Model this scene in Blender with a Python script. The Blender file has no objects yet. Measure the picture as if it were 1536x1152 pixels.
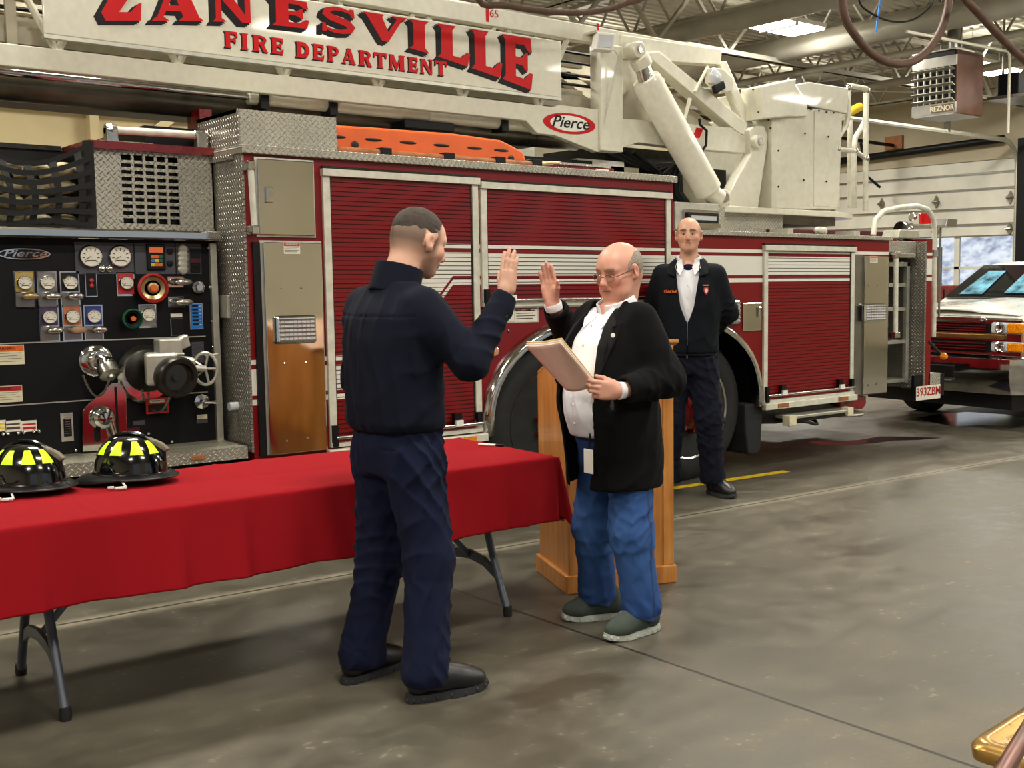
import bpy, math, random
import numpy as np
from mathutils import Vector, Matrix
random.seed(7); rng = np.random.default_rng(7)
PI = math.pi
SC = bpy.context.scene
COL = SC.collection

# ------------------------------------------------------------------ camera (measured from vanishing points)
CF, CPX, CPY, CH = 1731., 1000., 576., 1.5
_a = math.radians(48.35); _roll = math.atan(12./3500.); _pitch = math.atan((CPY-(420-12./3500*1550))/CF)
_h = np.array([math.cos(_a), math.sin(_a), 0]); _up = np.array([0, 0, 1.])
_f = _h*math.cos(_pitch)-_up*math.sin(_pitch)
_r = np.array([_h[1], -_h[0], 0]); _u = np.cross(_r, _f)
CR = _r*math.cos(_roll)-_u*math.sin(_roll); CU = _u*math.cos(_roll)+_r*math.sin(_roll); CD = _f
CO = np.array([0, 0, CH])
def ray(x, y): return CR*(x-CPX)/CF - CU*(y-CPY)/CF + CD
def PY(x, y, Y):                       # measured point on a vertical plane Y = const (truck side direction)
    d = ray(x, y); return CO+d*(Y/d[1])
def PX(x, y, X):
    d = ray(x, y); return CO+d*(X/d[0])
def PZ(x, y, Z=0.):
    d = ray(x, y); return CO+d*((Z-CH)/d[2])
def make_camera():
    cam = bpy.data.cameras.new('camera'); o = bpy.data.objects.new('camera', cam); COL.objects.link(o)
    m = Matrix(((CR[0], CU[0], -CD[0], 0), (CR[1], CU[1], -CD[1], 0), (CR[2], CU[2], -CD[2], CH), (0, 0, 0, 1)))
    o.matrix_world = m
    cam.sensor_width = 36; cam.sensor_fit = 'HORIZONTAL'; cam.lens = CF/1536*36
    cam.shift_x = -(CPX-768)/1536; cam.shift_y = 0
    cam.clip_start = .05; cam.clip_end = 200
    SC.camera = o
make_camera()

# ------------------------------------------------------------------ materials
def srgb(r, g, b):
    f = lambda c: (c/255/12.92 if c/255 <= .04045 else ((c/255+.055)/1.055)**2.4)
    return (f(r), f(g), f(b), 1)
MATS = {}
class NT:
    def __init__(s, name):
        s.m = bpy.data.materials.new(name); s.m.use_nodes = True
        s.t = s.m.node_tree; s.t.nodes.clear()
        s.out = s.t.nodes.new('ShaderNodeOutputMaterial'); s.b = s.t.nodes.new('ShaderNodeBsdfPrincipled')
        s.t.links.new(s.b.outputs[0], s.out.inputs[0])
    def n(s, typ, **kw):
        nd = s.t.nodes.new(typ)
        for k, v in kw.items():
            if k == 'ins':
                for i, x in v.items(): s.put(nd.inputs[i], x)
            else: setattr(nd, k, v)
        return nd
    def put(s, sock, x):
        if hasattr(x, 'is_output') or isinstance(x, bpy.types.NodeSocket): s.t.links.new(x, sock)
        else: sock.default_value = x
    def math(s, op, a, b=0., c=0., clamp=False):
        nd = s.n('ShaderNodeMath', operation=op, use_clamp=clamp); s.put(nd.inputs[0], a); s.put(nd.inputs[1], b); s.put(nd.inputs[2], c)
        return nd.outputs[0]
    def mix(s, fac, a, b):
        nd = s.n('ShaderNodeMix', data_type='RGBA'); s.put(nd.inputs[0], fac); s.put(nd.inputs[6], a); s.put(nd.inputs[7], b)
        return nd.outputs[2]
    def noise(s, scale, detail=3, vec=None, rough=.5):
        nd = s.n('ShaderNodeTexNoise'); nd.inputs['Scale'].default_value = scale; nd.inputs['Detail'].default_value = detail; nd.inputs['Roughness'].default_value = rough
        if vec is not None: s.put(nd.inputs['Vector'], vec)
        return nd.outputs['Fac']
    def obj(s): return s.n('ShaderNodeTexCoord').outputs['Object']
    def pos(s): return s.n('ShaderNodeNewGeometry').outputs['Position']
    def sep(s, v):
        nd = s.n('ShaderNodeSeparateXYZ'); s.put(nd.inputs[0], v); return nd.outputs
    def band(s, x, lo, hi, soft=.0005):    # 1 inside [lo,hi]
        a = s.n('ShaderNodeMapRange', clamp=True, ins={1: lo-soft, 2: lo+soft}); s.put(a.inputs[0], x)
        b = s.n('ShaderNodeMapRange', clamp=True, ins={1: hi-soft, 2: hi+soft}); s.put(b.inputs[0], x)
        return s.math('SUBTRACT', a.outputs[0], b.outputs[0], clamp=True)
    def ramp(s, fac, stops):
        nd = s.n('ShaderNodeValToRGB'); s.put(nd.inputs[0], fac); e = nd.color_ramp.elements
        while len(e) < len(stops): e.new(.5)
        for i, (p, c) in enumerate(stops): e[i].position = p; e[i].color = c
        return nd.outputs[0]
    def bump(s, h, strength=.3, dist=.01):
        nd = s.n('ShaderNodeBump'); nd.inputs['Strength'].default_value = strength; nd.inputs['Distance'].default_value = dist
        s.put(nd.inputs['Height'], h); s.t.links.new(nd.outputs[0], s.b.inputs['Normal'])
    def set(s, color=None, rough=None, metal=None, **kw):
        if color is not None: s.put(s.b.inputs['Base Color'], color)
        if rough is not None: s.put(s.b.inputs['Roughness'], rough)
        if metal is not None: s.put(s.b.inputs['Metallic'], metal)
        for k, v in kw.items(): s.put(s.b.inputs[k.replace('_', ' ')], v)
        return s
def reg(nt, key): MATS[key] = nt.m; return nt.m
def simple(key, rgb, rough=.5, metal=0., var=.06, nscale=20, bump=0., bdist=.002, **kw):
    nt = NT(key); c = srgb(*rgb)
    n = nt.noise(nscale, 4, nt.obj())
    dk = tuple(x*(1-var*2) for x in c[:3])+(1,); lt = tuple(min(1, x*(1+var*2)) for x in c[:3])+(1,)
    nt.set(nt.ramp(n, [(.3, dk), (.7, lt)]), nt.math('MULTIPLY_ADD', n, .12, max(rough-.06, .02)), metal, **kw)
    if bump: nt.bump(nt.noise(nscale*6, 5, nt.obj()), bump, bdist)
    return reg(nt, key)
def emis(key, rgb, strength):
    nt = NT(key); nt.set((0, 0, 0, 1), .5, 0.); c = srgb(*rgb)
    nt.b.inputs['Emission Color'].default_value = c; nt.b.inputs['Emission Strength'].default_value = strength
    return reg(nt, key)

simple('cream', (210, 207, 190), .32, var=.03, Coat_Weight=.3)
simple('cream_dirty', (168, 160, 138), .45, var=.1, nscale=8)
simple('white', (228, 226, 218), .4, var=.02)
simple('black', (9, 10, 12), .5, var=.1, Specular_IOR_Level=.25)
simple('black_gloss', (6, 7, 11), .14, var=.1, Coat_Weight=.8)
simple('panel_black', (8, 9, 11), .55, var=.15, nscale=60, bump=.25, bdist=.002, Specular_IOR_Level=.2)
simple('grey_panel', (62, 62, 70), .5, var=.05)
simple('chrome', (205, 205, 205), .07, 1.)
simple('chrome_soft', (190, 188, 182), .22, 1.)
simple('steel', (150, 148, 142), .3, 1., nscale=6)
simple('mirror_steel', (205, 203, 196), .045, 1., var=.02, nscale=3)
simple('alu', (188, 186, 174), .38, .7)
simple('alu_white', (205, 203, 188), .4, .15)
simple('dark_metal', (52, 50, 46), .35, .8, var=.15)
simple('pipe_grey', (92, 86, 74), .3, .6, var=.2, nscale=5)
simple('rubber', (20, 20, 20), .75, var=.15, nscale=30, bump=.2)
simple('tire', (34, 35, 34), .7, var=.12, nscale=12, Specular_IOR_Level=.25)
simple('red', (112, 9, 14), .28, var=.04, Coat_Weight=.3)
simple('red_dark', (70, 12, 26), .3, var=.05)
simple('red_bright', (200, 20, 24), .35)
simple('decal_red', (190, 20, 24), .5, var=.02, Specular_IOR_Level=.2)
simple('decal_black', (30, 26, 27), .5, Specular_IOR_Level=.2)
simple('label_white', (215, 210, 196), .5, var=.02)
simple('label_cream', (205, 198, 168), .5)
simple('label_orange', (205, 96, 28), .45)
simple('label_red', (165, 30, 26), .45)
simple('label_blue', (24, 116, 200), .4)
simple('orange', (228, 98, 30), .42, var=.05, nscale=6)
simple('yellow', (214, 184, 28), .6, var=.1)
simple('amber', (222, 128, 16), .2, var=.25, nscale=80, Coat_Weight=1.)
simple('purple', (66, 44, 78), .4); simple('green', (20, 88, 58), .35); simple('blue_dk', (28, 48, 120), .4)
simple('wall_cream', (196, 180, 140), .8, var=.03, nscale=2)
simple('wall_tan', (176, 166, 142), .8, var=.03, nscale=2)
simple('door_white', (206, 204, 192), .55, var=.03, nscale=3)
simple('plate_yellow', (160, 138, 62), .4)
simple('plate_orange', (168, 98, 62), .4)
simple('roof_steel', (170, 167, 154), .55, .2, var=.08, nscale=4)
simple('deck', (184, 180, 164), .6, .1, var=.06, nscale=3)
simple('duct', (160, 157, 145), .5, .2, var=.06, nscale=3)
simple('heater_brown', (98, 68, 56), .55, var=.12, nscale=5)
simple('hose_brown', (84, 60, 46), .65, var=.12)
simple('hose_tan', (150, 120, 92), .7, var=.1)
simple('hose_canvas', (190, 176, 140), .8, var=.15, nscale=30)
simple('webbing', (20, 20, 20), .85, var=.2, nscale=90)
simple('lime', (212, 250, 10), .45, var=.02, Emission_Color=srgb(200, 255, 0), Emission_Strength=0.)
simple('leather', (112, 104, 92), .7, var=.15, nscale=60)
simple('table_leg', (86, 92, 104), .35, .3)
simple('table_plastic', (196, 194, 186), .6)
simple('grille_gold', (150, 120, 66), .3, .8)
simple('gold', (178, 140, 78), .28, .85, var=.1, nscale=10)
simple('brown_metal', (112, 74, 64), .35, .5, var=.12)
simple('paper', (240, 235, 226), .7, var=.01)
simple('folder', (244, 210, 194), .7, var=.02, nscale=40)
simple('slat_gap', (56, 22, 20), .6)
simple('folder_tan', (236, 200, 140), .7)
simple('pole_wood', (150, 92, 52), .45, var=.15)
simple('plate_brass', (170, 150, 110), .3, .8)
emis('lamp', (255, 250, 235), 22.)
emis('lcd', (255, 120, 60), .6)

def glass(key, rgb, rough=.03, tr=.9):
    nt = NT(key); nt.set(srgb(*rgb), rough, 0., Transmission_Weight=tr, IOR=1.45); return reg(nt, key)
glass('clear_glass', (240, 245, 250)); glass('tint_glass', (60, 74, 84), .03, .75); glass('red_glass', (210, 20, 24), .15, .4)
glass('lens', (225, 228, 235), .12, .35)

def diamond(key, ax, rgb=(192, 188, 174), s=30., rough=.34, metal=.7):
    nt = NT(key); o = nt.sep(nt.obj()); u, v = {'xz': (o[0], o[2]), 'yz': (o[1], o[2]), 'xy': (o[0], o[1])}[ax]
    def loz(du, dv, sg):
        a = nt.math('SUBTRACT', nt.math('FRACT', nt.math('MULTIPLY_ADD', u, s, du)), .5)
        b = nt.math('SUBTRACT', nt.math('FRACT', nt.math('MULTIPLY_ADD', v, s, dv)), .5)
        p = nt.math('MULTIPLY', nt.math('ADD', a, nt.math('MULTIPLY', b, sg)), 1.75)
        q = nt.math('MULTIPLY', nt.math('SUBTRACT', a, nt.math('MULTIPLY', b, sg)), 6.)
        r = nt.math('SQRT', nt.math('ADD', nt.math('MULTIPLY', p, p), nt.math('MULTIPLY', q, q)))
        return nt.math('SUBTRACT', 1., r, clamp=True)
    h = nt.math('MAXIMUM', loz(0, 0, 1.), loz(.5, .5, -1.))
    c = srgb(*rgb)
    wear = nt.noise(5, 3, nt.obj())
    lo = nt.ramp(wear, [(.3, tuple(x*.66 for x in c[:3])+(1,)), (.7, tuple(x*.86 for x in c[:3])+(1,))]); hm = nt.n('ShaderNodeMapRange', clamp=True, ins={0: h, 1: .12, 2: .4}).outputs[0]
    base = nt.mix(hm, lo, tuple(min(1, x*1.45) for x in c[:3])+(1,))  # lozenge tops lightened in colour for light caught on the relief, plate between darkened
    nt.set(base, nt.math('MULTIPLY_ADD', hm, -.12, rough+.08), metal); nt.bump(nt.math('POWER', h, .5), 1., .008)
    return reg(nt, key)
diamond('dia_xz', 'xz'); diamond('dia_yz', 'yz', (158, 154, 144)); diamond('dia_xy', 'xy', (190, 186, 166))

# ------------------------------------------------------------------ geometry
class MB:
    def __init__(s): s.v = []; s.f = []; s.m = []; s.mats = []; s.cur = 0; s.T = None
    def mat(s, key):
        if key not in s.mats: s.mats.append(key)
        s.cur = s.mats.index(key); return s
    def add(s, vs, fs):
        o = len(s.v)
        for p in vs:
            p = Vector(p)
            s.v.append(s.T @ p if s.T is not None else p)
        for f in fs: s.f.append([i+o for i in f]); s.m.append(s.cur)
        return s
    def box(s, x0, x1, y0, y1, z0, z1):
        x0, x1 = min(x0, x1), max(x0, x1); y0, y1 = min(y0, y1), max(y0, y1); z0, z1 = min(z0, z1), max(z0, z1)
        return s.add([(x, y, z) for x in (x0, x1) for y in (y0, y1) for z in (z0, z1)],
                     [(0, 1, 3, 2), (4, 6, 7, 5), (0, 4, 5, 1), (2, 3, 7, 6), (0, 2, 6, 4), (1, 5, 7, 3)])
    def obox(s, c, ax, ay, az):            # oriented box: centre + half axis vectors
        c, ax, ay, az = map(Vector, (c, ax, ay, az))
        return s.add([c+ax*i+ay*j+az*k for i in (-1, 1) for j in (-1, 1) for k in (-1, 1)],
                     [(0, 1, 3, 2), (4, 6, 7, 5), (0, 4, 5, 1), (2, 3, 7, 6), (0, 2, 6, 4), (1, 5, 7, 3)])
    def beam(s, a, b, w, t, up=(0, 0, 1)):  # rectangular bar from a to b; w across, t along up
        a, b = Vector(a), Vector(b); d = (b-a); L = d.length; d.normalize(); u = Vector(up)
        u = (u-d*u.dot(d)).normalized(); c = d.cross(u)
        return s.obox((a+b)/2, d*L/2, c*w/2, u*t/2)
    def prism(s, pts, y0, y1, ax='y'):     # polygon in plane, extruded
        n = len(pts)
        mk = {'y': lambda p, t: (p[0], t, p[1]), 'x': lambda p, t: (t, p[0], p[1]), 'z': lambda p, t: (p[0], p[1], t)}[ax]
        vs = [mk(p, y0) for p in pts]+[mk(p, y1) for p in pts]
        return s.add(vs, [list(range(n)), list(range(2*n-1, n-1, -1))]+[(i, i+n, (i+1) % n+n, (i+1) % n) for i in range(n)])
    def tube(s, path, r, seg=10, cap=True, closed=False):
        P = [Vector(p) for p in path]; n = len(P); R = r if isinstance(r, (list, tuple)) else [r]*n
        prev = None; vs = []
        for i in range(n):
            t = (P[(i+1) % n]-P[i-1]) if closed else (P[min(i+1, n-1)]-P[max(i-1, 0)])
            t.normalize()
            if prev is None:
                a = Vector((0, 0, 1)) if abs(t.z) < .9 else Vector((1, 0, 0))
                u = t.cross(a).normalized()
            else: u = (prev-t*prev.dot(t)).normalized()
            prev = u; w = t.cross(u)
            for k in range(seg):
                an = 2*PI*k/seg; vs.append(P[i]+(u*math.cos(an)+w*math.sin(an))*R[i])
        fs = []
        for i in range(n if closed else n-1):
            j = (i+1) % n
            for k in range(seg): fs.append((i*seg+k, i*seg+(k+1) % seg, j*seg+(k+1) % seg, j*seg+k))
        if cap and not closed: fs.append(list(range(seg))[::-1]); fs.append(list(range((n-1)*seg, n*seg)))
        return s.add(vs, fs)
    def lathe(s, prof, c, axis, seg=24):   # prof: (radius, distance along axis)
        c = Vector(c); t = Vector(axis).normalized(); a = Vector((0, 0, 1)) if abs(t.z) < .9 else Vector((1, 0, 0))
        u = t.cross(a).normalized(); w = t.cross(u); vs = []
        for (r, d) in prof:
            for k in range(seg):
                an = 2*PI*k/seg; vs.append(c+t*d+(u*math.cos(an)+w*math.sin(an))*max(r, 1e-5))
        fs = []
        for i in range(len(prof)-1):
            for k in range(seg): fs.append((i*seg+k, i*seg+(k+1) % seg, (i+1)*seg+(k+1) % seg, (i+1)*seg+k))
        fs.append(list(range(seg))[::-1]); fs.append(list(range((len(prof)-1)*seg, len(prof)*seg)))
        return s.add(vs, fs)
    def ball(s, c, r, seg=14, rings=8):
        rx, ry, rz = (r, r, r) if not isinstance(r, (tuple, list)) else r
        vs = []; c = Vector(c)
        for i in range(rings+1):
            th = PI*i/rings
            for k in range(seg):
                an = 2*PI*k/seg; vs.append(c+Vector((rx*math.sin(th)*math.cos(an), ry*math.sin(th)*math.sin(an), rz*math.cos(th))))
        fs = [(i*seg+k, (i+1)*seg+k, (i+1)*seg+(k+1) % seg, i*seg+(k+1) % seg) for i in range(rings) for k in range(seg)]
        return s.add(vs, fs)
    def grid(s, fn, nu, nv):
        vs = [fn(i/nu, j/nv) for i in range(nu+1) for j in range(nv+1)]
        return s.add(vs, [(i*(nv+1)+j, (i+1)*(nv+1)+j, (i+1)*(nv+1)+j+1, i*(nv+1)+j+1) for i in range(nu) for j in range(nv)])
    def build(s, name, parent=None, mat=None, smooth=False, bevel=0., local=False, loc=None, auto=None, solid=0.):
        me = bpy.data.meshes.new(name)
        off = Vector((0, 0, 0))
        if parent is not None and not local: off = wloc(parent)
        if loc is not None: off = off+Vector(loc)
        me.from_pydata([tuple(p-off) for p in s.v], [], s.f)
        if mat is not None: me.materials.append(MATS[mat])
        else:
            for k in s.mats: me.materials.append(MATS[k])
            me.polygons.foreach_set('material_index', s.m)
        import bmesh
        bm = bmesh.new(); bm.from_mesh(me); bmesh.ops.recalc_face_normals(bm, faces=bm.faces); bm.to_mesh(me); bm.free()
        if smooth: me.polygons.foreach_set('use_smooth', [True]*len(me.polygons))
        me.update()
        o = bpy.data.objects.new(name, me); COL.objects.link(o)
        if loc is not None: o.location = loc
        if parent is not None: o.parent = parent
        if solid: m = o.modifiers.new('s', 'SOLIDIFY'); m.thickness = solid; m.offset = 0
        if bevel: m = o.modifiers.new('b', 'BEVEL'); m.width = bevel; m.segments = 2; m.limit_method = 'ANGLE'; m.angle_limit = .6
        if smooth:
            try: me.set_sharp_from_angle(angle=math.radians(auto if auto else 40))
            except Exception: pass
        return o
WL = {}
def wloc(o):
    v = Vector(o.location)
    while o.parent is not None: o = o.parent; v = v+Vector(o.location)
    return v
def thing(name, label, cat, loc=(0, 0, 0), rz=0., group=None):
    o = bpy.data.objects.new(name, None); COL.objects.link(o); o.location = loc; o.rotation_euler = (0, 0, rz); o.empty_display_size = .1
    return tag(o, label, cat, group)
def tag(o, label, cat, group=None):
    o['label'] = label; o['category'] = cat
    if group: o['group'] = group
    return o
def struct(o): o['kind'] = 'structure'; return o
def text(s, size, loc, parent, mat, name='lettering', rot=(PI/2, 0, 0), shear=0., ext=.001, align='CENTER', sx=1., bold=0.):
    cu = bpy.data.curves.new(name, 'FONT'); cu.body = s; cu.size = size; cu.shear = shear; cu.extrude = ext; cu.offset = bold
    cu.align_x = align; cu.align_y = 'CENTER'; cu.resolution_u = 3
    t = bpy.data.objects.new(name, cu); COL.objects.link(t)
    bpy.context.view_layer.update()
    me = bpy.data.meshes.new_from_object(t.evaluated_get(bpy.context.evaluated_depsgraph_get()))
    bpy.data.objects.remove(t)
    M = Matrix.Translation(Vector(loc)-(wloc(parent) if parent is not None else Vector())) @ Matrix.Rotation(rot[2], 4, 'Z') @ Matrix.Rotation(rot[0], 4, 'X') @ Matrix.Scale(sx, 4, (1, 0, 0))
    me.transform(M); me.materials.clear(); me.materials.append(MATS[mat])
    o = bpy.data.objects.new(name, me); COL.objects.link(o); o.parent = parent
    return o
# ================================================================== SETTING
def floor_material():
    nt = NT('floor_concrete'); p = nt.pos(); s = nt.sep(p); x, y = s[0], s[1]
    sc = nt.n('ShaderNodeMapping'); nt.put(sc.inputs[0], p); sc.inputs['Scale'].default_value = (.45, 1.3, 1)
    n1 = nt.noise(1.1, 6, sc.outputs[0], .6); n2 = nt.noise(6, 8, p, .65); n3 = nt.noise(45, 3, p); n4 = nt.noise(.5, 3, p)
    base = nt.ramp(nt.math('ADD', nt.math('MULTIPLY', n1, .6), nt.math('MULTIPLY', n2, .4)),
                   [(.3, srgb(56, 53, 45)), (.44, srgb(77, 73, 62)), (.54, srgb(92, 87, 74)), (.68, srgb(114, 107, 90))])
    base = nt.mix(nt.math('MULTIPLY', n3, .42), base, srgb(68, 64, 56))
    w = nt.noise(26, 4, p)
    base = nt.mix(nt.n('ShaderNodeMapRange', clamp=True, ins={0: nt.math('MULTIPLY', n2, w), 1: .35, 2: .45, 4: .45}).outputs[0], base, srgb(160, 156, 140))
    # joints, rotated about 2.3 degrees against the truck
    wob = nt.math('MULTIPLY', nt.math('SUBTRACT', nt.noise(3, 6, p), .5), .03)
    a = nt.math('ADD', nt.math('ADD', y, nt.math('MULTIPLY', x, .042)), wob)      # joint running along the truck
    b = nt.math('ADD', nt.math('ADD', x, nt.math('MULTIPLY', y, .042)), nt.math('MULTIPLY', wob, .35))
    j = None
    for v, c, w_ in ((a, 5.475, .009), (a, -.1, .006), (b, 3.052, .0075), (b, 12.3, .006), (a, 11, .006)):
        k = nt.band(v, c-w_, c+w_, .003); j = k if j is None else nt.math('MAXIMUM', j, k)
    edge = nt.band(a, 5.475-.05, 5.475+.05, .03)
    base = nt.mix(nt.math('MULTIPLY', nt.math('MULTIPLY', edge, nt.noise(9, 5, p)), .75), base, srgb(172, 164, 142))
    base = nt.mix(nt.math('MULTIPLY', j, .9), base, srgb(24, 21, 19))
    wet = None
    for (cx, cy, rx, ry, st) in ((2.42, 3.30, .26, .15, .8), (5.0, 3.9, .30, .13, .75), (4.7, 4.9, .22, .14, .4), (3.05, 4.4, .5, .3, .25), (6.0, 2.9, .5, .3, .2)):
        dx = nt.math('DIVIDE', nt.math('SUBTRACT', x, cx), rx); dy = nt.math('DIVIDE', nt.math('SUBTRACT', y, cy), ry)
        r = nt.math('SQRT', nt.math('ADD', nt.math('MULTIPLY', dx, dx), nt.math('MULTIPLY', dy, dy)))
        r = nt.math('ADD', r, nt.math('MULTIPLY', nt.math('SUBTRACT', n2, .5), 2.2))
        m = nt.n('ShaderNodeMapRange', clamp=True, ins={0: r, 1: 1., 2: .6, 3: 0., 4: st}).outputs[0]
        base = nt.mix(m, base, srgb(66, 58, 46)); wet = m
    rough = nt.n('ShaderNodeMapRange', clamp=True, ins={0: nt.math('ADD', nt.math('MULTIPLY', n1, .5), nt.math('MULTIPLY', n2, .5)), 1: .35, 2: .65, 3: .3, 4: .58}).outputs[0]
    nt.set(base, rough, 0., Specular_IOR_Level=.38); nt.bump(nt.math('SUBTRACT', n2, nt.math('MULTIPLY', j, 1.)), .2, .006)
    return reg(nt, 'floor')
floor_material()
simple('asphalt_out', (190, 196, 206), .8, nscale=1)
nt = NT('hillside'); n = nt.noise(1.6, 8, nt.pos(), .75)
nt.set(nt.ramp(n, [(.36, srgb(96, 110, 140)), (.46, srgb(170, 184, 210)), (.56, srgb(236, 240, 248))]), .9); reg(nt, 'hillside')

X0, X1, Y0, Y1, ZC = -7., 20., -6., 18., 5.6
struct(MB().box(X0, X1, Y0, Y1, -.12, 0).build('floor', mat='floor'))
struct(MB().box(X1+.15, 60, -30, 50, -.3, -.02).build('floor_outside', mat='asphalt_out'))
def hill(u, v):
    return (34+v*14+1.5*math.sin(u*9), -20+u*60, -.1+7.5*v+.8*math.sin(u*23+v*5))
struct(MB().grid(hill, 40, 12).build('trim_hillside', mat='hillside', smooth=True))
struct(MB().box(X0-.2, X1+.2, Y1, Y1+.2, 0, ZC).build('wall_back', mat='wall_cream'))
struct(MB().box(X0-.2, X0, Y0, Y1, 0, ZC).build('wall_left', mat='wall_tan'))
w = MB()                                                     # front wall, three open bays behind the camera
xs = [X0, -4.5, -.5, 2.5, 7., 10., 15., X1]
w.box(X0, X1, Y0-.2, Y0, 4.2, ZC)
for i in range(0, 8, 2): w.box(xs[i], xs[i+1] if i+1 < 8 else X1, Y0-.2, Y0, 0, 4.2)
struct(w.build('wall_front', mat='wall_tan'))
DY0, DY1, DZ = 12.33, 17.3, 3.76
w = MB()
w.box(X1, X1+.2, Y0, DY0-.05, 0, ZC); w.box(X1, X1+.2, DY1+.05, Y1, 0, ZC); w.box(X1, X1+.2, DY0-.05, DY1+.05, DZ, ZC)
struct(w.build('wall_right', mat='wall_tan'))
# corrugated roof deck
c = MB(); pts = []; y = Y0; k = 0
while y < Y1:
    pts += [(y, ZC), (y+.09, ZC), (y+.12, ZC+.05), (y+.17, ZC+.05)]; y += .2
pts2 = pts+[(Y1, ZC+.2), (Y0, ZC+.2)]
vs = [(x, p[0], p[1]) for x in (X0, X1) for p in pts]; n = len(pts)
c.add(vs, [(i, i+1, n+i+1, n+i) for i in range(n-1)]); c.box(X0, X1, Y0, Y1, ZC+.06, ZC+.2)
struct(c.build('ceiling', mat='deck'))
# beams on the back wall, seen between ladder and pump house
b = MB(); b.box(X0, X1, Y1-.25, Y1, 3.95, 4.25)
b.box(X0, X1, Y1-.3, Y1, 4.25, 4.3); b.box(X0, X1, Y1-.3, Y1, 3.9, 3.95)
for k in range(8): xx = -4+k*3; b.beam((xx, Y1-.15, 3.0), (xx+1.2, Y1-.15, 3.95), .12, .12); b.box(xx-.06, xx+.06, Y1-.2, Y1, 0, 3.95)
struct(b.build('trim_1', mat='wall_cream'))

# garage door of ribbed panels with a glazed section
d = MB(); zs = [DZ, 3.506, 3.20, 2.82, 2.506, 2.273]
for i in range(5):
    a, bb = zs[i+1], zs[i]
    d.mat('door_white').box(X1+.03, X1+.07, DY0, DY1, a+.012, bb-.012)
    d.mat('steel').box(X1-.005, X1+.03, DY0, DY1, a-.01, a+.022)
d.mat('door_white').box(X1+.03, X1+.07, DY0, DY1, 0, 1.1)
nb = [DY0, 13.66, 14.95, 16.2, DY1]
for i, yy in enumerate(nb): d.box(X1+.02, X1+.07, yy-.06, yy+.06, 1.1, 2.273)
d.box(X1+.02, X1+.07, DY0, DY1, 1.62, 1.68)
door = struct(d.build('door_1'))
gl = MB()
for i in range(4): gl.box(X1+.04, X1+.048, nb[i]+.06, nb[i+1]-.06, 1.1, 2.26)
struct(gl.build('window_1', mat='clear_glass'))
h = MB()
for yy, zz in ((14.16, 3.0), (14.16, 2.4), (16.9, 3.0), (15.55, 3.02), (12.45, 3.0), (12.45, 2.4)):
    h.prism([(yy-.07, zz), (yy, zz+.13), (yy+.07, zz), (yy, zz-.13)], X1-.02, X1+.03, 'x')
    h.tube([(X1-.05, yy-.06, zz), (X1-.05, yy+.06, zz)], .025)
h.build('hinge', door, 'steel')
t = thing('door_track', 'bent steel roller track beside the white garage door', 'door track', (X1-.05, DY0-.05, 0))
tr = MB(); P = [(X1-.06, DY0-.05, 0), (X1-.06, DY0-.05, 3.55)]
for k in range(1, 9):
    an = k/8*PI/2; P.append((X1-.06-.5*(1-math.cos(an)), DY0-.05, 3.55+.5*math.sin(an)))
P.append((13.5, DY0-.05, 4.05)); tr.tube(P, .045, 8); tr.build('rail', t, 'alu', smooth=True)
MB().box(13.6, 13.7, DY0-.1, DY0, 4.05, ZC).box(17.6, 17.66, DY0-.1, DY0, 4.05, ZC).build('hanger', t, 'steel')
MB().box(X1-.14, X1-.001, DY0-.32, DY0-.1, 0, 4.1).build('post', t, 'black')
t = thing('door_opener', 'black drawbar and torsion spring above the white garage door', 'door opener', (18, 15, 4.0))
MB().tube([(X1-.15, DY0+.2, 4.12), (X1-.15, DY1-.2, 3.98)], .075, 12).build('spring', t, 'black', smooth=True)
MB().beam((12.5, 15.2, 4.35), (X1-.1, 15.2, 4.22), .06, .06).build('rail', t, 'black')
MB().tube([(18.9, 15.25, 4.2), (19.1, 15.25, 3.55), (19.6, 15.3, 3.35)], .03, 8).build('arm', t, 'black', smooth=True)
MB().box(X1-.06, X1-.001, 15.0, 15.45, 4.15, 4.42).build('board', t, 'pole_wood')

# steel roof framing
def girder(Y, z0, z1, xa, xb, name, step=1.35):
    t = thing(name, 'long open-web steel roof girder %s' % ('crossing above the lift controls' if Y < 13 else 'nearest the back wall'), 'roof girder', (xa, Y, z0))
    g = MB()
    for s_ in (-1, 1):
        g.box(xa, xb, Y+s_*.02, Y+s_*.09, z0, z0+.012); g.box(xa, xb, Y+s_*.02, Y+s_*.032, z0, z0+.08)
    g.build('bottom_chord', t, 'roof_steel')
    g = MB(); g.box(xa, xb, Y-.09, Y+.09, z1-.012, z1); g.box(xa, xb, Y-.035, Y-.02, z1-.08, z1).box(xa, xb, Y+.02, Y+.035, z1-.08, z1)
    g.build('top_chord', t, 'roof_steel')
    g = MB(); x = xa; up = True
    while x < xb-step/2:
        g.beam((x, Y, z0+.03 if up else z1-.03), (x+step/2, Y, z1-.03 if up else z0+.03), .045, .06, (0, 1, 0)); up = not up; x += step/2
    g.build('web', t, 'roof_steel')
girder(12.05, 4.66, 5.46, X0+.01, X1-.01, 'roof_girder')
girder(16.4, 4.66, 5.46, X0+.01, X1-.01, 'roof_girder')
def joist(X):
    t = thing('roof_joist', 'thin open-web steel joist under the corrugated roof deck', 'roof joist', (X, 6, 4.95), group='roof joists spanning under the deck')
    g = MB(); g.box(X-.05, X+.05, Y0, Y1, 4.93, 4.945).box(X-.05, X-.04, Y0, Y1, 4.93, 4.99).box(X-.06, X+.06, Y0, Y1, 5.56, 5.598)
    y = Y0+.2; up = True
    while y < Y1-.5:
        g.beam((X, y, 4.95 if up else 5.57), (X, y+.45, 5.57 if up else 4.95), .028, .028); up = not up; y += .45
    g.build('frame', t, 'roof_steel')
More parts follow.
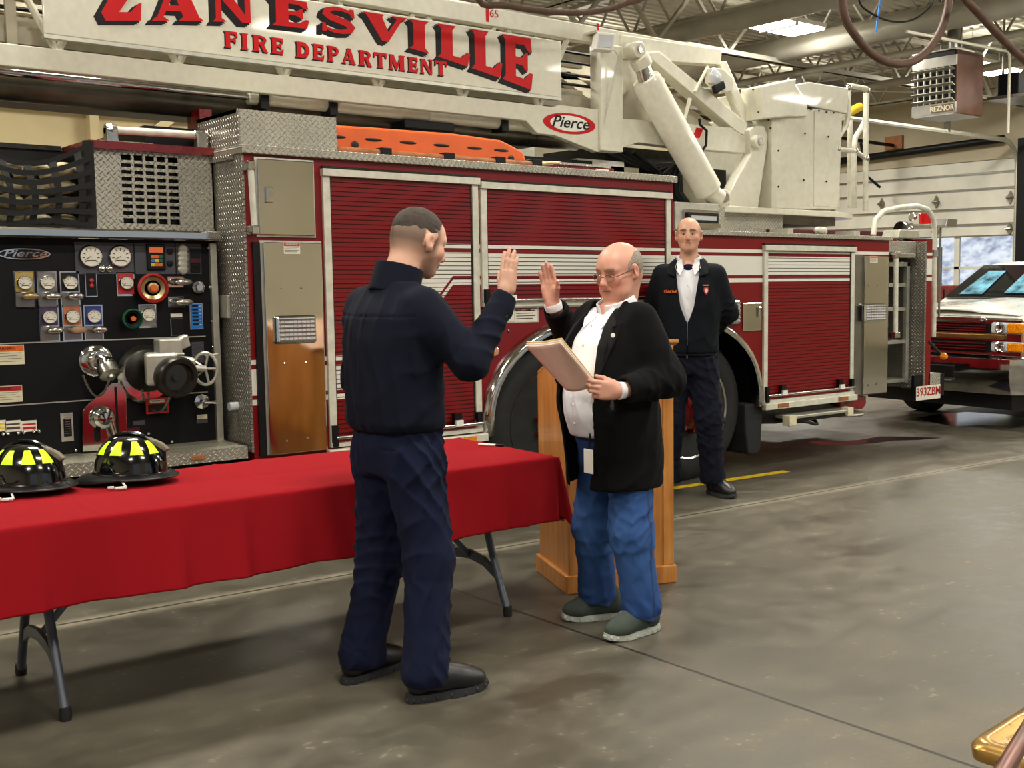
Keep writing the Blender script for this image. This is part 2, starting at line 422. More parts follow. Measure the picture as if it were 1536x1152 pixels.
for k in range(13): joist(-5+k*2.)
t = thing('air_duct', 'round grey duct running under the roof, nearer the aerial ladder', 'duct', (11.1, 11, 4.8))
MB().tube([(11.1, 17.9, 4.9), (11.1, 7., 4.9)], .16, 20).build('duct', t, 'duct', smooth=True)
t = thing('air_duct', 'round grey duct running under the roof beyond the bright lamp', 'duct', (13.1, 11, 4.8))
MB().tube([(13., 17.9, 4.86), (13., 6.5, 4.86)], .17, 20).build('duct', t, 'duct', smooth=True)
for (x, y, z, r, lab) in ((13.6, 11, 4.62, .05, 'pale pipe running just beside the far duct'), (15.1, 11, 4.55, .06, 'thick pale pipe hung under the roof behind the heater')):
    t = thing('ceiling_pipe', lab, 'pipe', (x, y, z)); MB().tube([(x, 17.9, z), (x, 5.5, z)], r, 10).build('pipe', t, 'roof_steel', smooth=True)
t = thing('sprinkler_pipe', 'thin white pipe crossing diagonally above the heater', 'pipe', (12, 10, 4.5))
MB().tube([(11.6, 8.68, 4.42), (13.8, 8.68, 4.46), (13.85, 8.68, 4.4), (13.85, 8.68, 3.4)], .02, 8).build('pipe', t, 'cream', smooth=True)
for k, (p, q) in enumerate((((10.5, 13.5, 4.25), (16, 11., 4.42)), ((9.5, 12.8, 4.5), (15.5, 13.4, 4.3)))):
    t = thing('sway_rod', 'thin steel sway rod slanting under the roof, %s one' % ('lower' if k == 0 else 'upper'), 'rod', p); MB().tube([p, q], .014, 6).build('rod', t, 'roof_steel')

# hanging lamps (the bay's own lighting, plus an added upward fill)
LX = (-3., 2., 7., 11.95, 17.); LY = (-2., 2.2, 6.6, 11.1, 15.5)
def lamp(x, y, rz=0.):
    main = abs(x-11.95) < .1 and abs(y-11.1) < .1
    if main: lab, g = 'bright high-bay lamp glowing between the two grey ducts', None
    elif x > 16 and y > 10: lab, g = 'bright high-bay lamp near the roof corner above the heater' if y < 12 else 'high-bay lamp farthest back under the roof', None
    else: lab, g = 'high-bay lamp hanging under the roof outside the view', 'high-bay lamps over the bays'
    t = thing('bay_lamp', lab, 'lamp', (x, y, 4.9), rz, g)
    MB().box(-.62, .62, -.33, .33, .03, .09).box(-.03, .03, -.34, .34, -.02, .03).build('housing', t, 'white', local=True)
    m = MB()
    for sx in (-1, 1):
        for q in range(3): m.box(sx*.05, sx*.6, -.3+q*.21, -.12+q*.21, 0, .03)
    m.build('tubes', t, 'lamp', local=True)
    MB().tube([(-.4, 0, .09), (-.4, 0, .685)], .006, 5).tube([(.4, 0, .09), (.4, 0, .685)], .006, 5).build('chain', t, 'steel', local=True)
    L = bpy.data.lights.new('lamp_light', 'AREA'); L.shape = 'RECTANGLE'; L.size = 1.2; L.size_y = .62; L.energy = LAMP_W; L.color = (1., .95, .85)
    o = bpy.data.objects.new('lamp_light', L); COL.objects.link(o); o.parent = t; o.location = (0, 0, -.03)
    L = bpy.data.lights.new('added_uplight', 'AREA'); L.shape = 'RECTANGLE'; L.size = 1.1; L.size_y = .5; L.energy = LAMP_W*.22; L.color = (1., .93, .80)  # added upward light to brighten the roof deck, not part of the fixture
    o = bpy.data.objects.new('added_uplight', L); COL.objects.link(o); o.parent = t; o.location = (0, 0, .11); o.rotation_euler = (PI, 0, 0)
LAMP_W = 125.
for x in LX:
    for y in LY:
        if (x, y) == (-3., 15.5): continue
        lamp(x, y)

# unit heater
hx = 13.; ya, yb = PX(1369, 92, hx)[1], PX(1435, 73, hx)[1]; zt, zb = 4.43, 3.62
ya = 9.62; yb = 8.93
t = thing('unit_heater', 'brown ceiling gas heater with louvered front and nameplate', 'heater', (hx+.3, 9.27, zb))
MB().box(hx+.02, hx+.62, yb, ya, zb, zt).build('case', t, 'heater_brown', bevel=.008)
f = MB(); f.mat('steel').box(hx-.01, hx+.02, yb, ya, zb, zb+.14).box(hx-.01, hx+.02, yb, ya, zt-.2, zt-.07).box(hx-.02, hx+.4, yb, ya, zt, zt+.02)
f.mat('black').box(hx+.012, hx+.021, yb+.02, ya-.02, zb+.14, zt-.2).box(hx+.0, hx+.021, yb+.02, ya-.02, zt-.07, zt-.01)
f.build('front_frame', t)
lv = MB()
for k in range(5): z = zb+.17+k*.1; lv.beam((hx-.03, yb+.02, z), (hx-.03, ya-.02, z), .07, .008, (.5, 0, 1))
for k in range(6): y = yb+.09+k*.1; lv.beam((hx-.005, y, zb+.14), (hx-.005, y, zt-.2), .035, .012, (0, 1, 0))
lv.build('louver', t, 'alu')
MB().box(hx+.0, hx+.6, yb+.03, ya-.03, zb-.015, zb).build('bottom_grille', t, 'alu')
MB().box(hx-.02, hx-.008, yb+.03, yb+.37, zb+.02, zb+.12).build('nameplate', t, 'heater_brown')
text('REZNOR', .095, (hx-.021, yb+.2, zb+.068), t, 'label_cream', 'nameplate_lettering', rot=(PI/2, 0, -PI/2), bold=.003)
MB().tube([(hx+.25, yb+.1, zt), (hx+.25, yb+.1, ZC)], .012, 6).tube([(hx+.5, ya-.1, zt), (hx+.5, ya-.1, ZC)], .012, 6).tube([(hx+.4, 9.25, zt), (hx+.4, 9.25, ZC)], .09, 14).build('hanger', t, 'steel')
# small unit behind, right edge
t = thing('door_motor', 'black garage door motor unit on a hanging bracket at the right edge', 'motor', (14, 8.2, 3.9))
a = PX(1497, 112, 14.); b_ = PX(1527, 142, 14.)
MB().box(14, 14.4, b_[1], a[1], b_[2], a[2]).build('motor', t, 'black', bevel=.01)
MB().box(13.9, 14.6, b_[1]-.3, a[1]+.1, b_[2]-.04, b_[2]).tube([(14.2, a[1]+.05, b_[2]), (14.2, a[1]+.05, ZC)], .02, 6).tube([(14.2, b_[1], a[2]), (14.2, b_[1], ZC)], .02, 6).build('bracket', t, 'steel')

# hanging hoses
def ribbon(name, px, Y, w, mat, label, cat, flat=.35, seg=10, sub=5):
    P = [Vector(PY(x, y, Y)) for x, y in px]
    P = [Vector((P[0].x, P[0].y, ZC-.02))]+P+[Vector((P[-1].x, P[-1].y, ZC-.02))] if sub else P
    pts = []
    for i in range(len(P)-1):
        a, b, c, d = P[max(i-1, 0)], P[i], P[i+1], P[min(i+2, len(P)-1)]
        for k in range(sub):
            t = k/sub; pts.append(.5*((2*b)+(c-a)*t+(2*a-5*b+4*c-d)*t*t+(3*b-a-3*c+d)*t**3))
    pts.append(P[-1])
    for _ in range(6): pts = [pts[0]]+[(pts[i-1]+pts[i]*2+pts[i+1])/4 for i in range(1, len(pts)-1)]+[pts[-1]]
    t = thing(name, label, cat, tuple(P[len(P)//2])); MB().tube(pts, w, seg).build('hose', t, mat, smooth=True); return t
ribbon('exhaust_hose', [(1258, -30), (1275, 40), (1308, 83), (1350, 98), (1385, 84), (1410, 50), (1421, 15), (1426, -40)], 5.2, .03, 'hose_brown', 'thick brown hose looping down in front of the heater', 'hose')
ribbon('exhaust_hose', [(1438, -40), (1452, 0), (1488, 42), (1536, 90), (1600, 125), (1700, 60)], 5.0, .032, 'hose_brown', 'thick brown hose sagging out of the top right corner', 'hose')
ribbon('air_hose', [(700, -30), (742, 2), (800, 15), (870, 20), (920, 12), (945, 0), (990, -40)], 6.3, .021, 'hose_brown', 'brown air hose drooping over the ladder beside the number 65', 'hose')
ribbon('cable', [(1284, -30), (1295, 10), (1325, 30), (1365, 33), (1395, 10), (1405, -30)], 6., .008, 'black', 'black cable looped near the top edge', 'cable')
ribbon('cable', [(1322, -30), (1320, 5), (1312, 60), (1319, 5), (1321, -30)], 6., .006, 'label_blue', 'blue cable hanging down beside the brown loop', 'cable')

# floor marking, puddle
a = PZ(1015, 732); b_ = PZ(1180, 707)
st = MB(); st.add([(4.9, 6.02, .003), (b_[0], b_[1]-.03, .003), (b_[0], b_[1]+.04, .003), (4.9, 6.09, .003), (4.9, 6.02, 0), (b_[0], b_[1]-.03, 0), (b_[0], b_[1]+.04, 0), (4.9, 6.09, 0)], [(0, 1, 2, 3), (0, 4, 5, 1), (1, 5, 6, 2), (2, 6, 7, 3), (3, 7, 4, 0)])
struct(st.build('trim_2', mat='yellow'))
nt = NT('water'); nt.set((.02, .015, .02, 1), .12, 0., Transmission_Weight=.0); reg(nt, 'water')
def puddle(pix, name, label):
    pts = [PZ(x, y) for x, y in pix]
    m = MB(); n = len(pts)
    m.add([(p[0], p[1], .002) for p in pts]+[(p[0], p[1], 0.0002) for p in pts], [list(range(n))]+[(i, i+n, (i+1) % n+n, (i+1) % n) for i in range(n)])
    o = m.build(name, mat='water'); tag(o, label, 'puddle'); return o
puddle([(1212, 664), (1228, 661), (1262, 662), (1290, 660), (1320, 655), (1345, 655), (1380, 656), (1412, 657), (1378, 660), (1340, 661), (1310, 665), (1275, 668), (1240, 669)], 'puddle', 'thin dark wet streak on the concrete in front of the white pickup')
puddle([(1375, 628), (1400, 622), (1450, 618), (1510, 622), (1536, 628), (1560, 634), (1520, 640), (1470, 638), (1430, 640), (1400, 634)], 'puddle', 'shiny wet patch on the floor under the white pickup')

sun = bpy.data.lights.new('sun', 'SUN'); sun.energy = 3.2; sun.angle = .3; sun.color = (1, .97, .92); so = bpy.data.objects.new('sun', sun); COL.objects.link(so)
so.rotation_euler = Vector((-.72, .22, .66)).to_track_quat('Z', 'Y').to_euler()
# world and exposure
w = bpy.data.worlds.new('world'); SC.world = w; w.use_nodes = True
bg = w.node_tree.nodes['Background']; bg.inputs[0].default_value = (.82, .9, 1., 1); bg.inputs[1].default_value = .5
SC.view_settings.view_transform = 'Standard'; SC.view_settings.look = 'None'; SC.view_settings.gamma = 1; SC.view_settings.use_curve_mapping = False
SC.view_settings.exposure = -0.1
SC.cycles.max_bounces = 8
# ================================================================== FIRE TRUCK
TY = 6.1
FT = thing('fire_truck', 'large red and white ladder fire truck with silver pump panel', 'fire truck', (5.1, 7.35, 0))
def red_striped():
    nt = NT('red_striped'); o = nt.sep(nt.obj()); x = nt.math('ADD', o[0], 5.1); z = o[2]
    # stripes step up between x=2.9..3.75
    sh = nt.n('ShaderNodeMapRange', clamp=True, ins={0: x, 1: 3.13, 2: 3.69, 3: 0., 4: .64}).outputs[0]
    sh2 = nt.n('ShaderNodeMapRange', clamp=True, ins={0: x, 1: 3.06, 2: 3.62, 3: 0., 4: .64}).outputs[0]
    za = nt.math('SUBTRACT', z, sh); zb = nt.math('SUBTRACT', z, sh2)
    m1 = nt.band(za, .815, .845); m2 = nt.band(za, .868, 1.01); 
    lo = nt.math('MAXIMUM', nt.band(za, .815, .845, .001), nt.math('MULTIPLY', nt.math('GREATER_THAN', za, .868), nt.math('LESS_THAN', zb, 1.01)))
    hi = nt.math('MAXIMUM', nt.band(zb, 1.035, 1.06, .001), lo)
    base = nt.mix(hi, srgb(114, 10, 14), srgb(216, 214, 204))
    n = nt.noise(3, 3, nt.obj())
    nt.set(base, nt.math('MULTIPLY_ADD', n, .1, .26), 0., Coat_Weight=.1, Specular_IOR_Level=.35); return reg(nt, 'red_striped')
red_striped()
# ---- body shell with the tandem wheel arch cut out of its outline
def superarc(xa, xb, z0, z1, n=26, p=2.5):
    out = []
    for k in range(n+1):
        t = PI-PI*k/n; c, s_ = math.cos(t), math.sin(t)
        out.append(((xa+xb)/2+(xb-xa)/2*math.copysign(abs(c)**(2/p), c), z0+(z1-z0)*abs(s_)**(2/p)))
    return out
AX0, AX1, AZ0, AZ1 = 3.93, 6.36, .53, 1.24
arc = superarc(AX0, AX1, AZ0, AZ1)
XF, XE = 2.44, 7.95
body = [(XF, .50)]+arc+[(XE, .50), (XE, 1.80), (5.49, 1.80), (5.49, 2.155), (XF, 2.155)]
body[1] = (AX0, .53)
body.insert(1, (AX0, .50)); body.insert(len(arc)+2, (AX1, .50))
m = MB().mat('red_striped'); m.prism(body, TY, TY+.05); m.build('body_side', FT)
m = MB().mat('red'); 
m.prism([(XF+.01, .5), (3.8, .5), (3.8, 1.3), (6.5, 1.3), (6.5, .5), (7.94, .5), (7.94, 1.79), (5.48, 1.79), (5.48, 2.15), (XF+.01, 2.15)], TY+.05, 8.6)
m.build('body_core', FT)
m = MB(); o_ = superarc(AX0-.0, AX1+.0, AZ0, AZ1); n_ = len(o_)    # black inner liner
vs = [(p[0], y, p[1]) for p in o_ for y in (TY+.05, TY+.75)]
m.add(vs, [(2*i, 2*i+2, 2*i+3, 2*i+1) for i in range(n_-1)]); m.box(AX0-.1, AX1+.1, TY+.72, TY+.76, .3, 1.29)
m.build('wheel_well', FT, 'black', solid=.004)
m = MB(); ou = superarc(AX0-.055, AX1+.055, AZ0-.02, AZ1+.05); inn = superarc(AX0+.015, AX1-.015, AZ0-.02, AZ1-.015)
vs = []
for i in range(n_):
    for (p, y) in ((ou[i], TY-.002), (((ou[i][0]+inn[i][0])/2, (ou[i][1]+inn[i][1])/2), TY-.04), (inn[i], TY-.035), (inn[i], TY+.05)): vs.append((p[0], y, p[1]))
m.add(vs, [(4*i+k, 4*i+k+1, 4*i+k+5, 4*i+k+4) for i in range(n_-1) for k in range(3)])
m.build('fender_trim', FT, 'chrome', smooth=True, solid=.004, auto=60)
MB().box(2.5, 7.9, 6.9, 7.8, .32, .52).box(2.5, 3.85, 6.3, 8.4, .3, .5).box(-1, 2.4, 6.75, 8.2, .3, .55).box(6.5, 7.5, 6.3, 8.5, .33, .5).box(7.4, 8.9, 6.9, 7.8, .42, .6).build('chassis', FT, 'black')
# ---- caps
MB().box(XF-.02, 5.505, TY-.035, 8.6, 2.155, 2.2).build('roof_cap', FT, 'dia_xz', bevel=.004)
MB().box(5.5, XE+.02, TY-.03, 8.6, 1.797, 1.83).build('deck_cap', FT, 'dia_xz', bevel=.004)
MB().box(XF-.012, XF, TY+.0, 8.6, .56, 2.155).build('side_plate', FT, 'dia_yz')
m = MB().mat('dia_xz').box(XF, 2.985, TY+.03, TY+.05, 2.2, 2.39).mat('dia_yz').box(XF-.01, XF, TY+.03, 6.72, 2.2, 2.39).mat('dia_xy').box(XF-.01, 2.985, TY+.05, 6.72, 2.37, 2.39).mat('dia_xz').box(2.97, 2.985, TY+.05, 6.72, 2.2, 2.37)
m.build('roof_box', FT)
m = MB().mat('dia_yz').box(XF-.03, XF-.012, 6.2, 6.6, 2.13, 2.16); m.build('ledge', FT)
a = PX(357, 440, XF-.012)
pl = MB().box(XF-.03, XF-.012, PX(336, 470, XF)[1]*0+6.33, 6.44, 1.28, 1.405).build('junction_box', FT, 'alu', bevel=.003)
MB().tube([(XF-.012, 6.28, .80), (XF-.06, 6.28, .80)], .022, 12).build('marker_light', FT, 'lens')

# ---- roll-up doors
def shutter(x0, x1, z0, z1, handle_z, label=None, white_hi=None):
    o = thing('x', 'x', 'x')
    bpy.data.objects.remove(o)
    pitch = .0254; m = MB(); n = int((z1-z0)/pitch); prof = []
    for i in range(n+1):
        z = z0+(z1-z0)*i/n; prof += [(z-.0024, TY-.012), (z-.0018, TY-.006), (z+.0018, TY-.006), (z+.0024, TY-.012)]
    prof = prof[2:-2]
    m.add([(x, y, z) for x in (x0, x1) for z, y in prof], [(i, i+1, len(prof)+i+1, len(prof)+i) for i in range(len(prof)-1)])
    m.mats = ['red_striped', 'slat_gap']; m.m = [0 if i % 4 == 1 else 1 for i in range(len(prof)-1)]
    d = m.build('shutter', FT)
    m = MB().mat('alu_white'); w = .042
    m.box(x0-w, x0, TY-.022, TY, z0-.05, z1+.02).box(x1, x1+w, TY-.022, TY, z0-.05, z1+.02)
    m.box(x0-w-.005, x1+w+.005, TY-.04, TY, z1+.005, z1+.045).mat('dark_metal').box(x0-w, x1+w, TY-.02, TY, z1+.045, z1+.062).box(x0, x0+.008, TY-.014, TY, z0, z1).box(x1-.012, x1, TY-.014, TY, z0, z1)
    m.build('door_frame', d, bevel=.002)
    m = MB().tube([(x0-.02, TY-.045, handle_z), (x1+.03, TY-.045, handle_z)], .011, 10).build('lift_bar', d, 'chrome_soft', smooth=True)
    m = MB()
    for xx in (x0+.13, x1-.17): MB().mat('black').box(xx, xx+.05, TY-.05, TY-.01, handle_z-.01, handle_z+.075).mat('white').box(xx-.0, xx+.05, TY-.066, TY-.04, handle_z-.002, handle_z+.034).build('latch', d)
    MB().box(x0-.035, x0-.005, TY-.05, TY-.01, handle_z-.05, handle_z+.07).build('end_bracket', d, 'black'); MB().box(x1+.0, x1+.03, TY-.04, TY-.01, handle_z, handle_z+.07).build('end_bracket', d, 'black')
    m = MB().mat('alu_white').box(x0-w, x1+w, TY-.03, TY, z0-.075, z0-.05); m.build('sill', d)
    return d
shutter(2.912, 3.832, .62, 2.055, .60)
shutter(3.935, 5.41, 1.39, 2.035, 1.355)
shutter(6.445, 7.435, .60, 1.69, .585)
for bx_ in ((2.85, 3.90, .485, .535), (6.40, 7.50, .475, .525)): MB().box(bx_[0], bx_[1], TY-.05, TY, bx_[2], bx_[3]).build('rub_rail', FT, 'alu_white', bevel=.006)
for xx, w_ in ((3.60, .10), (3.72, .09)): MB().box(xx, xx+w_, TY-.056, TY-.045, .495, .525).build('marker_light', FT, 'amber')
for xx in (6.53, 7.25): MB().box(xx, xx+.12, TY-.056, TY-.045, .487, .517).build('marker_light', FT, 'pole_wood')
# grey fixed rail above wheel arch
MB().box(3.93, 5.45, TY-.02, TY, 1.305, 1.335).build('arch_rail', FT, 'alu')

# ---- mirror finished doors
def quad_box(px, Y, th, name, mat, bevel=.004, parent=None):
    p = [PY(x, y, Y) for x, y in px]; x0 = (p[0][0]+p[3][0])/2; x1 = (p[1][0]+p[2][0])/2; z1 = (p[0][2]+p[1][2])/2; z0 = (p[2][2]+p[3][2])/2
    return MB().box(x0, x1, Y-th, Y, z0, z1).build(name, parent or FT, mat, bevel=bevel), (x0, x1, z0, z1)
d, e = quad_box([(383, 238), (467, 244), (469, 355), (386, 351)], TY, .03, 'upper_door', 'mirror_steel')
m = MB().box(e[0]-.01, e[1]+.01, TY-.012, TY-.003, e[2]-.01, e[3]+.01); m.build('door_frame', d, 'alu')
MB().box(e[0]+.035, e[0]+.075, TY-.045, TY-.03, 1.90, 1.985).build('handle', d, 'chrome', bevel=.004)
d, e = quad_box([(391, 362), (478, 366), (487, 672), (402, 684)], TY, .035, 'lower_panel', 'mirror_steel')
MB().box(e[0]-.012, e[1]+.01, TY-.014, TY-.002, e[2], e[3]+.01).build('panel_frame', d, 'alu')
MB().box(e[0]-.05, e[0]-.012, TY-.02, TY-.002, e[2], e[3]).build('hinge', d, 'black')
m = MB()
for x, y in ((422, 432), (452, 432), (427, 545), (459, 544), (430, 661), (461, 657)):
    p = PY(x, y, TY-.035); m.ball((p[0], TY-.037, p[2]), (.006, .004, .006), 8, 5)
m.build('screw', d, 'chrome')
def warn_label(px0, px1, Y, parent, head='label_red', txt='WARNING'):
    a = PY(*px0, Y); b = PY(*px1, Y); x0, x1, z1, z0 = a[0], b[0], a[2], b[2]; h = z1-z0
    o = MB().mat('label_white').box(x0, x1, Y-.003, Y, z0, z1).mat(head).box(x0+.002, x1-.002, Y-.004, Y, z1-h*.3, z1-.002).mat('decal_black')
    for k in range(4): o.box(x0+.05*(x1-x0), x0+(.9-.1*(k % 2))*(x1-x0), Y-.0038, Y, z1-h*(.42+k*.14), z1-h*(.38+k*.14))
    o = o.build('warning_label', parent)
    text(txt, h*.24, ((x0+x1)/2, Y-.005, z1-h*.16), o, 'label_white' if head != 'label_white' else 'decal_black')
    return o
warn_label((425, 364), (450, 381), TY-.036, d)
def flood(px, Y, parent, depth=.05, name='warning_light'):
    p = [PY(x, y, Y) for x, y in px]; x0, x1, z1, z0 = p[0][0], p[1][0], p[0][2], p[1][2]; cx, cz = (x0+x1)/2, (z0+z1)/2
    o = MB().box(x0, x1, Y-depth*.6, Y, z0, z1).build(name, parent, 'chrome', bevel=.018)
    m = MB(); n = 6
    m.box(x0+.012, x1-.012, Y-depth*.8, Y-depth*.5, z0+.012, z1-.012); l = m.build('lens', o, 'lens', bevel=.012)
    m = MB()
    for k in range(n): z = z0+.02+(z1-z0-.04)*k/(n-1); m.tube([(x0+.015, Y-depth*.85, z), (x1-.015, Y-depth*.85, z)], .005, 6)
    for k in range(9): x = x0+.02+(x1-x0-.04)*k/8; m.box(x-.001, x+.001, Y-depth*.85, Y-depth*.8, z0+.015, z1-.015)
    m.build('reflector', o, 'chrome_soft', smooth=True); return o
flood([(410, 474), (473, 514)], TY-.035, d)
t_ = MB().tube([PY(376, 252, TY-.06), PY(382, 343, TY-.06)], .016, 10).build('grab_rail', FT, 'alu_white', smooth=True)
m = MB()
for y in (248, 345): p = PY(376 if y < 300 else 382, y, TY-.06); MB().box(p[0]-.02, p[0]+.02, TY-.08, TY, p[2]-.025, p[2]+.025).build('rail_bracket', t_, 'chrome', bevel=.006)
d, e = quad_box([(1292, 383), (1328, 386), (1328, 587), (1292, 592)], TY, .03, 'rear_panel', 'mirror_steel')
MB().box(7.49, e[0], TY-.012, TY, e[2], e[3]+.01).build('panel_frame', d, 'steel')
flood([(1292, 456), (1325, 482)], TY-.03, d)
warn_label((1305, 384), (1316, 394), TY-.031, d, 'label_orange', '')
m = MB()
for x, y in ((1303, 428), (1316, 428), (1302, 578), (1315, 576)):
    p = PY(x, y, TY-.03); m.ball((p[0], TY-.032, p[2]), (.008, .004, .008), 8, 5)
m.build('screw', d, 'chrome')
# marker lamp, warning labels, small fittings around the arch
def oval(px, py, wx, wz, Y, name, mat, rim='chrome'):
    p = PY(px, py, Y); n = 28; 
    ring = [(p[0]+wx*math.copysign(abs(math.cos(t))**.7, math.cos(t)), p[2]+wz*math.copysign(abs(math.sin(t))**.9, math.sin(t))) for t in [2*PI*k/n for k in range(n)]]
    o = MB().prism(ring, Y-.018, Y).build(name, FT, rim, bevel=.004)
    MB().prism([(p[0]+(a-p[0])*.8, p[2]+(b-p[2])*.68) for a, b in ring], Y-.026, Y-.016).build('lens', o, mat, bevel=.003)
    return o
oval(734, 527.5, .066, .031, TY, 'turn_light', 'amber')
p = PY(760, 467, TY)
a, b = PY(751, 456, TY), PY(771, 482, TY)
o = MB().mat('label_white').box(a[0], b[0], TY-.003, TY, b[2], a[2]); o = o.build('warning_label', FT)
ring = [((a[0]+b[0])/2+.033*math.cos(t), TY-.005, (a[2]+b[2])/2+.04*math.sin(t)) for t in [2*PI*k/24 for k in range(24)]]
MB().tube(ring, .003, 6, closed=True).build('ring', o, 'decal_black')
cx, cz = (a[0]+b[0])/2, (a[2]+b[2])/2
MB().prism([(cx+.006, cz+.028), (cx-.008, cz-.002), (cx, cz-.002), (cx-.006, cz-.03), (cx+.009, cz+.006), (cx+.001, cz+.006)], TY-.005, TY-.003).build('bolt_sign', o, 'decal_black')
o = warn_label((772, 455), (806, 482), TY, FT); text('KEEP CLEAR', .022, (PY(784, 464, TY)[0], TY-.006, PY(784, 465, TY)[2]), o, 'decal_black'); 
MB().box(a[0]-.01, PY(808, 480, TY)[0], TY-.0015, TY, b[2]-.01, a[2]+.01).build('label_backing', FT, 'alu')
a, b = PY(739, 479, TY), PY(748, 499, TY); MB().box(a[0], b[0], TY-.03, TY, b[2], a[2]).build('door_catch', FT, 'steel', bevel=.006)
o_, e = quad_box([(1113, 454), (1141, 454), (1141, 496), (1113, 496)], TY, .012, 'fuel_door', 'mirror_steel'); MB().box(e[1]-.05, e[1]-.02, TY-.03, TY-.012, e[2]+.1, e[2]+.18).build('latch', o_, 'chrome', bevel=.004)
flood([(1088, 450), (1107, 486)], TY, FT)
m = MB(); 
for zz in (1.12,): m.box(6.36, 6.385, TY-.004, TY-.001, .95, 1.75)
# upper body-side seam line
# ---- wheels
def wheel(cx, cz, R, y0, w, parent, rimr, seg=48):
    prof = [(rimr, 0), (rimr+.02, -.006), (R*.80, -.012), (R*.93, -.0), (R, .03), (R, w-.03), (R*.9, w), (rimr, w)]
    o = MB().lathe(prof, (cx, y0, cz), (0, 1, 0), seg).build('wheel', parent, 'tire', smooth=True, auto=30)
    m = MB()
    for k in range(seg):
        for yy in (.06, .12, .18): pass
    r = MB().lathe([(.02, -.0), (rimr*.35, .0), (rimr*.4, .05), (rimr*.8, .08), (rimr*.86, .03), (rimr*.97, .0), (rimr+.01, -.012), (rimr+.01, .03), (.02, .09)], (cx, y0+.005, cz), (0, 1, 0), 40).build('rim', o, 'chrome_soft', smooth=True, auto=25)
    m = MB()
    for k in range(10): an = 2*PI*k/10; m.lathe([(.03, 0), (.034, .01), (.0, .012)], (cx+rimr*.6*math.cos(an), y0+.05, cz+rimr*.6*math.sin(an)), (0, 1, 0), 10)
    m.build('rim_hole', r, 'black')
    m = MB().lathe([(rimr*.42, .03), (rimr*.42, -.04), (rimr*.33, -.07), (rimr*.2, -.12), (.03, -.13)], (cx, y0+.0, cz), (0, 1, 0), 14)
    for k in range(10): an = 2*PI*(k+.5)/10; m.lathe([(.016, .03), (.016, -.05), (.0, -.055)], (cx+rimr*.45*math.cos(an), y0, cz+rimr*.45*math.sin(an)), (0, 1, 0), 8)
    m.build('hub', r, 'red', smooth=True)
    return o
wheel(5.72, .53, .53, 6.17, .3, FT, .355); wheel(4.50, .53, .53, 6.17, .3, FT, .355)
MB().prism([(6.24, .53), (6.42, .53), (6.44, .5), (6.42, .16), (6.37, .13), (6.28, .14), (6.25, .3)], TY+.02, TY+.32).build('mud_flap', FT, 'rubber', bevel=.02)
# ---- folding step and outrigger below the rear compartment
a = PY(1145, 606, TY)
s_ = MB(); s_.mat('dark_metal').prism([(6.44, .47), (6.44, .36), (6.62, .345), (7.36, .38), (7.36, .41), (7.22, .47)], TY+.05, TY+.5)
s_.mat('alu').box(6.60, 7.33, TY-.12, TY+.05, .395, .42); s_.mat('dark_metal').box(6.62, 7.32, TY-.1, TY+.3, .365, .395).mat('label_cream').box(6.58, 6.66, TY-.13, TY-.05, .345, .425).box(7.28, 7.35, TY-.13, TY-.05, .37, .435)
s_.build('folding_step', FT, bevel=.005)
s_ = MB(); s_.prism([(7.36, .49), (7.36, .40), (7.46, .385), (7.66, .385), (7.70, .42), (7.70, .49)], TY+.02, TY+.35)
s_ = s_.build('outrigger', FT, 'red', bevel=.01)
MB().tube([(7.55, TY+.18, .39), (7.55, TY+.18, .33)], .06, 14).lathe([(.20, 0), (.21, .012), (.2, .024), (.02, .03)], (7.55, TY+.18, .33), (0, 0, 1), 28).build('foot_plate', s_, 'alu', smooth=True)
loop = [(6.86+.14*math.cos(t), TY-.02+.08*math.sin(t), .345+.02*math.sin(t*2)) for t in [k/18*2*PI*1.6 for k in range(19)]]
MB().tube(loop, .013, 8).build('drain_hose', FT, 'rubber', smooth=True)
# ---- rear stair
RX = 8.47
s_ = MB().mat('alu')
s_.box(7.97, 8.47, 6.62, 6.66, .55, 1.70)
s_.box(8.36, 8.40, 6.28, 6.66, .6, 1.62)
s_ = MB(); s_.mat('steel').box(7.96, RX, 6.7, 6.72, .5, 1.76).box(7.955, 7.975, 6.12, 6.7, .5, 1.76)
s_ = s_.build('stair_well', FT)
m = MB()
for z in (.575, .92, 1.07+.14, 1.42): MB().box(7.98, 8.43, 6.26, 6.7, z-.02, z+.012).build('tread', s_, 'alu', bevel=.003)
m = MB(); m.box(8.40, 8.44, 6.24, 6.28, .55, 1.62).box(7.98, 8.44, 6.24, 6.28, 1.58, 1.62).box(7.98, 8.46, 6.2, 6.24, 1.66, 1.70); m.build('stair_frame', s_, 'alu', bevel=.003)
MB().box(RX, RX+.02, TY, 8.5, .50, 1.80).build('stair_side', FT, 'dia_yz')
MB().mat('red_striped').box(RX+.02, RX+.10, TY, 8.5, .50, 1.82).build('rear_edge', FT)
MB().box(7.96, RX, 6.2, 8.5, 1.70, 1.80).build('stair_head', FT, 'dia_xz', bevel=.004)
p, q = PY(1344, 383, TY-.03), PY(1343, 503, TY-.03)
o = MB().tube([tuple(p), tuple(q)], .022, 10).build('grab_rail', FT, 'alu_white', smooth=True)
MB().box(p[0]-.04, p[0]+.03, TY-.06, TY+.04, p[2]-.02, p[2]+.03).box(p[0]-.03, p[0]+.35, TY+.02, TY+.08, p[2]-.02, p[2]+.02).build('rail_bracket', o, 'chrome_soft', bevel=.005); MB().box(q[0]-.04, q[0]+.03, TY-.06, TY+.04, q[2]-.02, q[2]+.03).build('rail_bracket', o, 'chrome_soft', bevel=.005)
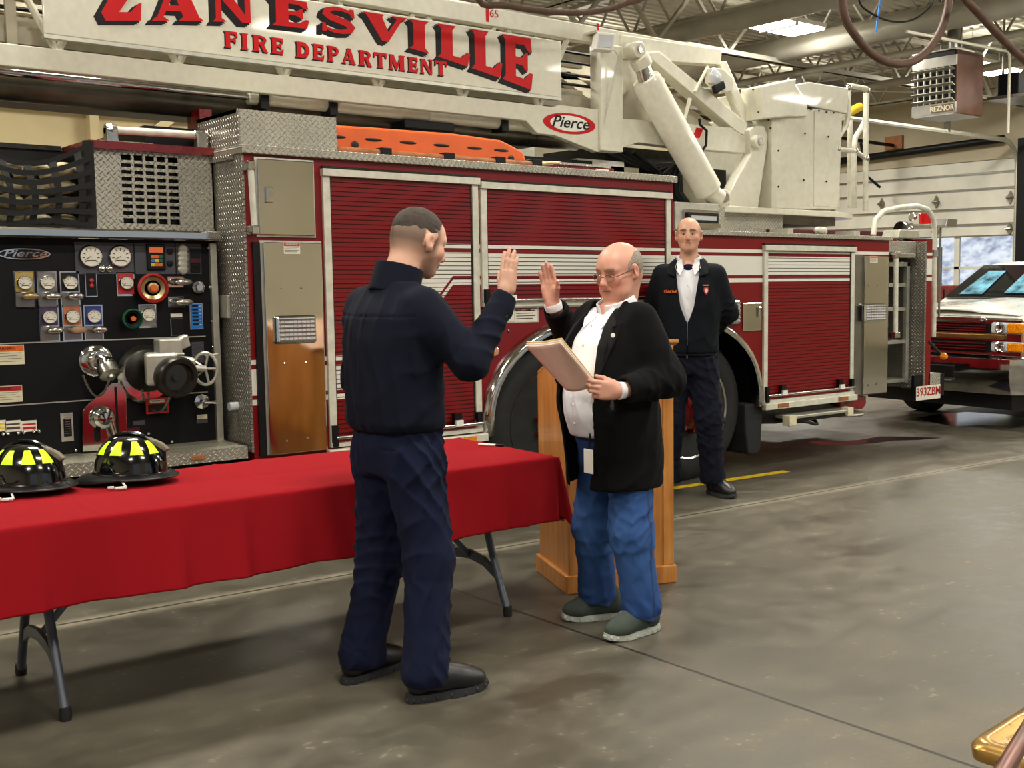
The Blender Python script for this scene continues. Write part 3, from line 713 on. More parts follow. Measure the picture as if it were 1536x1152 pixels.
path = [PY(x, y, TY+.1) for x, y in ((1310, 352), (1313, 330), (1325, 317), (1350, 311), (1375, 309), (1391, 314), (1400, 327), (1402, 345), (1401.5, 420), (1400, 505))]
o = MB().tube([tuple(v) for v in path], .024, 12).build('hoop_rail', FT, 'alu_white', smooth=True)
p = PY(1401.5, 380, TY+.1); MB().tube([tuple(p+np.array([0, 0, .03])), tuple(p-np.array([0, 0, .03]))], .034, 12).box(RX+.05, p[0], TY+.09, TY+.13, p[2]-.015, p[2]+.015).box(RX+.05, 8.66, TY+.09, TY+.13, 1.0, 1.04).build('clamp', o, 'chrome_soft')
p, q = PY(1393, 512, TY), PY(1412, 532, TY)
MB().tube([tuple(p), tuple(q)], .014, 8).build('marker_arm', FT, 'rubber', smooth=True)
q2 = PY(1413, 534, TY-.01); MB().lathe([(.032, 0), (.034, .03), (.02, .05)], tuple(q2), (0, -1, 0), 14).build('marker_light', FT, 'amber', smooth=True)
a, b = PY(1393, 561, TY), PY(1410, 583, TY); MB().box(a[0], b[0], TY, TY+.3, b[2], a[2]).build('tail_step', FT, 'dia_xz')
a, b = PY(1374, 580, TY), PY(1410, 597, TY)
o = MB().box(a[0], b[0], TY-.004, TY, b[2], a[2]).build('licence_plate', FT, 'label_white', bevel=.002)
text('393ZBM', (a[2]-b[2])*.82, ((a[0]+b[0])/2, TY-.006, (a[2]+b[2])/2+.008), o, 'label_red', sx=1.0, bold=.001)
MB().box(8.35, 8.8, TY+.01, TY+.04, .42, .62).build('tail_bracket', FT, 'black')
# ---- roof-top spotlights
p = PY(1354, 347, TY+.25)
o = MB().lathe([(.01, -.10), (.055, -.09), (.085, -.03), (.09, .03), (.085, .035), (.01, .03)], tuple(p), (-1, .1, 0), 20).tube([tuple(p), tuple(p-np.array([0, 0, .12]))], .015, 8).build('spotlight', FT, 'chrome', smooth=True)
a, b = PY(1348, 344, TY+.12), PY(1380, 358, TY+.12); MB().prism([(a[0]+.02, a[2]), (b[0]-.02, a[2]), (b[0], b[2]), (a[0]-.01, b[2])], TY+.12, TY+.3).build('vent_cap', FT, 'alu', bevel=.006)
a, b = PY(1375, 322, 6.6), PY(1395, 336, 6.6)
o = MB().lathe([(.06, 0), (.062, .09), (.05, .1), (.0, .1)], ((a[0]+b[0])/2+.03, 6.6, b[2]), (0, 0, 1), 20).build('beacon', FT, 'red_glass', smooth=True)
MB().lathe([(.01, .0), (.035, .02), (.045, .05), (.03, .06)], (a[0]-.02, 6.6, b[2]+.06), (-1, 0, 0), 14).box(a[0]-.25, b[0]+.2, 6.56, 6.64, b[2]-.03, b[2]-.01).box(a[0]-.1, a[0]-.08, 6.58, 6.62, 1.8, b[2]).build('beacon_mount', o, 'chrome_soft')
a, b = PY(1412, 328, 6.6), PY(1430, 341, 6.6)
o = MB().prism([(a[0], b[2]), (a[0]+.03, a[2]), (b[0], a[2]), (b[0]-.02, b[2])], 6.55, 6.75).build('floodlight', FT, 'steel', bevel=.004)
MB().tube([(a[0]+.06, 6.65, b[2]), (a[0]+.06, 6.65, 1.1)], .012, 8).build('mast', o, 'steel')
MB().box(8.57, 9.3, 6.6, 6.7, 1.1, 1.16).build('mast_arm', FT, 'steel')
# ================================================================== PUMP HOUSE
PP = 6.45
PPx = lambda x, y, d=0.: Vector(PY(x, y, PP-d))
PN = MB().box(.2, 2.40, PP, PP+.06, .57, 1.70).build('pump_panel', FT, 'panel_black')
m = MB().mat('black').box(.2, 2.44, PP+.06, 8.6, .3, 1.74); m.build('pump_house', FT)
m = MB()
for y in (515, 608.5):
    a = PPx(0, y); z = a.z-.002; m.box(.2, 2.33, PP-.004, PP, z-.003, z+.003)
m.build('panel_seam', PN, 'alu')
m = MB().box(2.365, 2.40, PP-.03, PP, .57, 1.69); m.build('edge_trim', PN, 'alu', bevel=.003)
MB().box(.2, 2.41, PP-.10, PP+.02, 1.70, 1.755).build('chrome_shelf', FT, 'mirror_steel', bevel=.012)
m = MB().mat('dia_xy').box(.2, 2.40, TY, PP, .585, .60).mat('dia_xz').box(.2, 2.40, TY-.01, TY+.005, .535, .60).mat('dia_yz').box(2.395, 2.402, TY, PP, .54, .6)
m.build('side_step', FT)
MB().box(2.1, 2.17, TY-.016, TY-.008, .555, .575).build('marker_light', FT, 'pole_wood')

def gauge(px, py, r, parent, face='label_white', needle=True, n=9):
    c = PPx(px, py); c.y = PP-.012
    g = MB().lathe([(r, .012), (r, -.012), (r*.9, -.02), (r*.84, -.014)], c, (0, 1, 0), 26).build('pressure_gauge', parent, 'chrome', smooth=True)
    m = MB().lathe([(r*.84, -.004), (r*.84, -.014), (.0, -.0142)], c, (0, 1, 0), 24); m.build('dial', g, face)
    m = MB()
    for k in range(n):
        an = math.radians(225-270*k/(n-1)); dx, dz = math.cos(an), math.sin(an)
        m.beam((c.x+dx*r*.5, PP-.0275, c.z+dz*r*.5), (c.x+dx*r*.72, PP-.0275, c.z+dz*r*.72), .06*r, .001, (0, 1, 0))
    m.beam((c.x, PP-.028, c.z), (c.x-r*.5, PP-.028, c.z-r*.3), .05*r, .001, (0, 1, 0)); m.box(c.x-r*.4, c.x+r*.4, PP-.0278, PP-.027, c.z-r*.42, c.z-r*.34)
    m.build('markings', g, 'decal_black'); return g
# top instrument plate
a, b = PPx(111, 363), PPx(302, 411)
TP = MB().box(a.x, b.x, PP-.006, PP, b.z, a.z).build('instrument_plate', FT, 'grey_panel')
m = MB()
for x in (200.5, 262.5): q = PPx(x, 380); m.box(q.x-.003, q.x+.003, PP-.008, PP-.004, b.z, a.z)
m.build('plate_gap', TP, 'black')
for x in (134.5, 178.5): gauge(x, 384.5, .058, TP)
m = MB()
for x in (152, 163):
    q = PPx(x, 403); m.lathe([(.018, .0), (.018, -.012), (.008, -.02)], (q.x, PP-.006, q.z), (0, 1, 0), 12)
m.build('knob', TP, 'chrome', smooth=True)
a, b = PPx(218, 366), PPx(247, 405)
scr = MB().box(a.x, b.x, PP-.022, PP-.004, b.z, a.z).build('pressure_governor', TP, 'black', bevel=.004)
m = MB(); 
cols = ('label_orange', 'label_orange', 'green', 'label_blue', 'yellow', 'green', 'yellow', 'label_orange')
k = 0
for yy in (385, 391, 397):
    for xx in (227, 233, 239):
        q = PPx(xx, yy); m.mat(cols[k % 8]).box(q.x-.009, q.x+.009, PP-.026, PP-.02, q.z-.008, q.z+.008); k += 1
q = PPx(232, 375); m.mat('lcd').box(q.x-.035, q.x+.035, PP-.0235, PP-.02, q.z-.014, q.z+.014)
m.build('button', scr)
for x, y in ((254, 377), (254, 395)): q = PPx(x, y); MB().lathe([(.016, 0), (.016, -.01), (0, -.012)], (q.x, PP-.006, q.z), (0, 1, 0), 12).build('port', TP, 'black')
m = MB().mat('alu')
for y in (374, 381.5, 389, 396.5, 404):
    q = PPx(274, y); m.lathe([(.028, 0), (.028, -.006), (.02, -.012), (0, -.013)], (q.x, PP-.006, q.z), (0, 1, 0), 14)
for y, c in ((376, 'black'), (383, 'black'), (391, 'red_dark'), (398, 'black'), (405, 'black')):
    q = PPx(292, y); m.mat(c).box(q.x-.026, q.x+.026, PP-.016, PP-.006, q.z-.011, q.z+.011)
m.build('switch', TP)
def pull_handle(px, py, parent, col='chrome_soft', w=.055):
    q = PPx(px, py); m = MB().mat('chrome').tube([(q.x-w*.7, PP, q.z), (q.x-w*.7, PP-.05, q.z)], .009, 8).mat(col).ball((q.x, PP-.055, q.z), (w, .018, .02), 14, 8)
    return m.build('pull_handle', parent, smooth=True)
def valve(px, py, col, row_h=.16):   # plate, gauge, T-handle
    c = PPx(px, py); w = .040
    o = MB().mat('chrome').box(c.x-w-.006, c.x+w+.006, PP-.006, PP, c.z-.125, c.z+.058).mat(col).box(c.x-w, c.x+w, PP-.008, PP-.004, c.z-.045, c.z+.052).mat('steel').box(c.x-w, c.x+w, PP-.009, PP-.004, c.z-.12, c.z-.05).build('valve_control', FT)
    gauge(px, py, .036, o); pull_handle(px+6, py+20, o, w=.040, col= {'plate_yellow': 'plate_brass', 'plate_orange': 'hose_tan'}.get(col, 'chrome_soft'))
for x, y, c in ((36, 424, 'plate_yellow'), (70, 424, 'steel'), (104, 424, 'dark_metal'), (73, 475, 'purple'), (107.5, 474.5, 'plate_orange'), (139.5, 474, 'blue_dk')): valve(x, y, c)
def plain_gauge(x, y, col):
    c = PPx(x, y); o = MB().mat('chrome').box(c.x-.045, c.x+.045, PP-.006, PP, c.z-.07, c.z+.055).mat(col).box(c.x-.04, c.x+.04, PP-.008, PP-.004, c.z-.06, c.z+.05).build('gauge_plate', FT); gauge(x, y, .036, o)
plain_gauge(188, 424, 'label_red'); plain_gauge(221, 472, 'steel')
def handwheel(px, py, R, rim, face, out=.06):
    c = PPx(px, py); o = MB().lathe([(R, -out), (R, -out-.012), (R*.86, -out-.02), (R*.8, -out-.01), (R*.8, -out)], (c.x, PP, c.z), (0, 1, 0), 32).build('valve_wheel', FT, rim, smooth=True)
    MB().lathe([(R*.82, -out), (R*.78, -out-.008), (R*.4, -out+.004), (R*.36, -out-.012), (.02, -out-.014), (.02, 0)], (c.x, PP, c.z), (0, 1, 0), 32).build('wheel_face', o, face, smooth=True)
    MB().lathe([(R*.26, -out-.012), (R*.24, -out-.022), (0, -out-.023)], (c.x, PP, c.z), (0, 1, 0), 20).build('hub_badge', o, 'label_red' if R > .08 else 'label_orange')
handwheel(223.5, 432, .078, 'label_red', 'plate_brass'); handwheel(194, 477.5, .052, 'green', 'black', .05)
c = PPx(136.5, 427); o = MB().mat('chrome').box(c.x-.028, c.x+.028, PP-.004, PP, c.z-.064, c.z+.064).mat('black').box(c.x-.024, c.x+.024, PP-.008, PP-.002, c.z-.058, c.z+.058).build('indicator_plate', FT)
m = MB()
for dz in (.022, -.006): m.lathe([(.012, 0), (.01, -.008), (0, -.01)], (c.x, PP-.008, c.z+dz), (0, 1, 0), 10)
m.build('lamp', o, 'label_red')
for x, y in ((267, 423), (268, 453)):
    c = PPx(x-4, y); o = MB().box(c.x-.042, c.x+.042, PP-.005, PP, c.z-.03, c.z+.03).build('pull_plate', FT, 'chrome', bevel=.003); pull_handle(x+3, y, o, w=.05)
c = PPx(296, 431); MB().lathe([(.035, 0), (.035, -.02), (.022, -.024), (.018, -.04), (0, -.04)], (c.x, PP, c.z), (0, 1, 0), 8).build('knob', FT, 'chrome')
c = PPx(265, 487); o = MB().box(c.x-.034, c.x+.034, PP-.006, PP, c.z-.06, c.z+.035).build('drain_plate', FT, 'chrome', bevel=.003)
MB().mat('black').box(c.x-.03, c.x+.03, PP-.016, PP-.004, c.z-.055, c.z+.03).mat('label_white').box(c.x-.03, c.x+.03, PP-.004, PP, c.z+.04, c.z+.06).build('lever_box', o)
a, b = PPx(285, 456), PPx(303.5, 492.5)
o = MB().mat('alu').box(a.x-.004, b.x+.004, PP-.004, PP, b.z-.004, a.z+.004).mat('label_blue').box(a.x, b.x, PP-.006, PP, b.z, a.z).build('blue_level_gauge', FT)
m = MB()
for k in range(6): z = b.z+.02+k*.02; m.mat('decal_black').box(a.x+.008, a.x+.04, PP-.008, PP-.005, z, z+.01).mat('label_white').box(a.x+.045, b.x-.006, PP-.0075, PP-.005, z, z+.004)
m.build('markings', o)
def plate(px0, px1, head, txt, d=.004, sm=True):
    a, b = PPx(*px0), PPx(*px1); h = a.z-b.z; m = MB().mat('label_cream').box(a.x, b.x, PP-d, PP, b.z, a.z).mat(head).box(a.x+.002, b.x-.002, PP-d-.001, PP, a.z-h*.32, a.z-.003).mat('grey_panel')
    for k in range(4): m.box(a.x+.01, b.x-.012-.02*(k % 2), PP-d-.0008, PP, a.z-h*(.42+k*.14), a.z-h*(.40+k*.14))
    o = m.build('warning_label', FT)
    if txt: text(txt, h*.2, ((a.x+b.x)/2, PP-d-.002, a.z-h*.17), o, 'decal_black')
    return o
plate((-22, 519), (37, 546), 'label_orange', 'WARNING'); plate((-22, 580.5), (34, 602), 'label_red', 'DANGER')
for x, c in ((-3, 'yellow'), (19.5, 'steel'), (43.5, 'label_red')):
    q = PPx(x, 639); MB().mat('label_white').box(q.x-.035, q.x+.035, PP-.003, PP, q.z-.028, q.z+.028).mat(c).box(q.x-.03, q.x+.03, PP-.0045, PP, q.z-.016, q.z-.004).box(q.x-.03, q.x+.03, PP-.0045, PP, q.z+.006, q.z+.014).build('drain_label', FT)
m = MB()
for x, y in ((4, 651), (11.5, 650.5), (27, 649), (35, 648.5), (50, 647), (58, 646.5), (113, 675), (257, 662), (317, 482), (319, 520), (321, 573), (312, 372), (314, 431), (222, 650)):
    q = PPx(x, y); MB().ball((q.x, PP-.008, q.z), (.010, .01, .010), 8, 6).build('panel_knob', FT, 'chrome', smooth=True)
a, b = PPx(90, 620), PPx(110.5, 661); o = MB().mat('alu').box(a.x, b.x, PP-.006, PP, b.z, a.z).mat('black').box(a.x+.012, b.x-.008, PP-.008, PP, b.z+.025, a.z-.03).build('rating_plate', FT)
m = MB()
for k in range(9): z = b.z+.04+k*.012; m.box(a.x+.018, b.x-.014, PP-.0088, PP, z, z+.003)
m.build('markings', o, 'steel')
a, b = PPx(287, 513), PPx(306.5, 544); o = MB().box(a.x, b.x, PP-.003, PP, b.z, a.z).build('rating_plate', FT, 'grey_panel')
m = MB()
for k in range(5): z = b.z+.02+k*.022; m.box(a.x+.008, b.x-.01, PP-.004, PP, z, z+.004)
m.build('markings', o, 'steel')
for x, y, w_, h_, c in ((208, 634, .03, .012, 'grey_panel'), (200, 645, .032, .012, 'red_dark'), (303, 625, .028, .012, 'label_cream'), (303, 632, .03, .01, 'grey_panel')):
    q = PPx(x, y); MB().box(q.x-w_, q.x+w_, PP-.004, PP, q.z-h_, q.z+h_).build('small_label', FT, c)
# maker's oval badge
c = PPx(36, 381); ring = [(c.x+.118*math.cos(2*PI*k/36), c.z+.028*math.sin(2*PI*k/36)) for k in range(36)]
o = MB().prism(ring, PP-.008, PP).build('oval_badge', FT, 'chrome'); MB().prism([(c.x+(a-c.x)*.93, c.z+(b-c.z)*.8) for a, b in ring], PP-.0095, PP-.007).build('badge_field', o, 'black')
text('Pierce', .05, (c.x, PP-.010, c.z+.002), o, 'chrome', shear=.35, sx=1.55, bold=.0006)
# small discharge with capped elbow
c = PPx(143, 541)
o = MB().lathe([(.082, 0), (.082, -.012), (.07, -.02), (.045, -.022), (.045, -.08), (.05, -.085), (.05, -.1), (.02, -.105)], (c.x, PP, c.z), (0, 1, 0), 32).build('discharge', FT, 'chrome', smooth=True)
e = PPx(164, 561, .22)
MB().tube([(c.x, PP-.08, c.z), (c.x+.02, PP-.16, c.z-.01), (e.x-.005, PP-.19, e.z+.05), (e.x, PP-.2, e.z+.01)], [.038, .038, .038, .04], 18).build('elbow', o, 'chrome', smooth=True)
dcap = (.15, -.6, -.75); MB().lathe([(.048, -.02), (.051, -.0), (.051, .032), (.040, .036), (.02, .04), (.018, .055), (0, .056)], (e.x, PP-.2, e.z+.02), dcap, 24).build('cap', o, 'steel', smooth=True)
f = PPx(166, 575)
def chain(p, q, sag, n=26, r=.0035, name='chain', parent=None, mat='steel'):
    p, q = Vector(p), Vector(q); m = MB()
    for k in range(n):
        t = (k+.5)/n; c = p.lerp(q, t); c.z -= sag*4*t*(1-t); t2 = t+.02; c2 = p.lerp(q, t2); c2.z -= sag*4*t2*(1-t2); d = (c2-c).normalized(); L = (p-q).length*1.2/n+sag*2.2/n
        s_ = Vector((0, 1, 0)) if k % 2 else d.cross(Vector((0, 1, 0)))
        ring = [c+d*math.cos(a)*L*.6+s_*math.sin(a)*L*.35 for a in [2*PI*j/8 for j in range(8)]]
        m.tube(ring, r, 4, closed=True)
    return m.build(name, parent, mat)
chain((c.x-.07, PP-.03, c.z-.07), (e.x+.02, PP-.15, e.z-.03), .1, 34, .0025, parent=o)
# polished guard plate with slots and disc handle
g = [PPx(x, y) for x, y in ((120, 676), (120, 616), (124, 609), (163, 574), (173, 573), (181, 580), (185, 592), (187, 673))]
o = MB().prism([(p.x, p.z) for p in g], PP-.05, PP-.04).build('guard_plate', FT, 'mirror_steel', bevel=.002)
def slot(px0, px1, name='slot'):
    a, b = PPx(*px0), PPx(*px1); r = (b.x-a.x)/2; cx = (a.x+b.x)/2; P = [(cx+r*math.cos(t), a.z-r+r*math.sin(t)) for t in [PI*k/8 for k in range(9)]]+[(cx-r*math.cos(t), b.z+r-r*math.sin(t)) for t in [PI*k/8 for k in range(9)]]
    MB().prism(P, PP-.052, PP-.049).build(name, o, 'black')
slot((167, 579), (175, 668)); slot((136, 640), (147, 661))
p = PPx(148, 625); MB().lathe([(.056, -.05), (.06, -.06), (.05, -.075), (.05, -.10), (.035, -.11), (.03, -.13), (0, -.135)], (p.x, PP, p.z), (0, 1, 0), 28).build('disc_handle', o, 'chrome', smooth=True)
a, b = PPx(166, 628, .1), PPx(176, 662, .1); MB().tube([tuple(a), tuple(b)], .012, 10).build('lever', o, 'chrome', smooth=True)
# large intake valve
c = PPx(216, 553)
o = MB().lathe([(.135, 0), (.14, -.02), (.12, -.04), (.105, -.05)], (c.x, PP, c.z-.01), (0, 1, 0), 40).build('intake', FT, 'dark_metal', smooth=True)
MB().lathe([(.108, -.02), (.10, -.10), (.095, -.16)], (c.x+.02, PP, c.z-.01), (.25, -1, 0), 32).build('intake_body', o, 'black_gloss', smooth=True)
MB().lathe([(.14, -.004), (.142, -.03), (.125, -.05)], (c.x+.0, PP+.004, c.z-.04), (0, 1, 0), 40).build('intake_ring', o, 'chrome', smooth=True)
def at(px, py, d): return Vector(PY(px, py, PP-d))
q = at(238, 555, .2); r_ = at(262, 566, .3)
MB().obox(at(242, 553, .20), (.075, -.02, 0), (.015, .06, 0), (0, 0, .085)).obox(at(275, 548, .22), (.055, -.01, -.01), (.01, .05, 0), (.0, .0, .05)).build('valve_body', o, 'alu', bevel=.015)
MB().lathe([(.10, .0), (.108, .02), (.11, .07), (.10, .085), (.078, .085), (.07, .07), (0, .065)], at(257, 563, .22), (.18, -1, -.12), 32).build('intake_cap', o, 'dark_metal', smooth=True)
MB().lathe([(.072, .0), (.07, .012), (.02, .014), (.015, .03), (0, .03)], at(259.5, 565, .29), (.18, -1, -.12), 28).build('cap_face', o, 'rubber', smooth=True)
MB().obox(at(252, 520, .2), (.058, 0, 0), (0, .05, 0), (0, 0, .042)).obox(at(274, 513, .2), (.026, 0, .01), (0, .03, 0), (-.008, 0, .032)).obox(at(252, 531, .2), (.068, 0, 0), (0, .055, 0), (0, 0, .008)).build('motor_housing', o, 'alu', bevel=.014)
a = at(287, 552, .2); b = at(308, 553, .2); MB().tube([a, b], .018, 10).build('wheel_shaft', o, 'alu', smooth=True)
hc = b; ring = [hc+Vector((.018*math.cos(t), .075*math.cos(t)*-.4, 0))+Vector((.035*math.cos(t), 0, .085*math.sin(t))) for t in [2*PI*k/24 for k in range(24)]]
m = MB().tube(ring, .009, 8, closed=True)
for k in (0, 5, 10, 14, 19): m.tube([hc, ring[k]], .007, 6)
m.tube([hc+Vector((0, 0, .07)), hc+Vector((.07, 0, .075))], .006, 6); m.build('handwheel', o, 'alu', smooth=True)
a, b = PPx(214, 597), PPx(249, 617.5)
tg = MB().mat('label_red').box(a.x, b.x, PP-.05, PP-.045, b.z, a.z).mat('label_white').box(a.x+.02, b.x-.02, PP-.052, PP-.045, a.z-.024, a.z-.008).mat('dark_metal').box(a.x+.01, b.x-.01, PP-.052, PP-.045, b.z+.01, a.z-.032).build('warning_tag', o)
text('WATEROUS', .014, ((a.x+b.x)/2, PP-.053, a.z-.016), tg, 'decal_black')
chain(at(213, 585, .05), at(216, 600, .05), .0, 5, .003, parent=o); chain(at(262, 575, .26), at(229, 615, .07), .06, 26, .0035, parent=o)
c = PPx(302, 602); o = MB().lathe([(.042, 0), (.042, -.012), (.018, -.02), (.014, -.05), (0, -.052)], (c.x, PP, c.z), (0, 1, 0), 8).tube([(c.x, PP-.045, c.z), (c.x+.06, PP-.055, c.z-.005)], .01, 8).build('quarter_turn_valve', FT, 'chrome')

# ---- upper level: hose bed with webbing, diamond-plate grille box
GX0, GX1 = PY(140, 300, 6.5)[0], PY(322, 300, 6.5)[0]
gz0, gz1 = 1.76, 2.17
o = MB()
hx0, hx1 = PY(183, 280, 6.5)[0], PY(268, 280, 6.5)[0]; hz0, hz1 = PY(190, 335, 6.5)[2], PY(190, 232, 6.5)[2]
o.box(GX0, hx0, 6.5, 6.51, gz0, gz1).box(hx1, GX1, 6.5, 6.51, gz0, gz1).box(hx0, hx1, 6.5, 6.51, gz0, hz0).box(hx0, hx1, 6.5, 6.51, hz1, gz1)
nx, nz = 5, 10
for i in range(1, nx): x = hx0+(hx1-hx0)*i/nx; o.box(x-.007, x+.007, 6.5, 6.51, hz0, hz1)
for j in range(1, nz): z = hz0+(hz1-hz0)*j/nz; o.box(hx0, hx1, 6.5005, 6.5095, z-.008, z+.008)
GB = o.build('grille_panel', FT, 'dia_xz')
m = MB().mat('black').box(GX0+.005, GX1-.005, 6.56, 7.9, gz0, gz1-.01).mat('alu').box(GX0-.012, GX0, 6.49, 6.6, gz0, gz1).mat('dia_yz').box(GX1-.01, GX1, 6.5, 7.9, gz0, gz1)
m.build('grille_box', FT)
MB().box(GX0-.02, GX1+.02, 6.46, 7.9, gz1, gz1+.04).build('red_coaming', FT, 'red')
MB().box(GX0+.1, GX1-.25, 6.7, 7.5, gz1+.04, gz1+.07).build('tread_plate', FT, 'dia_xz')
a, b = PY(166, 195, 6.55), PY(301, 203, 6.55)
r_ = MB().tube([tuple(a), tuple(b)], .021, 12).build('top_rail', FT, 'alu_white', smooth=True)
MB().box(a[0]-.03, a[0]+.03, 6.52, 6.58, gz1+.04, a[2]+.015).lathe([(.03, -.03), (.034, 0), (.03, .03)], tuple(a), (1, 0, 0), 12).build('rail_bracket', r_, 'chrome_soft', bevel=.006); MB().box(b[0]-.03, b[0]+.03, 6.52, 6.58, gz1+.04, b[2]+.015).lathe([(.026, -.04), (.026, .04)], tuple(b), (1, 0, 0), 12).build('rail_bracket', r_, 'chrome_soft', bevel=.006)
# webbing-covered hose bed
HX1 = GX0-.03
m = MB().box(.1, HX1, 6.95, 7.0, 1.76, 2.2).box(.1, HX1, 6.4, 7.0, 1.755, 1.765).box(HX1-.004, HX1+.01, 6.45, 7.0, 1.76, 2.16); m.build('hose_bed', FT, 'black')
MB().box(.1, HX1, 6.93, 7.9, 2.19, 2.215).build('hose_bed_cover', FT, 'dark_metal')
MB().box(HX1+.0, HX1+.02, 6.46, 6.95, 1.76, 2.17).build('bed_divider', FT, 'red_dark')
def net(u, v):
    x = .15+(HX1-.15)*u; sag = .085*math.sin(PI*min(1, max(0, (x-1.22)/(HX1-1.22))))if x > 1.2 else 0
    return Vector((x+.03*math.sin(v*5)*(1-abs(2*u-1)), 6.44-.05*math.sin(PI*v)+.02*math.sin(u*17), 1.78+(.40-sag*1.3)*v+.012*math.sin(u*23)*(1-v)))
m = MB(); w = .014
for i in range(15):
    u = (i+.5)/15
    m.add([p for k in range(13) for p in (net(u-w*.7, k/12), net(u+w*.7, k/12))], [(2*k, 2*k+1, 2*k+3, 2*k+2) for k in range(12)])
for j in range(7):
    v = j/6
    m.add([p for k in range(41) for p in (net(k/40, v)+Vector((0, -.004, -w)), net(k/40, v)+Vector((0, -.004, w)))], [(2*k, 2*k+1, 2*k+3, 2*k+2) for k in range(40)])
m.box(HX1-.02, HX1+.02, 6.42, 6.46, 1.74, 2.2)
m.build('webbing_net', FT, 'webbing', solid=.003)
rowlab = ('bottom', 'second', 'third', 'topmost')
for r in range(4):
    z = 1.80+r*.085; t = thing('fire_hose', 'folded pale canvas fire hose, %s layer behind the black webbing' % rowlab[r], 'fire hose', (1.4, 6.7, z), group='folded hoses behind the webbing'); 
    m = MB(); x = .3; k = 0
    while x < HX1-.06:
        m.ball((x, 6.52+rng.uniform(0, .03), z+rng.uniform(-.006, .006)), (.062, .05, .036), 12, 8); m.tube([(x, 6.54, z), (x, 6.9, z)], .032, 8); x += .125; k += 1
    m.build('hose_fold', t, 'hose_canvas', smooth=True)
# small red block and bottles behind
a, b = PY(299, 163, 6.9), PY(318, 185, 6.9); MB().box(a[0], b[0], 6.9, 7.1, b[2]-.15, a[2]).build('red_post', FT, 'red')
# ================================================================== AERIAL LADDER, TURNTABLE, CONTROLS
LY_, LF = 6.75, 7.95
LX = lambda x, y, Y=LY_: PY(x, y, Y)
def poly(px, Y): return [(PY(x, y, Y)[0], PY(x, y, Y)[2]) for x, y in px]
zb0, zb1 = LX(0, 98)[2], LX(0, 63.5)[2]       # lower rail
zt0, zt1 = LX(902, 66)[2], LX(902, 41)[2]     # top rail
LD = MB().mat('cream')
lowr = [(-3., zb0), (LX(789, 181)[0], zb0)]+poly([(806, 200), (833, 203), (896, 228), (931, 223), (931, 190)], LY_)+[(-3., zb1)]
lowr = [(-3., zb0), (LX(789, 181)[0], zb0)]+poly([(806, 200), (833, 203), (896, 228), (931, 223)], LY_)+[(LX(931, 200)[0], zb1+.02), (LX(838, 150)[0], zb1+.02), (LX(830, 152)[0], zb1), (-3., zb1)]
LD = LD.prism(lowr, LY_, LY_+.07).build('aerial_ladder', FT, bevel=.006); MB().prism(lowr, LF-.07, LF).build('base_rail', LD, 'cream', bevel=.006)
xe = LX(1082, 85)[0]; zbe = LX(1000, 78)[2]
MB().box(-3., xe, LY_, LY_+.08, zt0, zt1).build('handrail_beam', LD, 'cream', bevel=.006); MB().box(-3., xe, LF-.08, LF, zt0, zt1).build('handrail_beam', LD, 'cream', bevel=.006)
x0, x1 = LX(897, 60)[0], LX(930, 60)[0]
MB().box(x0, x1, LY_-.03, LY_+.1, LX(900, 226)[2], zt0).build('ladder_post', LD, 'cream', bevel=.006); MB().box(x0, x1, LF-.1, LF+.03, 2.43, zt0).build('ladder_post', LD, 'cream', bevel=.006)
for Y in (LY_+.04, LF-.04):
    m = MB()
    for x in np.arange(-2.6, 5.2, .62):
        for s_ in (-1, 1): m.tube([(x, Y, zb1-.01), (x+s_*.26, Y, zt0+.01)], .02, 8)
    m.build('lattice', LD, 'cream', smooth=True)
m = MB()                                       # inner ladder sections and rungs
for k, (yo, za, zb_) in enumerate(((.14, .05, .02), (.26, .12, .0))):
    for Y in (LY_+yo, LF-yo):
        m.box(-3., 5.4, Y, Y+.05, zb1-.02+za, zb1+.07+za).box(-3., 5.4, Y, Y+.05, zt0-.14+zb_, zt0-.08+zb_)
        for x in np.arange(-2.4, 5.3, .7): m.tube([(x, Y+.02, zb1+.06+za), (x+.3, Y+.02, zt0-.1+zb_)], .016, 6)
for x in np.arange(-2.8, 5.4, .33): m.tube([(x, LY_+.2, zb1+.12), (x, LF-.2, zb1+.12)], .017, 6)
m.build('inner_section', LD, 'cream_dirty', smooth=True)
m = MB()
for x in (1.35, 1.52): MB().box(x, x+.05, LY_+.1, LY_+.13, zt0-.5, zt1).build('inner_post', LD, 'cream_dirty')
m = MB()
for dz in (.10, .17, .26, .33): m.tube([(-3., LY_+.14, zb1+dz+.12), (5.45, LY_+.14, zb1+dz+.1)], .012, 6)
m.build('ladder_cable', LD, 'black')
# sign board
SY = 6.70
sx0, sx1 = PY(65, 30, SY)[0], PY(842, 100, SY)[0]; sz0, sz1 = PY(450, 97, SY)[2]-.003, PY(842, 62, SY)[2]
SG = MB().box(sx0, sx1, SY, SY+.02, sz0, sz1).build('sign_board', FT, 'cream', bevel=.006)
MB().box(sx0, sx1, SY+.0, SY+.05, sz0-.02, sz0).build('sign_ledge', SG, 'alu')

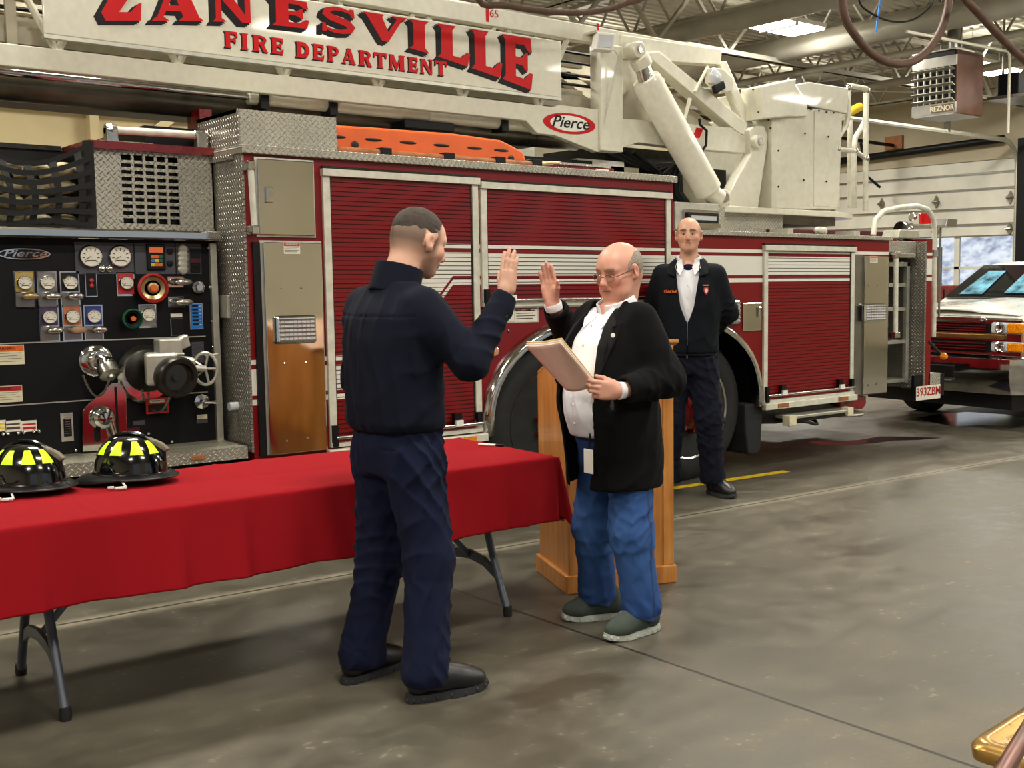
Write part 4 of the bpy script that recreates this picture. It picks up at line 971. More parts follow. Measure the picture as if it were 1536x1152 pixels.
def arcp(cx, cz, rx, rz, a0, a1, n=12): return [(cx+rx*math.cos(math.radians(a0+(a1-a0)*k/n)), cz+rz*math.sin(math.radians(a0+(a1-a0)*k/n))) for k in range(n+1)]
def band(outer, inner): return [outer[i:i+2]+inner[i:i+2][::-1] for i in range(len(outer)-1)]
def spath(pts, w):
    out = []
    L = []; R = []
    for i, p in enumerate(pts):
        a = pts[max(i-1, 0)]; b = pts[min(i+1, len(pts)-1)]; dx, dz = b[0]-a[0], b[1]-a[1]; l = math.hypot(dx, dz) or 1
        ww = w[i] if isinstance(w, list) else w; L.append((p[0]-dz/l*ww/2, p[1]+dx/l*ww/2)); R.append((p[0]+dz/l*ww/2, p[1]-dx/l*ww/2))
    return [[L[i], L[i+1], R[i+1], R[i]] for i in range(len(pts)-1)]
def serif_stem(x0, x1, o=.10, t=.13):
    return [[(x0, .0), (x1, .0), (x1, 1), (x0, 1)], [(x0-o, 0), (x1+o, 0), (x1, t), (x0, t)], [(x0-o, 1), (x0, 1-t), (x1, 1-t), (x1+o, 1)]]
G = {}
G['I'] = serif_stem(.22, .78, .2)
G['L'] = serif_stem(.14, .48, .1)+[[(.3, 0), (.92, 0), (1.0, .34), (.9, .36), (.72, .17), (.3, .17)]]
G['E'] = serif_stem(.14, .46, .1)+[[(.3, 0), (.94, 0), (1.0, .32), (.9, .32), (.74, .17), (.3, .17)], [(.3, 1), (.94, 1), (.98, .72), (.88, .72), (.74, .84), (.3, .84)], [(.4, .43), (.66, .43), (.78, .34), (.84, .34), (.84, .7), (.78, .7), (.66, .58), (.4, .58)]]
G['F'] = serif_stem(.14, .46, .1)+[[(.3, 1), (.96, 1), (1.0, .7), (.9, .7), (.76, .84), (.3, .84)], [(.4, .42), (.68, .42), (.8, .32), (.86, .32), (.86, .7), (.8, .7), (.68, .58), (.4, .58)]]
G['Z'] = [[(.0, 1), (.98, 1), (.98, .84), (.1, .84)], [(0, 1), (.0, .66), (.08, .66), (.22, .84), (.3, 1)], [(.6, 1), (1., 1), (1., .88), (.42, .16), (0, .16), (0, .16)][:5], [(.0, .16), (.42, .16), (.16, 0), (.1, 0)], [(.1, 0), (.96, 0), (1, .38), (.93, .38), (.72, .18), (.1, .17)]]
G['A'] = [[(.10, .07), (.22, .07), (.52, .92), (.42, 1), (.36, .86)], [(.38, 1), (.64, 1), (.94, .07), (.62, .07), (.42, .8)], [(.2, .24), (.7, .24), (.66, .38), (.24, .38)], [(0, 0), (.34, 0), (.24, .09), (.08, .09)], [(.52, 0), (1.02, 0), (.95, .09), (.6, .09)]]
G['N'] = [[(.08, 0), (.22, 0), (.22, 1), (.08, 1)], [(0, 0), (.34, 0), (.24, .1), (.08, .1)], [(0, 1), (.36, 1), (.94, .0), (.72, 0), (.08, .86)], [(.80, 0), (.94, 0), (.94, 1), (.80, 1)], [(.66, 1), (1.02, 1), (.94, .9), (.78, .9)]]
G['V'] = [[(.07, .95), (.42, .95), (.60, .25), (.55, 0), (.42, 0)], [(.44, 0), (.56, 0), (.9, .93), (.78, .93), (.5, .2)], [(0, 1), (.5, 1), (.42, .9), (.08, .9)], [(.64, 1), (1., 1), (.92, .9), (.74, .9)]]
G['S'] = spath([(.88, .74), (.8, .86), (.6, .93), (.38, .93), (.2, .84), (.17, .7), (.3, .58), (.52, .5), (.74, .42), (.84, .3), (.78, .14), (.58, .07), (.36, .07), (.18, .14), (.1, .26)], [.05, .1, .13, .14, .19, .24, .25, .25, .25, .24, .2, .15, .13, .1, .05])+[[(.8, .98), (.92, .98), (.94, .66), (.86, .66)], [(.06, .34), (.14, .34), (.18, .02), (.05, .02)]]
def bowl(z0, z1, xr, w=.2): c = (z0+z1)/2; h = (z1-z0)/2; return band(arcp(.5, c, xr-.5, h, 90, -90), arcp(.5, c, xr-.5-w, h*.5, 90, -90))+[[(.3, z1), (.5, z1), (.5, z1-h*.5), (.3, z1-h*.5)], [(.3, z0), (.5, z0), (.5, z0+h*.5), (.3, z0+h*.5)]]
G['D'] = serif_stem(.14, .44, .1)+bowl(0, 1, 1., .26)
G['P'] = serif_stem(.14, .44, .1)+bowl(.42, 1, .96)
G['R'] = serif_stem(.14, .44, .1)+bowl(.46, 1, .94)+[[(.5, .5), (.74, .5), (.96, .08), (1.04, 0), (.74, 0)]]
G['T'] = serif_stem(.36, .66, .1)+[[(.02, 1), (1, 1), (1, .84), (.02, .84)], [(.0, 1), (.14, 1), (.1, .7), (.0, .66)], [(.88, 1), (1.02, 1), (1.02, .66), (.92, .7)]]
G['M'] = [[(.08, 0), (.2, 0), (.2, 1), (.08, 1)], [(0, 0), (.28, 0), (.22, .1), (.06, .1)], [(0, 1), (.3, 1), (.56, .25), (.5, 0), (.42, 0), (.08, .9)], [(.44, .0), (.5, 0), (.8, .95), (.7, 1)], [(.68, 0), (.94, 0), (.94, 1), (.68, 1)], [(.6, 0), (1.02, 0), (.94, .1), (.66, .1)], [(.66, 1), (1.02, 1), (.94, .9), (.68, .9)]]
def letters(name, items, mat, dx=0, dz=0, y=0., grow=0., par=None):
    m = MB()
    for ch, xa, xb, zfun, ztop in items:
        for ip_, poly_ in enumerate(G[ch]):
            P = []
            for (u, v) in poly_:
                x = xa+(xb-xa)*u; zb_ = zfun(x); P.append((x+dx, zb_+(ztop-zb_)*v+dz))
            cx = sum(p[0] for p in P)/len(P); cz = sum(p[1] for p in P)/len(P)
            if grow:
                P = [(p[0]+(grow if p[0] > cx else -grow), p[1]+(grow if p[1] > cz else -grow)) for p in P]
            m.prism(P, SY-y-.0006-.00006*ip_, SY-y)
    return m.build(name, par or SG, mat)
bx = [1.95, 2.06, 2.36, 2.67, 3.01, 3.32, 3.63, 3.88, 4.13, 4.38, 4.63, 4.80]; bz = [2.875, 2.890, 2.932, 2.969, 2.990, 2.992, 2.984, 2.957, 2.915, 2.872, 2.822, 2.785]
bl = lambda x: float(np.interp(x, bx, bz))
ZT = 3.148
k_ = 6.70/6.75                                  # measured on Y=6.75, sign face stands at 6.70
it = [(c, a*k_+.0, b*k_, (lambda x: CH+(bl(x/k_)-CH)*k_), CH+(ZT-CH)*k_) for c, a, b in (('Z', 1.955, 2.165), ('A', 2.215, 2.495), ('N', 2.55, 2.785), ('E', 2.89, 3.13), ('S', 3.20, 3.44), ('V', 3.48, 3.79), ('I', 3.80, 3.95), ('L', 4.0, 4.255), ('L', 4.255, 4.51), ('E', 4.50, 4.762))]
for q_ in it:
    lt = letters('letter', [q_], 'decal_red', 0, 0, .005)
    s2 = letters('letter_shadow', [q_], 'decal_black', -.036, -.026, .0004, .003, lt); letters('letter_shadow', [q_], 'decal_black', -.024, -.018, .0017, .003, lt); letters('letter_shadow', [q_], 'decal_black', -.012, -.009, .003, .003, lt)
def small(word, xa, xb, z0, z1):
    wd = {'I': .5, 'M': 1.25, 'E': .85, 'F': .85, 'T': .95, 'P': .9}; tot = sum(wd.get(c, 1) for c in word); sp = .18; u = (xb-xa)/(tot+sp*(len(word)-1)); x = xa; out = []
    for c in word: w = wd.get(c, 1)*u; out.append((c, x, x+w, (lambda q, z0=z0: z0), z1)); x += w+sp*u
    return out
it2 = small('FIRE', 2.61*k_, 2.965*k_, 2.81, 2.903)+small('DEPARTMENT', 3.035*k_, 4.075*k_, 2.806, 2.899)
for q_ in it2: lt = letters('letter', [q_], 'decal_red', 0, 0, .003); letters('letter_shadow', [q_], 'decal_black', -.006, -.006, .001, .002, lt)
# maker's oval and small marks on the ladder
c = PY(854.5, 185.5, LY_-.001); ring = [(c[0]+.232*math.cos(2*PI*k/44), c[2]+.073*math.sin(2*PI*k/44)) for k in range(44)]
o = MB().prism(ring, LY_-.004, LY_).build('oval_badge', LD, 'decal_red')
MB().prism([(c[0]+(a-c[0])*.75, c[2]+(b-c[2])*.76) for a, b in ring], LY_-.006, LY_-.003).build('badge_field', o, 'white')
text('Pierce', .115, (c[0], LY_-.008, c[2]+.004), o, 'decal_black', shear=.35, sx=1.15, bold=.0012)
p = LX(741, 21); text('65', .07, (p[0], LY_-.002, p[2]), LD, 'decal_red', 'height_mark', sx=1.1)
q = LX(731, 19); MB().box(q[0]-.012, q[0]+.012, LY_-.003, LY_, q[2]-.06, q[2]+.05).build('height_mark', LD, 'decal_red')
q = LX(897, 44); MB().box(q[0]-.008, q[0]+.008, LY_-.003, LY_, q[2]-.04, q[2]+.04).build('height_mark', LD, 'decal_red')
# work light on the post
p = PY(905, 64, LY_-.1)
o = MB().obox(p, (.07, -.02, -.0), (.02, .05, .0), (.012, 0, .062)).build('work_light', LD, 'white', bevel=.006)
MB().obox((p[0]-.02, p[1]-.052, p[2]), (.052, -.016, 0), (.001, .003, 0), (.008, 0, .045)).build('lens', o, 'lens')
MB().box(p[0]-.08, p[0]+.1, p[1]-.02, p[1]+.1, p[2]+.06, p[2]+.075).tube([(p[0]+.1, p[1], p[2]-.04), (p[0]+.14, p[1], p[2]-.08), (p[0]+.05, p[1]+.08, p[2]-.6)], .005, 6).build('bracket', o, 'alu')
# cylinders and pipe below the ladder
def ptube(px, Y, r, name, mat, par=None, seg=16): return MB().tube([tuple(PY(x, y, Y)) for x, y in px], r, seg).build(name, par or FT, mat, smooth=True)
a = PY(372, 145, 6.9); zz = a[2]
MB().tube([(-3, 6.9, zz), (a[0], 6.9, zz)], .022, 12).build('hydraulic_rod', LD, 'chrome', smooth=True)
MB().tube([(a[0], 6.9, zz), (PY(640, 178, 6.9)[0], 6.9, zz-.0)], .045, 14).tube([(PY(640, 178, 6.9)[0], 6.9, zz), (PY(800, 200, 6.9)[0], 6.9, zz)], .05, 14).build('hydraulic_barrel', LD, 'cream', smooth=True)
m = MB()
for x in (385, 488, 745): p = PY(x, 160, 6.9); MB().box(p[0], p[0]+.05, 6.83, 6.97, zz-.07, zz+.08).build('barrel_clamp', LD, 'black')
zz2 = PY(0, 127, 7.1)[2]
MB().tube([(-3, 7.1, zz2), (5.4, 7.1, zz2)], .085, 20).build('water_pipe', LD, 'pipe_grey', smooth=True)
MB().box(-3., 5.3, 7.25, 7.8, zz2-.03, zz2+.12).box(2.2, 5.4, 6.9, 7.8, 2.2, 2.36).build('boom_support', FT, 'black')
a, b = PY(607, 178, 6.85), PY(682, 199, 6.85); MB().box(a[0], b[0], 6.85, 7.2, b[2], a[2]).build('control_box', LD, 'black', bevel=.01)
MB().box(-3, PY(290, 165, 7.4)[0], 7.4, 7.5, PY(100, 148, 7.4)[2]-.03, PY(100, 144, 7.4)[2]).build('ladder_cradle', FT, 'cream')
# root section
P_ = lambda pts, y0, y1, name, mat='cream', par=None, bev=.005: MB().prism(poly(pts, LY_), y0, y1).build(name, par or LD, mat, bevel=bev)
P_([(930, 52), (1082, 75), (1080, 97), (930, 88)], LY_-.01, LY_+.12, 'root_beam')
P_([(930, 88), (958, 90), (985, 92), (930, 150)], LY_+.02, LY_+.06, 'gusset')
P_([(963, 80), (985, 78), (1118, 186), (1112, 203), (1100, 196)], LY_-.03, LY_+.1, 'root_brace')
P_([(1078, 92), (1090, 92), (1130, 186), (1118, 190)], LY_, LY_+.08, 'root_strut')
P_([(930, 178), (1100, 192), (1118, 190), (1116, 230), (1070, 226), (1020, 222), (955, 214), (930, 222)], LY_-.02, LY_+.1, 'root_plate')
P_([(932, 95), (985, 105), (1095, 195), (932, 180)], LY_+.12, LY_+.16, 'web_plate', 'cream_dirty')
m = MB()
for pts in ([(930, 52), (1082, 75), (1080, 97), (930, 88)], [(930, 178), (1100, 192), (1118, 190), (1116, 230), (930, 222)], [(963, 80), (985, 78), (1118, 186), (1112, 203), (1100, 196)]): m.prism(poly(pts, LY_), LF-.1, LF)
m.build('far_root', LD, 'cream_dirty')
P_([(1042, 192), (1052, 193), (1046, 208), (1036, 206)], LY_-.025, LY_-.018, 'angle_mark', 'decal_red', bev=0)
ptube([(1062, 100), (1042, 138)], LY_-.04, .014, 'tie_bar', 'cream', LD); ptube([(1035, 148), (1026, 180)], LY_-.03, .016, 'tie_bar', 'cream', LD)
o = P_([(1054, 104), (1070, 106), (1085, 120), (1084, 138), (1074, 142), (1052, 126)], LY_-.12, LY_-.03, 'lamp_bracket', bev=.01)
p = PY(1071, 116, LY_-.12); MB().lathe([(.05, 0), (.055, .02), (.03, .03)], tuple(p), (0, -1, 0), 18).build('lamp', o, 'lens', smooth=True)
p = PY(1078, 131, LY_-.13); MB().obox(p, (.055, 0, .03), (0, .02, 0), (-.015, 0, .03)).build('lamp_shade', o, 'black', bevel=.012)
o = ptube([(1049, 178), (1050, 187), (1060, 196), (1059, 218), (1052, 228), (1056, 240)], LY_-.06, .011, 'hydraulic_hose', 'black', LD)
# pivot bracket, lift cylinder
PV = P_([(1114, 195), (1125, 188), (1136, 190), (1142, 205), (1140, 225), (1127, 314), (1085, 314), (1082, 292), (1098, 262), (1116, 232)], LY_-.08, LY_+.02, 'pivot_bracket', par=FT, bev=.012)
p = PY(1133, 213, LY_-.08)
MB().lathe([(.055, 0), (.055, .05), (.045, .055)], tuple(p), (0, -1, 0), 20).build('pivot_boss', PV, 'cream', smooth=True); MB().lathe([(.03, 0), (.03, .07), (.0, .07)], tuple(p), (0, -1, 0), 16).build('pivot_pin', PV, 'chrome_soft', smooth=True)
CYY = LY_-.14
a = Vector(PY(956, 83, CYY)); b = Vector(PY(968, 118, CYY)); c = Vector(PY(1063, 288, CYY)); d = Vector(PY(1083, 297, CYY)); ax = (c-b).normalized()
cyl = MB().tube([b, b+ax*.03, c-ax*.02, c], [.105, .115, .115, .095], 28).build('lift_cylinder', FT, 'cream', smooth=True)
MB().tube([a+ax*.07, b+ax*.02], .062, 20).build('cylinder_rod', cyl, 'chrome_soft', smooth=True)
MB().tube([a+ax*.02, a+ax*.09], .078, 20).build('rod_head', cyl, 'cream', smooth=True)
p = Vector(PY(957, 75, CYY)); MB().lathe([(.06, -.1), (.062, .02), (.05, .03)], p, (0, -1, 0), 22).build('rod_eye', cyl, 'cream', smooth=True); MB().lathe([(.032, 0), (.032, .045), (0, .046)], p, (0, -1, 0), 16).build('rod_pin', cyl, 'chrome_soft', smooth=True)
MB().obox(b+Vector((.0, 0, .05))+ax*.08+Vector((.09, 0, 0)), (.03, 0, 0), (0, .03, 0), (0, 0, .03)).build('port_block', cyl, 'cream', bevel=.006)
MB().lathe([(.07, -.12), (.072, .02), (.06, .03)], d, (0, -1, 0), 22).tube([c-ax*.02, d+Vector((-.03, 0, 0))], .07, 14).build('cylinder_foot', cyl, 'cream', smooth=True); MB().lathe([(.034, 0), (.034, .05), (0, .05)], d, (0, -1, 0), 16).build('foot_pin', cyl, 'chrome_soft', smooth=True)
# far cylinder, turntable core
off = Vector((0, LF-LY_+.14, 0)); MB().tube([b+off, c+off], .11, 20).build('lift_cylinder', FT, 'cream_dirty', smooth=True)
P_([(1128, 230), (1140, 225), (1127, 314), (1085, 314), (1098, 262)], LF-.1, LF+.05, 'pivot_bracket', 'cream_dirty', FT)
MB().box(5.6, 6.4, 7.0, 7.8, 2.1, 2.5).box(6.0, 7.0, 7.1, 7.7, 2.02, 2.4).build('turntable_core', FT, 'dark_metal')
MB().lathe([(.16, 0), (.2, .05), (.2, .3), (.15, .34)], (6.55, 7.15, 2.06), (0, 0, 1), 20).build('rotation_motor', FT, 'cream_dirty', smooth=True)
MB().box(5.62, 5.9, 6.95, 7.0, 2.18, 2.34).build('cover_plate', FT, 'cream_dirty')
m = MB()
for k in range(3): m.tube([tuple(PY(x+k*4, y, LY_+.05+k*.06)) for x, y in ((1022, 240), (1012, 262), (1014, 290), (1030, 312), (1050, 316))], .035-.008*k, 10)
for k in range(4): m.tube([(5.5+k*.1, 6.9, 2.46), (5.9+k*.08, 6.95, 2.36-.02*k), (6.3, 7.0, 2.4)], .02, 8)
m.build('hydraulic_hose', FT, 'black', smooth=True)
# turntable deck
zd = LX(1090, 316)[2]
o = MB().prism([(5.95, 6.85), (6.3, 6.62), (7.9, 6.62), (8.30, 6.78), (8.45, 7.3), (8.3, 8.0), (6.2, 8.0)], zd-.02, zd+.03, 'z').build('turntable_deck', FT, 'cream', bevel=.008)
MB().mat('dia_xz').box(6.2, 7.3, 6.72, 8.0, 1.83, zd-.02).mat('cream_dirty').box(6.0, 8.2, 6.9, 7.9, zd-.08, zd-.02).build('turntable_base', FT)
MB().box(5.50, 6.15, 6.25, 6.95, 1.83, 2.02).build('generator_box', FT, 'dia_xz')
quad_box([(1010, 303), (1075, 306), (1076, 345), (1010, 345)], 6.25, .02, 'lamp_recess', 'alu')
fl, e = quad_box([(1022, 314), (1074, 316), (1075, 342), (1022, 342)], 6.24, .03, 'scene_light', 'chrome')
MB().box(e[0]+.02, e[1]-.02, 6.19, 6.22, e[2]+.035, e[3]-.02).build('lens', fl, 'dark_metal', bevel=.006); MB().box(e[0]+.05, e[1]-.05, 6.185, 6.19, e[2]+.055, e[3]-.045).build('lamp', fl, 'lens')
MB().box(e[0]+.02, e[1]-.01, 6.185, 6.22, e[2]+.0, e[2]+.03).build('reflector', fl, 'mirror_steel')
# items on rear deck
MB().mat('red_dark').box(PY(1192, 348, 6.4)[0], 8.5, 6.6, 8.3, 1.83, 1.89).build('rear_deck_locker', FT)
for a_, b_ in ((1182, 1190), (1281, 1290)): MB().box(PY(a_, 348, 6.3)[0], PY(b_, 348, 6.3)[0], 6.3, 6.5, 1.83, 1.88).build('cleat', FT, 'alu')
p = PY(1229, 345, 6.4); MB().ball((p[0], p[1], p[2]), (.06, .04, .03), 12, 8).ball((p[0]+.06, p[1], p[2]-.01), (.03, .03, .035), 10, 6).build('hose_fitting', FT, 'alu', smooth=True)
# operator console
CB = P_([(1142, 172), (1205, 165), (1248, 166), (1243, 315), (1142, 314)], LY_-.12, LY_+.75, 'control_console', par=FT, bev=.008)
P_([(1117, 134), (1168, 122), (1163, 178), (1119, 182)], LY_-.2, LY_+.05, 'console_box', par=CB, bev=.01)
P_([(1168, 122), (1172, 130), (1190, 158), (1190, 177), (1163, 178)], LY_-.16, LY_+.05, 'box_flange', par=CB)
P_([(1172, 130), (1196, 126), (1254, 135), (1253, 173), (1196, 162), (1190, 158), (1174, 154)], LY_-.14, LY_+.78, 'console_hood', par=CB, bev=.008)
P_([(1215, 126), (1254, 127), (1254, 135), (1215, 131)], LY_-.1, LY_+.6, 'hood_flap', 'black', CB)
P_([(1205, 168), (1246, 173), (1240, 312), (1204, 310)], LY_-.128, LY_-.12, 'access_panel', par=CB, bev=.002)
m = MB()
for x, y in ((1156, 192), (1205, 162), (1217, 164), (1229, 166), (1240, 168), (1251, 169), (1208, 200), (1243, 205), (1206, 270), (1240, 272), (1168, 226), (1168, 280), (1138, 168), (1160, 130), (1130, 134), (1153, 180)): p = PY(x, y, LY_-.145); m.ball((p[0], LY_-.142, p[2]), (.009, .008, .009), 8, 5)
m.build('bolt', CB, 'black')
rl = MB()
def pr(px, Y, r=.026): rl.tube([tuple(PY(x, y, Y)) for x, y in px], r, 10)
pr([(1272, 130), (1272, 175), (1268, 190), (1258, 205), (1255, 225), (1255, 312)], LY_-.1)
pr([(1300, 135), (1299, 178), (1292, 192), (1283, 206), (1281, 225), (1281, 312)], LY_+.1)
pr([(1272, 128), (1300, 133)], LY_-.1, .022); pr([(1255, 224), (1282, 226)], LY_-.05, .022); pr([(1282, 226), (1299, 238)], LY_+.1, .022)
pr([(1275, 180), (1275, 312)], LY_+.3); pr([(1299, 140), (1298, 316)], LY_+.0)
rl = rl.build('platform_rail', FT, 'alu_white', smooth=True)
m = MB()
for x, y, Y in ((1272, 132, LY_-.1), (1300, 136, LY_+.1), (1255, 224, LY_-.1), (1282, 226, LY_+.1), (1299, 238, LY_)): m.ball(tuple(PY(x, y, Y)), .036, 10, 8)
m.build('rail_joint', rl, 'chrome_soft', smooth=True)
ptube([(1252, 180), (1290, 160)], LY_+.2, .04, 'spring_arm', 'yellow'); ptube([(1254, 178), (1262, 173)], LY_+.19, .046, 'arm_cap', 'alu')
a, b = PY(1244, 296, LY_-.05), PY(1252, 313, LY_-.05); MB().box(a[0], b[0], LY_-.05, LY_, b[2], a[2]).build('nozzle', FT, 'label_orange')

# ---- gear lying on the roof
BY = 6.32
t = thing('rescue_backboard', 'orange plastic rescue board strapped along the truck roof', 'backboard', (4, BY, 2.2))
pts = poly([(430, 183), (560, 191), (680, 200), (752, 210), (770, 219), (786, 228), (790, 243), (700, 240), (560, 232), (430, 222)], BY)
pts = [(p[0], max(p[1], 2.203)) for p in pts]
MB().prism(pts, BY, BY+.05).build('board', t, 'orange', bevel=.014)
m = MB()
for i, x in enumerate((452, 505, 560, 612, 662, 712, 752)):
    p = PY(x, 205+(x-505)*.083, BY); m.ball((p[0], BY-.002, p[2]), (.058, .012, .009), 12, 6)
for x in (450, 578, 660, 735):
    p = PY(x, 222, BY); m.box(p[0]-.06, p[0]+.06, BY-.003, BY+.01, 2.205, 2.235)
m.build('grip_slot', t, 'rubber')
m = MB()
for x in (532, 766): p = PY(x, 217+(x-532)*.09, BY); m.lathe([(.02, 0), (.022, .01), (.012, .012)], (p[0], BY, p[2]), (0, -1, 0), 12)
m.build('pin_hole', t, 'dark_metal')
t = thing('pike_pole', 'long wooden pike pole clipped along the roof edge below the orange board', 'pole', (4, 6.2, 2.22))
MB().tube([(PY(432, 222, 6.2)[0], 6.2, 2.222), (PY(806, 250, 6.2)[0], 6.2, 2.222)], .02, 10).build('shaft', t, 'pole_wood', smooth=True)
MB().lathe([(.02, 0), (.014, .1), (.0, .2)], (PY(806, 250, 6.2)[0], 6.2, 2.222), (1, 0, .15), 10).build('tip', t, 'plate_brass', smooth=True)
m = MB()
for x in (573, 668, 745, 800): p = PY(x, 232, 6.2); m.box(p[0]-.02, p[0]+.05, 6.17, 6.24, 2.2, 2.252)
m.build('clip', FT, 'black', bevel=.004)
o = MB().box(PY(790, 240, 6.5)[0], PY(921, 250, 6.5)[0], 6.5, 7.6, 2.2, 2.27).build('roof_locker', FT, 'red'); MB().box(PY(790, 240, 6.5)[0], PY(905, 250, 6.5)[0], 6.48, 7.6, 2.27, 2.285).build('locker_lid', o, 'dia_xz')
a, b = PY(893, 256, 6.45), PY(914, 258, 6.45); z = 2.2; MB().tube([(a[0], 6.45, z), (a[0]+.01, 6.45, z+.045), (b[0]-.01, 6.45, z+.045), (b[0], 6.45, z)], .009, 8).build('handle', o, 'alu_white')
MB().box(5.3, 5.75, 6.95, 7.3, 2.2, 2.38).build('white_tank', FT, 'white')
# ================================================================== TABLE, CLOTH, HELMETS, PODIUM, CHAIR
TZ = .716; TX0, TX1, TYa, TYb = .50, 2.95, 4.09, 4.85
T = thing('folding_table', 'folding table with grey steel legs under a red cloth', 'table', (1.75, 4.47, 0))
MB().box(TX0, TX1, TYa, TYb, TZ-.045, TZ-.006).build('tabletop', T, 'table_plastic', bevel=.008)
def leg(x, s_):
    m = MB(); yc = (TYa+TYb)/2
    foot = PZ(92, 1083) if x < 2 else PZ(763, 918)
    yf = 4.20 if s_ < 0 else 4.80
    yc = 4.52; P = [(x, yc+s_*.10, TZ-.05), (x, yc+s_*.115, .5), (x, yc+s_*.155, .34), (x, yc+s_*.215, .2), (x, yc+s_*.275, .08), (x, yc+s_*.31, .0)]
    o = m.tube(P[:-1]+[(x, yc+s_*.298, .03)], .0165, 12).build('leg', T, 'table_leg', smooth=True)
    MB().lathe([(.019, .0), (.021, .02), (.019, .045)], (x, yc+s_*.305, 0), (0, 0, 1), 12).build('foot_cap', o, 'rubber', smooth=True)
for x in (1.0, 2.80):
    for s_ in (-1, 1): leg(x, s_)
    yc = 4.52
    ar = [(yc-.225, .17), (yc-.12, .215), (yc, .228), (yc+.12, .215), (yc+.225, .17)]
    MB().prism([(y, z+.022) for y, z in ar]+[(y, z-.022) for y, z in ar[::-1]], x-.008, x+.008, 'x').build('crossbar', T, 'table_leg', bevel=.003)
    MB().beam((x, yc, .22), (x+(.4 if x < 2 else -.4), yc, TZ-.05), .02, .02).build('brace', T, 'table_leg')
# cloth: draped grid with folds
def cloth():
    ov = .29; ovx = .31; n1, n2 = 260, 170; bx0, bx1, by0, by1 = TX0-.01, TX1+.01, TYa-.01, TYb+.01
    W_ = bx1-bx0; D_ = by1-by0; V = []
    U = np.linspace(-ovx, W_+ovx, n1); VV = np.linspace(-ov, D_+ov, n2); r = .012
    def fold(d):    # distance past the edge -> (outward, down)
        if d <= 0: return 0., 0.
        if d < r*PI/2: a = d/r; return r*math.sin(a), r*(1-math.cos(a))
        return r, r+(d-r*PI/2)
    creases = [.62, 1.28, 1.94]
    for u in U:
        for v in VV:
            ox, dx_ = fold(-u) if u < 0 else fold(u-W_); oy, dy_ = fold(-v) if v < 0 else fold(v-D_)
            sx = -1 if u < 0 else 1; sy = -1 if v < 0 else 1
            x = bx0+min(max(u, 0), W_)+sx*ox; y = by0+min(max(v, 0), D_)+sy*oy
            if dx_ > 0 and dy_ > 0:       # corner: cloth hangs as a cone
                L = math.hypot(dx_, dy_); th = math.atan2(dy_, dx_); down = L
                rad = .012+.13*math.sin(2*th)*min(1, L/.45)*.8
                x = (bx0 if sx < 0 else bx1)+sx*(r+rad*math.cos(th)*1.); y = (by0 if sy < 0 else by1)+sy*(r+rad*math.sin(th)*.6)
                z = TZ-.0-max(down*.93, .0)
            else:
                down = dx_+dy_; z = TZ-down
                if down > 0:
                    k = down/ov; s_ = u if dy_ > 0 else v
                    wv = .016*math.sin(s_*7.5+.6)+.010*math.sin(s_*17+1)+.006*math.sin(s_*31)
                    for c in (.42, .86, 1.08, 1.72, 2.2): wv += (.008*math.exp(-((s_-c)/.018)**2)-.014*math.exp(-((s_-c-.04)/.035)**2)) if dy_ > 0 else 0
                    o_ = k*wv+.03*k
                    if dy_ > 0: y += sy*o_
                    else: x += sx*o_
            if dx_ <= 0 and dy_ <= 0:
                for c in creases: z += .0035*math.exp(-(((u-c))/.006)**2)
                z += .003*math.exp(-((v-D_*.5)/.006)**2) + .0015*math.sin(u*9)*math.sin(v*11)+.002
                e = min(v, D_-v)
                if e < .05: z += .004*(1-e/.05)*max(0, math.sin(u*31))*max(0, math.sin(u*5.3+.5))
            V.append((x, y, z))
    F = [(i*n2+j, (i+1)*n2+j, (i+1)*n2+j+1, i*n2+j+1) for i in range(n1-1) for j in range(n2-1)]
    m = MB(); m.add(V, F); return m
nt = NT('red_cloth'); g = nt.noise(420, 2, nt.obj()); n = nt.noise(3, 3, nt.obj())
nt.set(nt.mix(nt.math('MULTIPLY', g, .35), srgb(146, 18, 27), srgb(118, 12, 20)), .95, 0., Specular_IOR_Level=.12); nt.bump(g, .25, .001); reg(nt, 'red_cloth')
o = cloth().build('tablecloth', mat='red_cloth', smooth=True, auto=180, loc=((TX0+TX1)/2, (TYa+TYb)/2, TZ)); tag(o, 'bright red cloth draped over the long folding table', 'tablecloth')
o.modifiers.new('s', 'SOLIDIFY').thickness = .0015

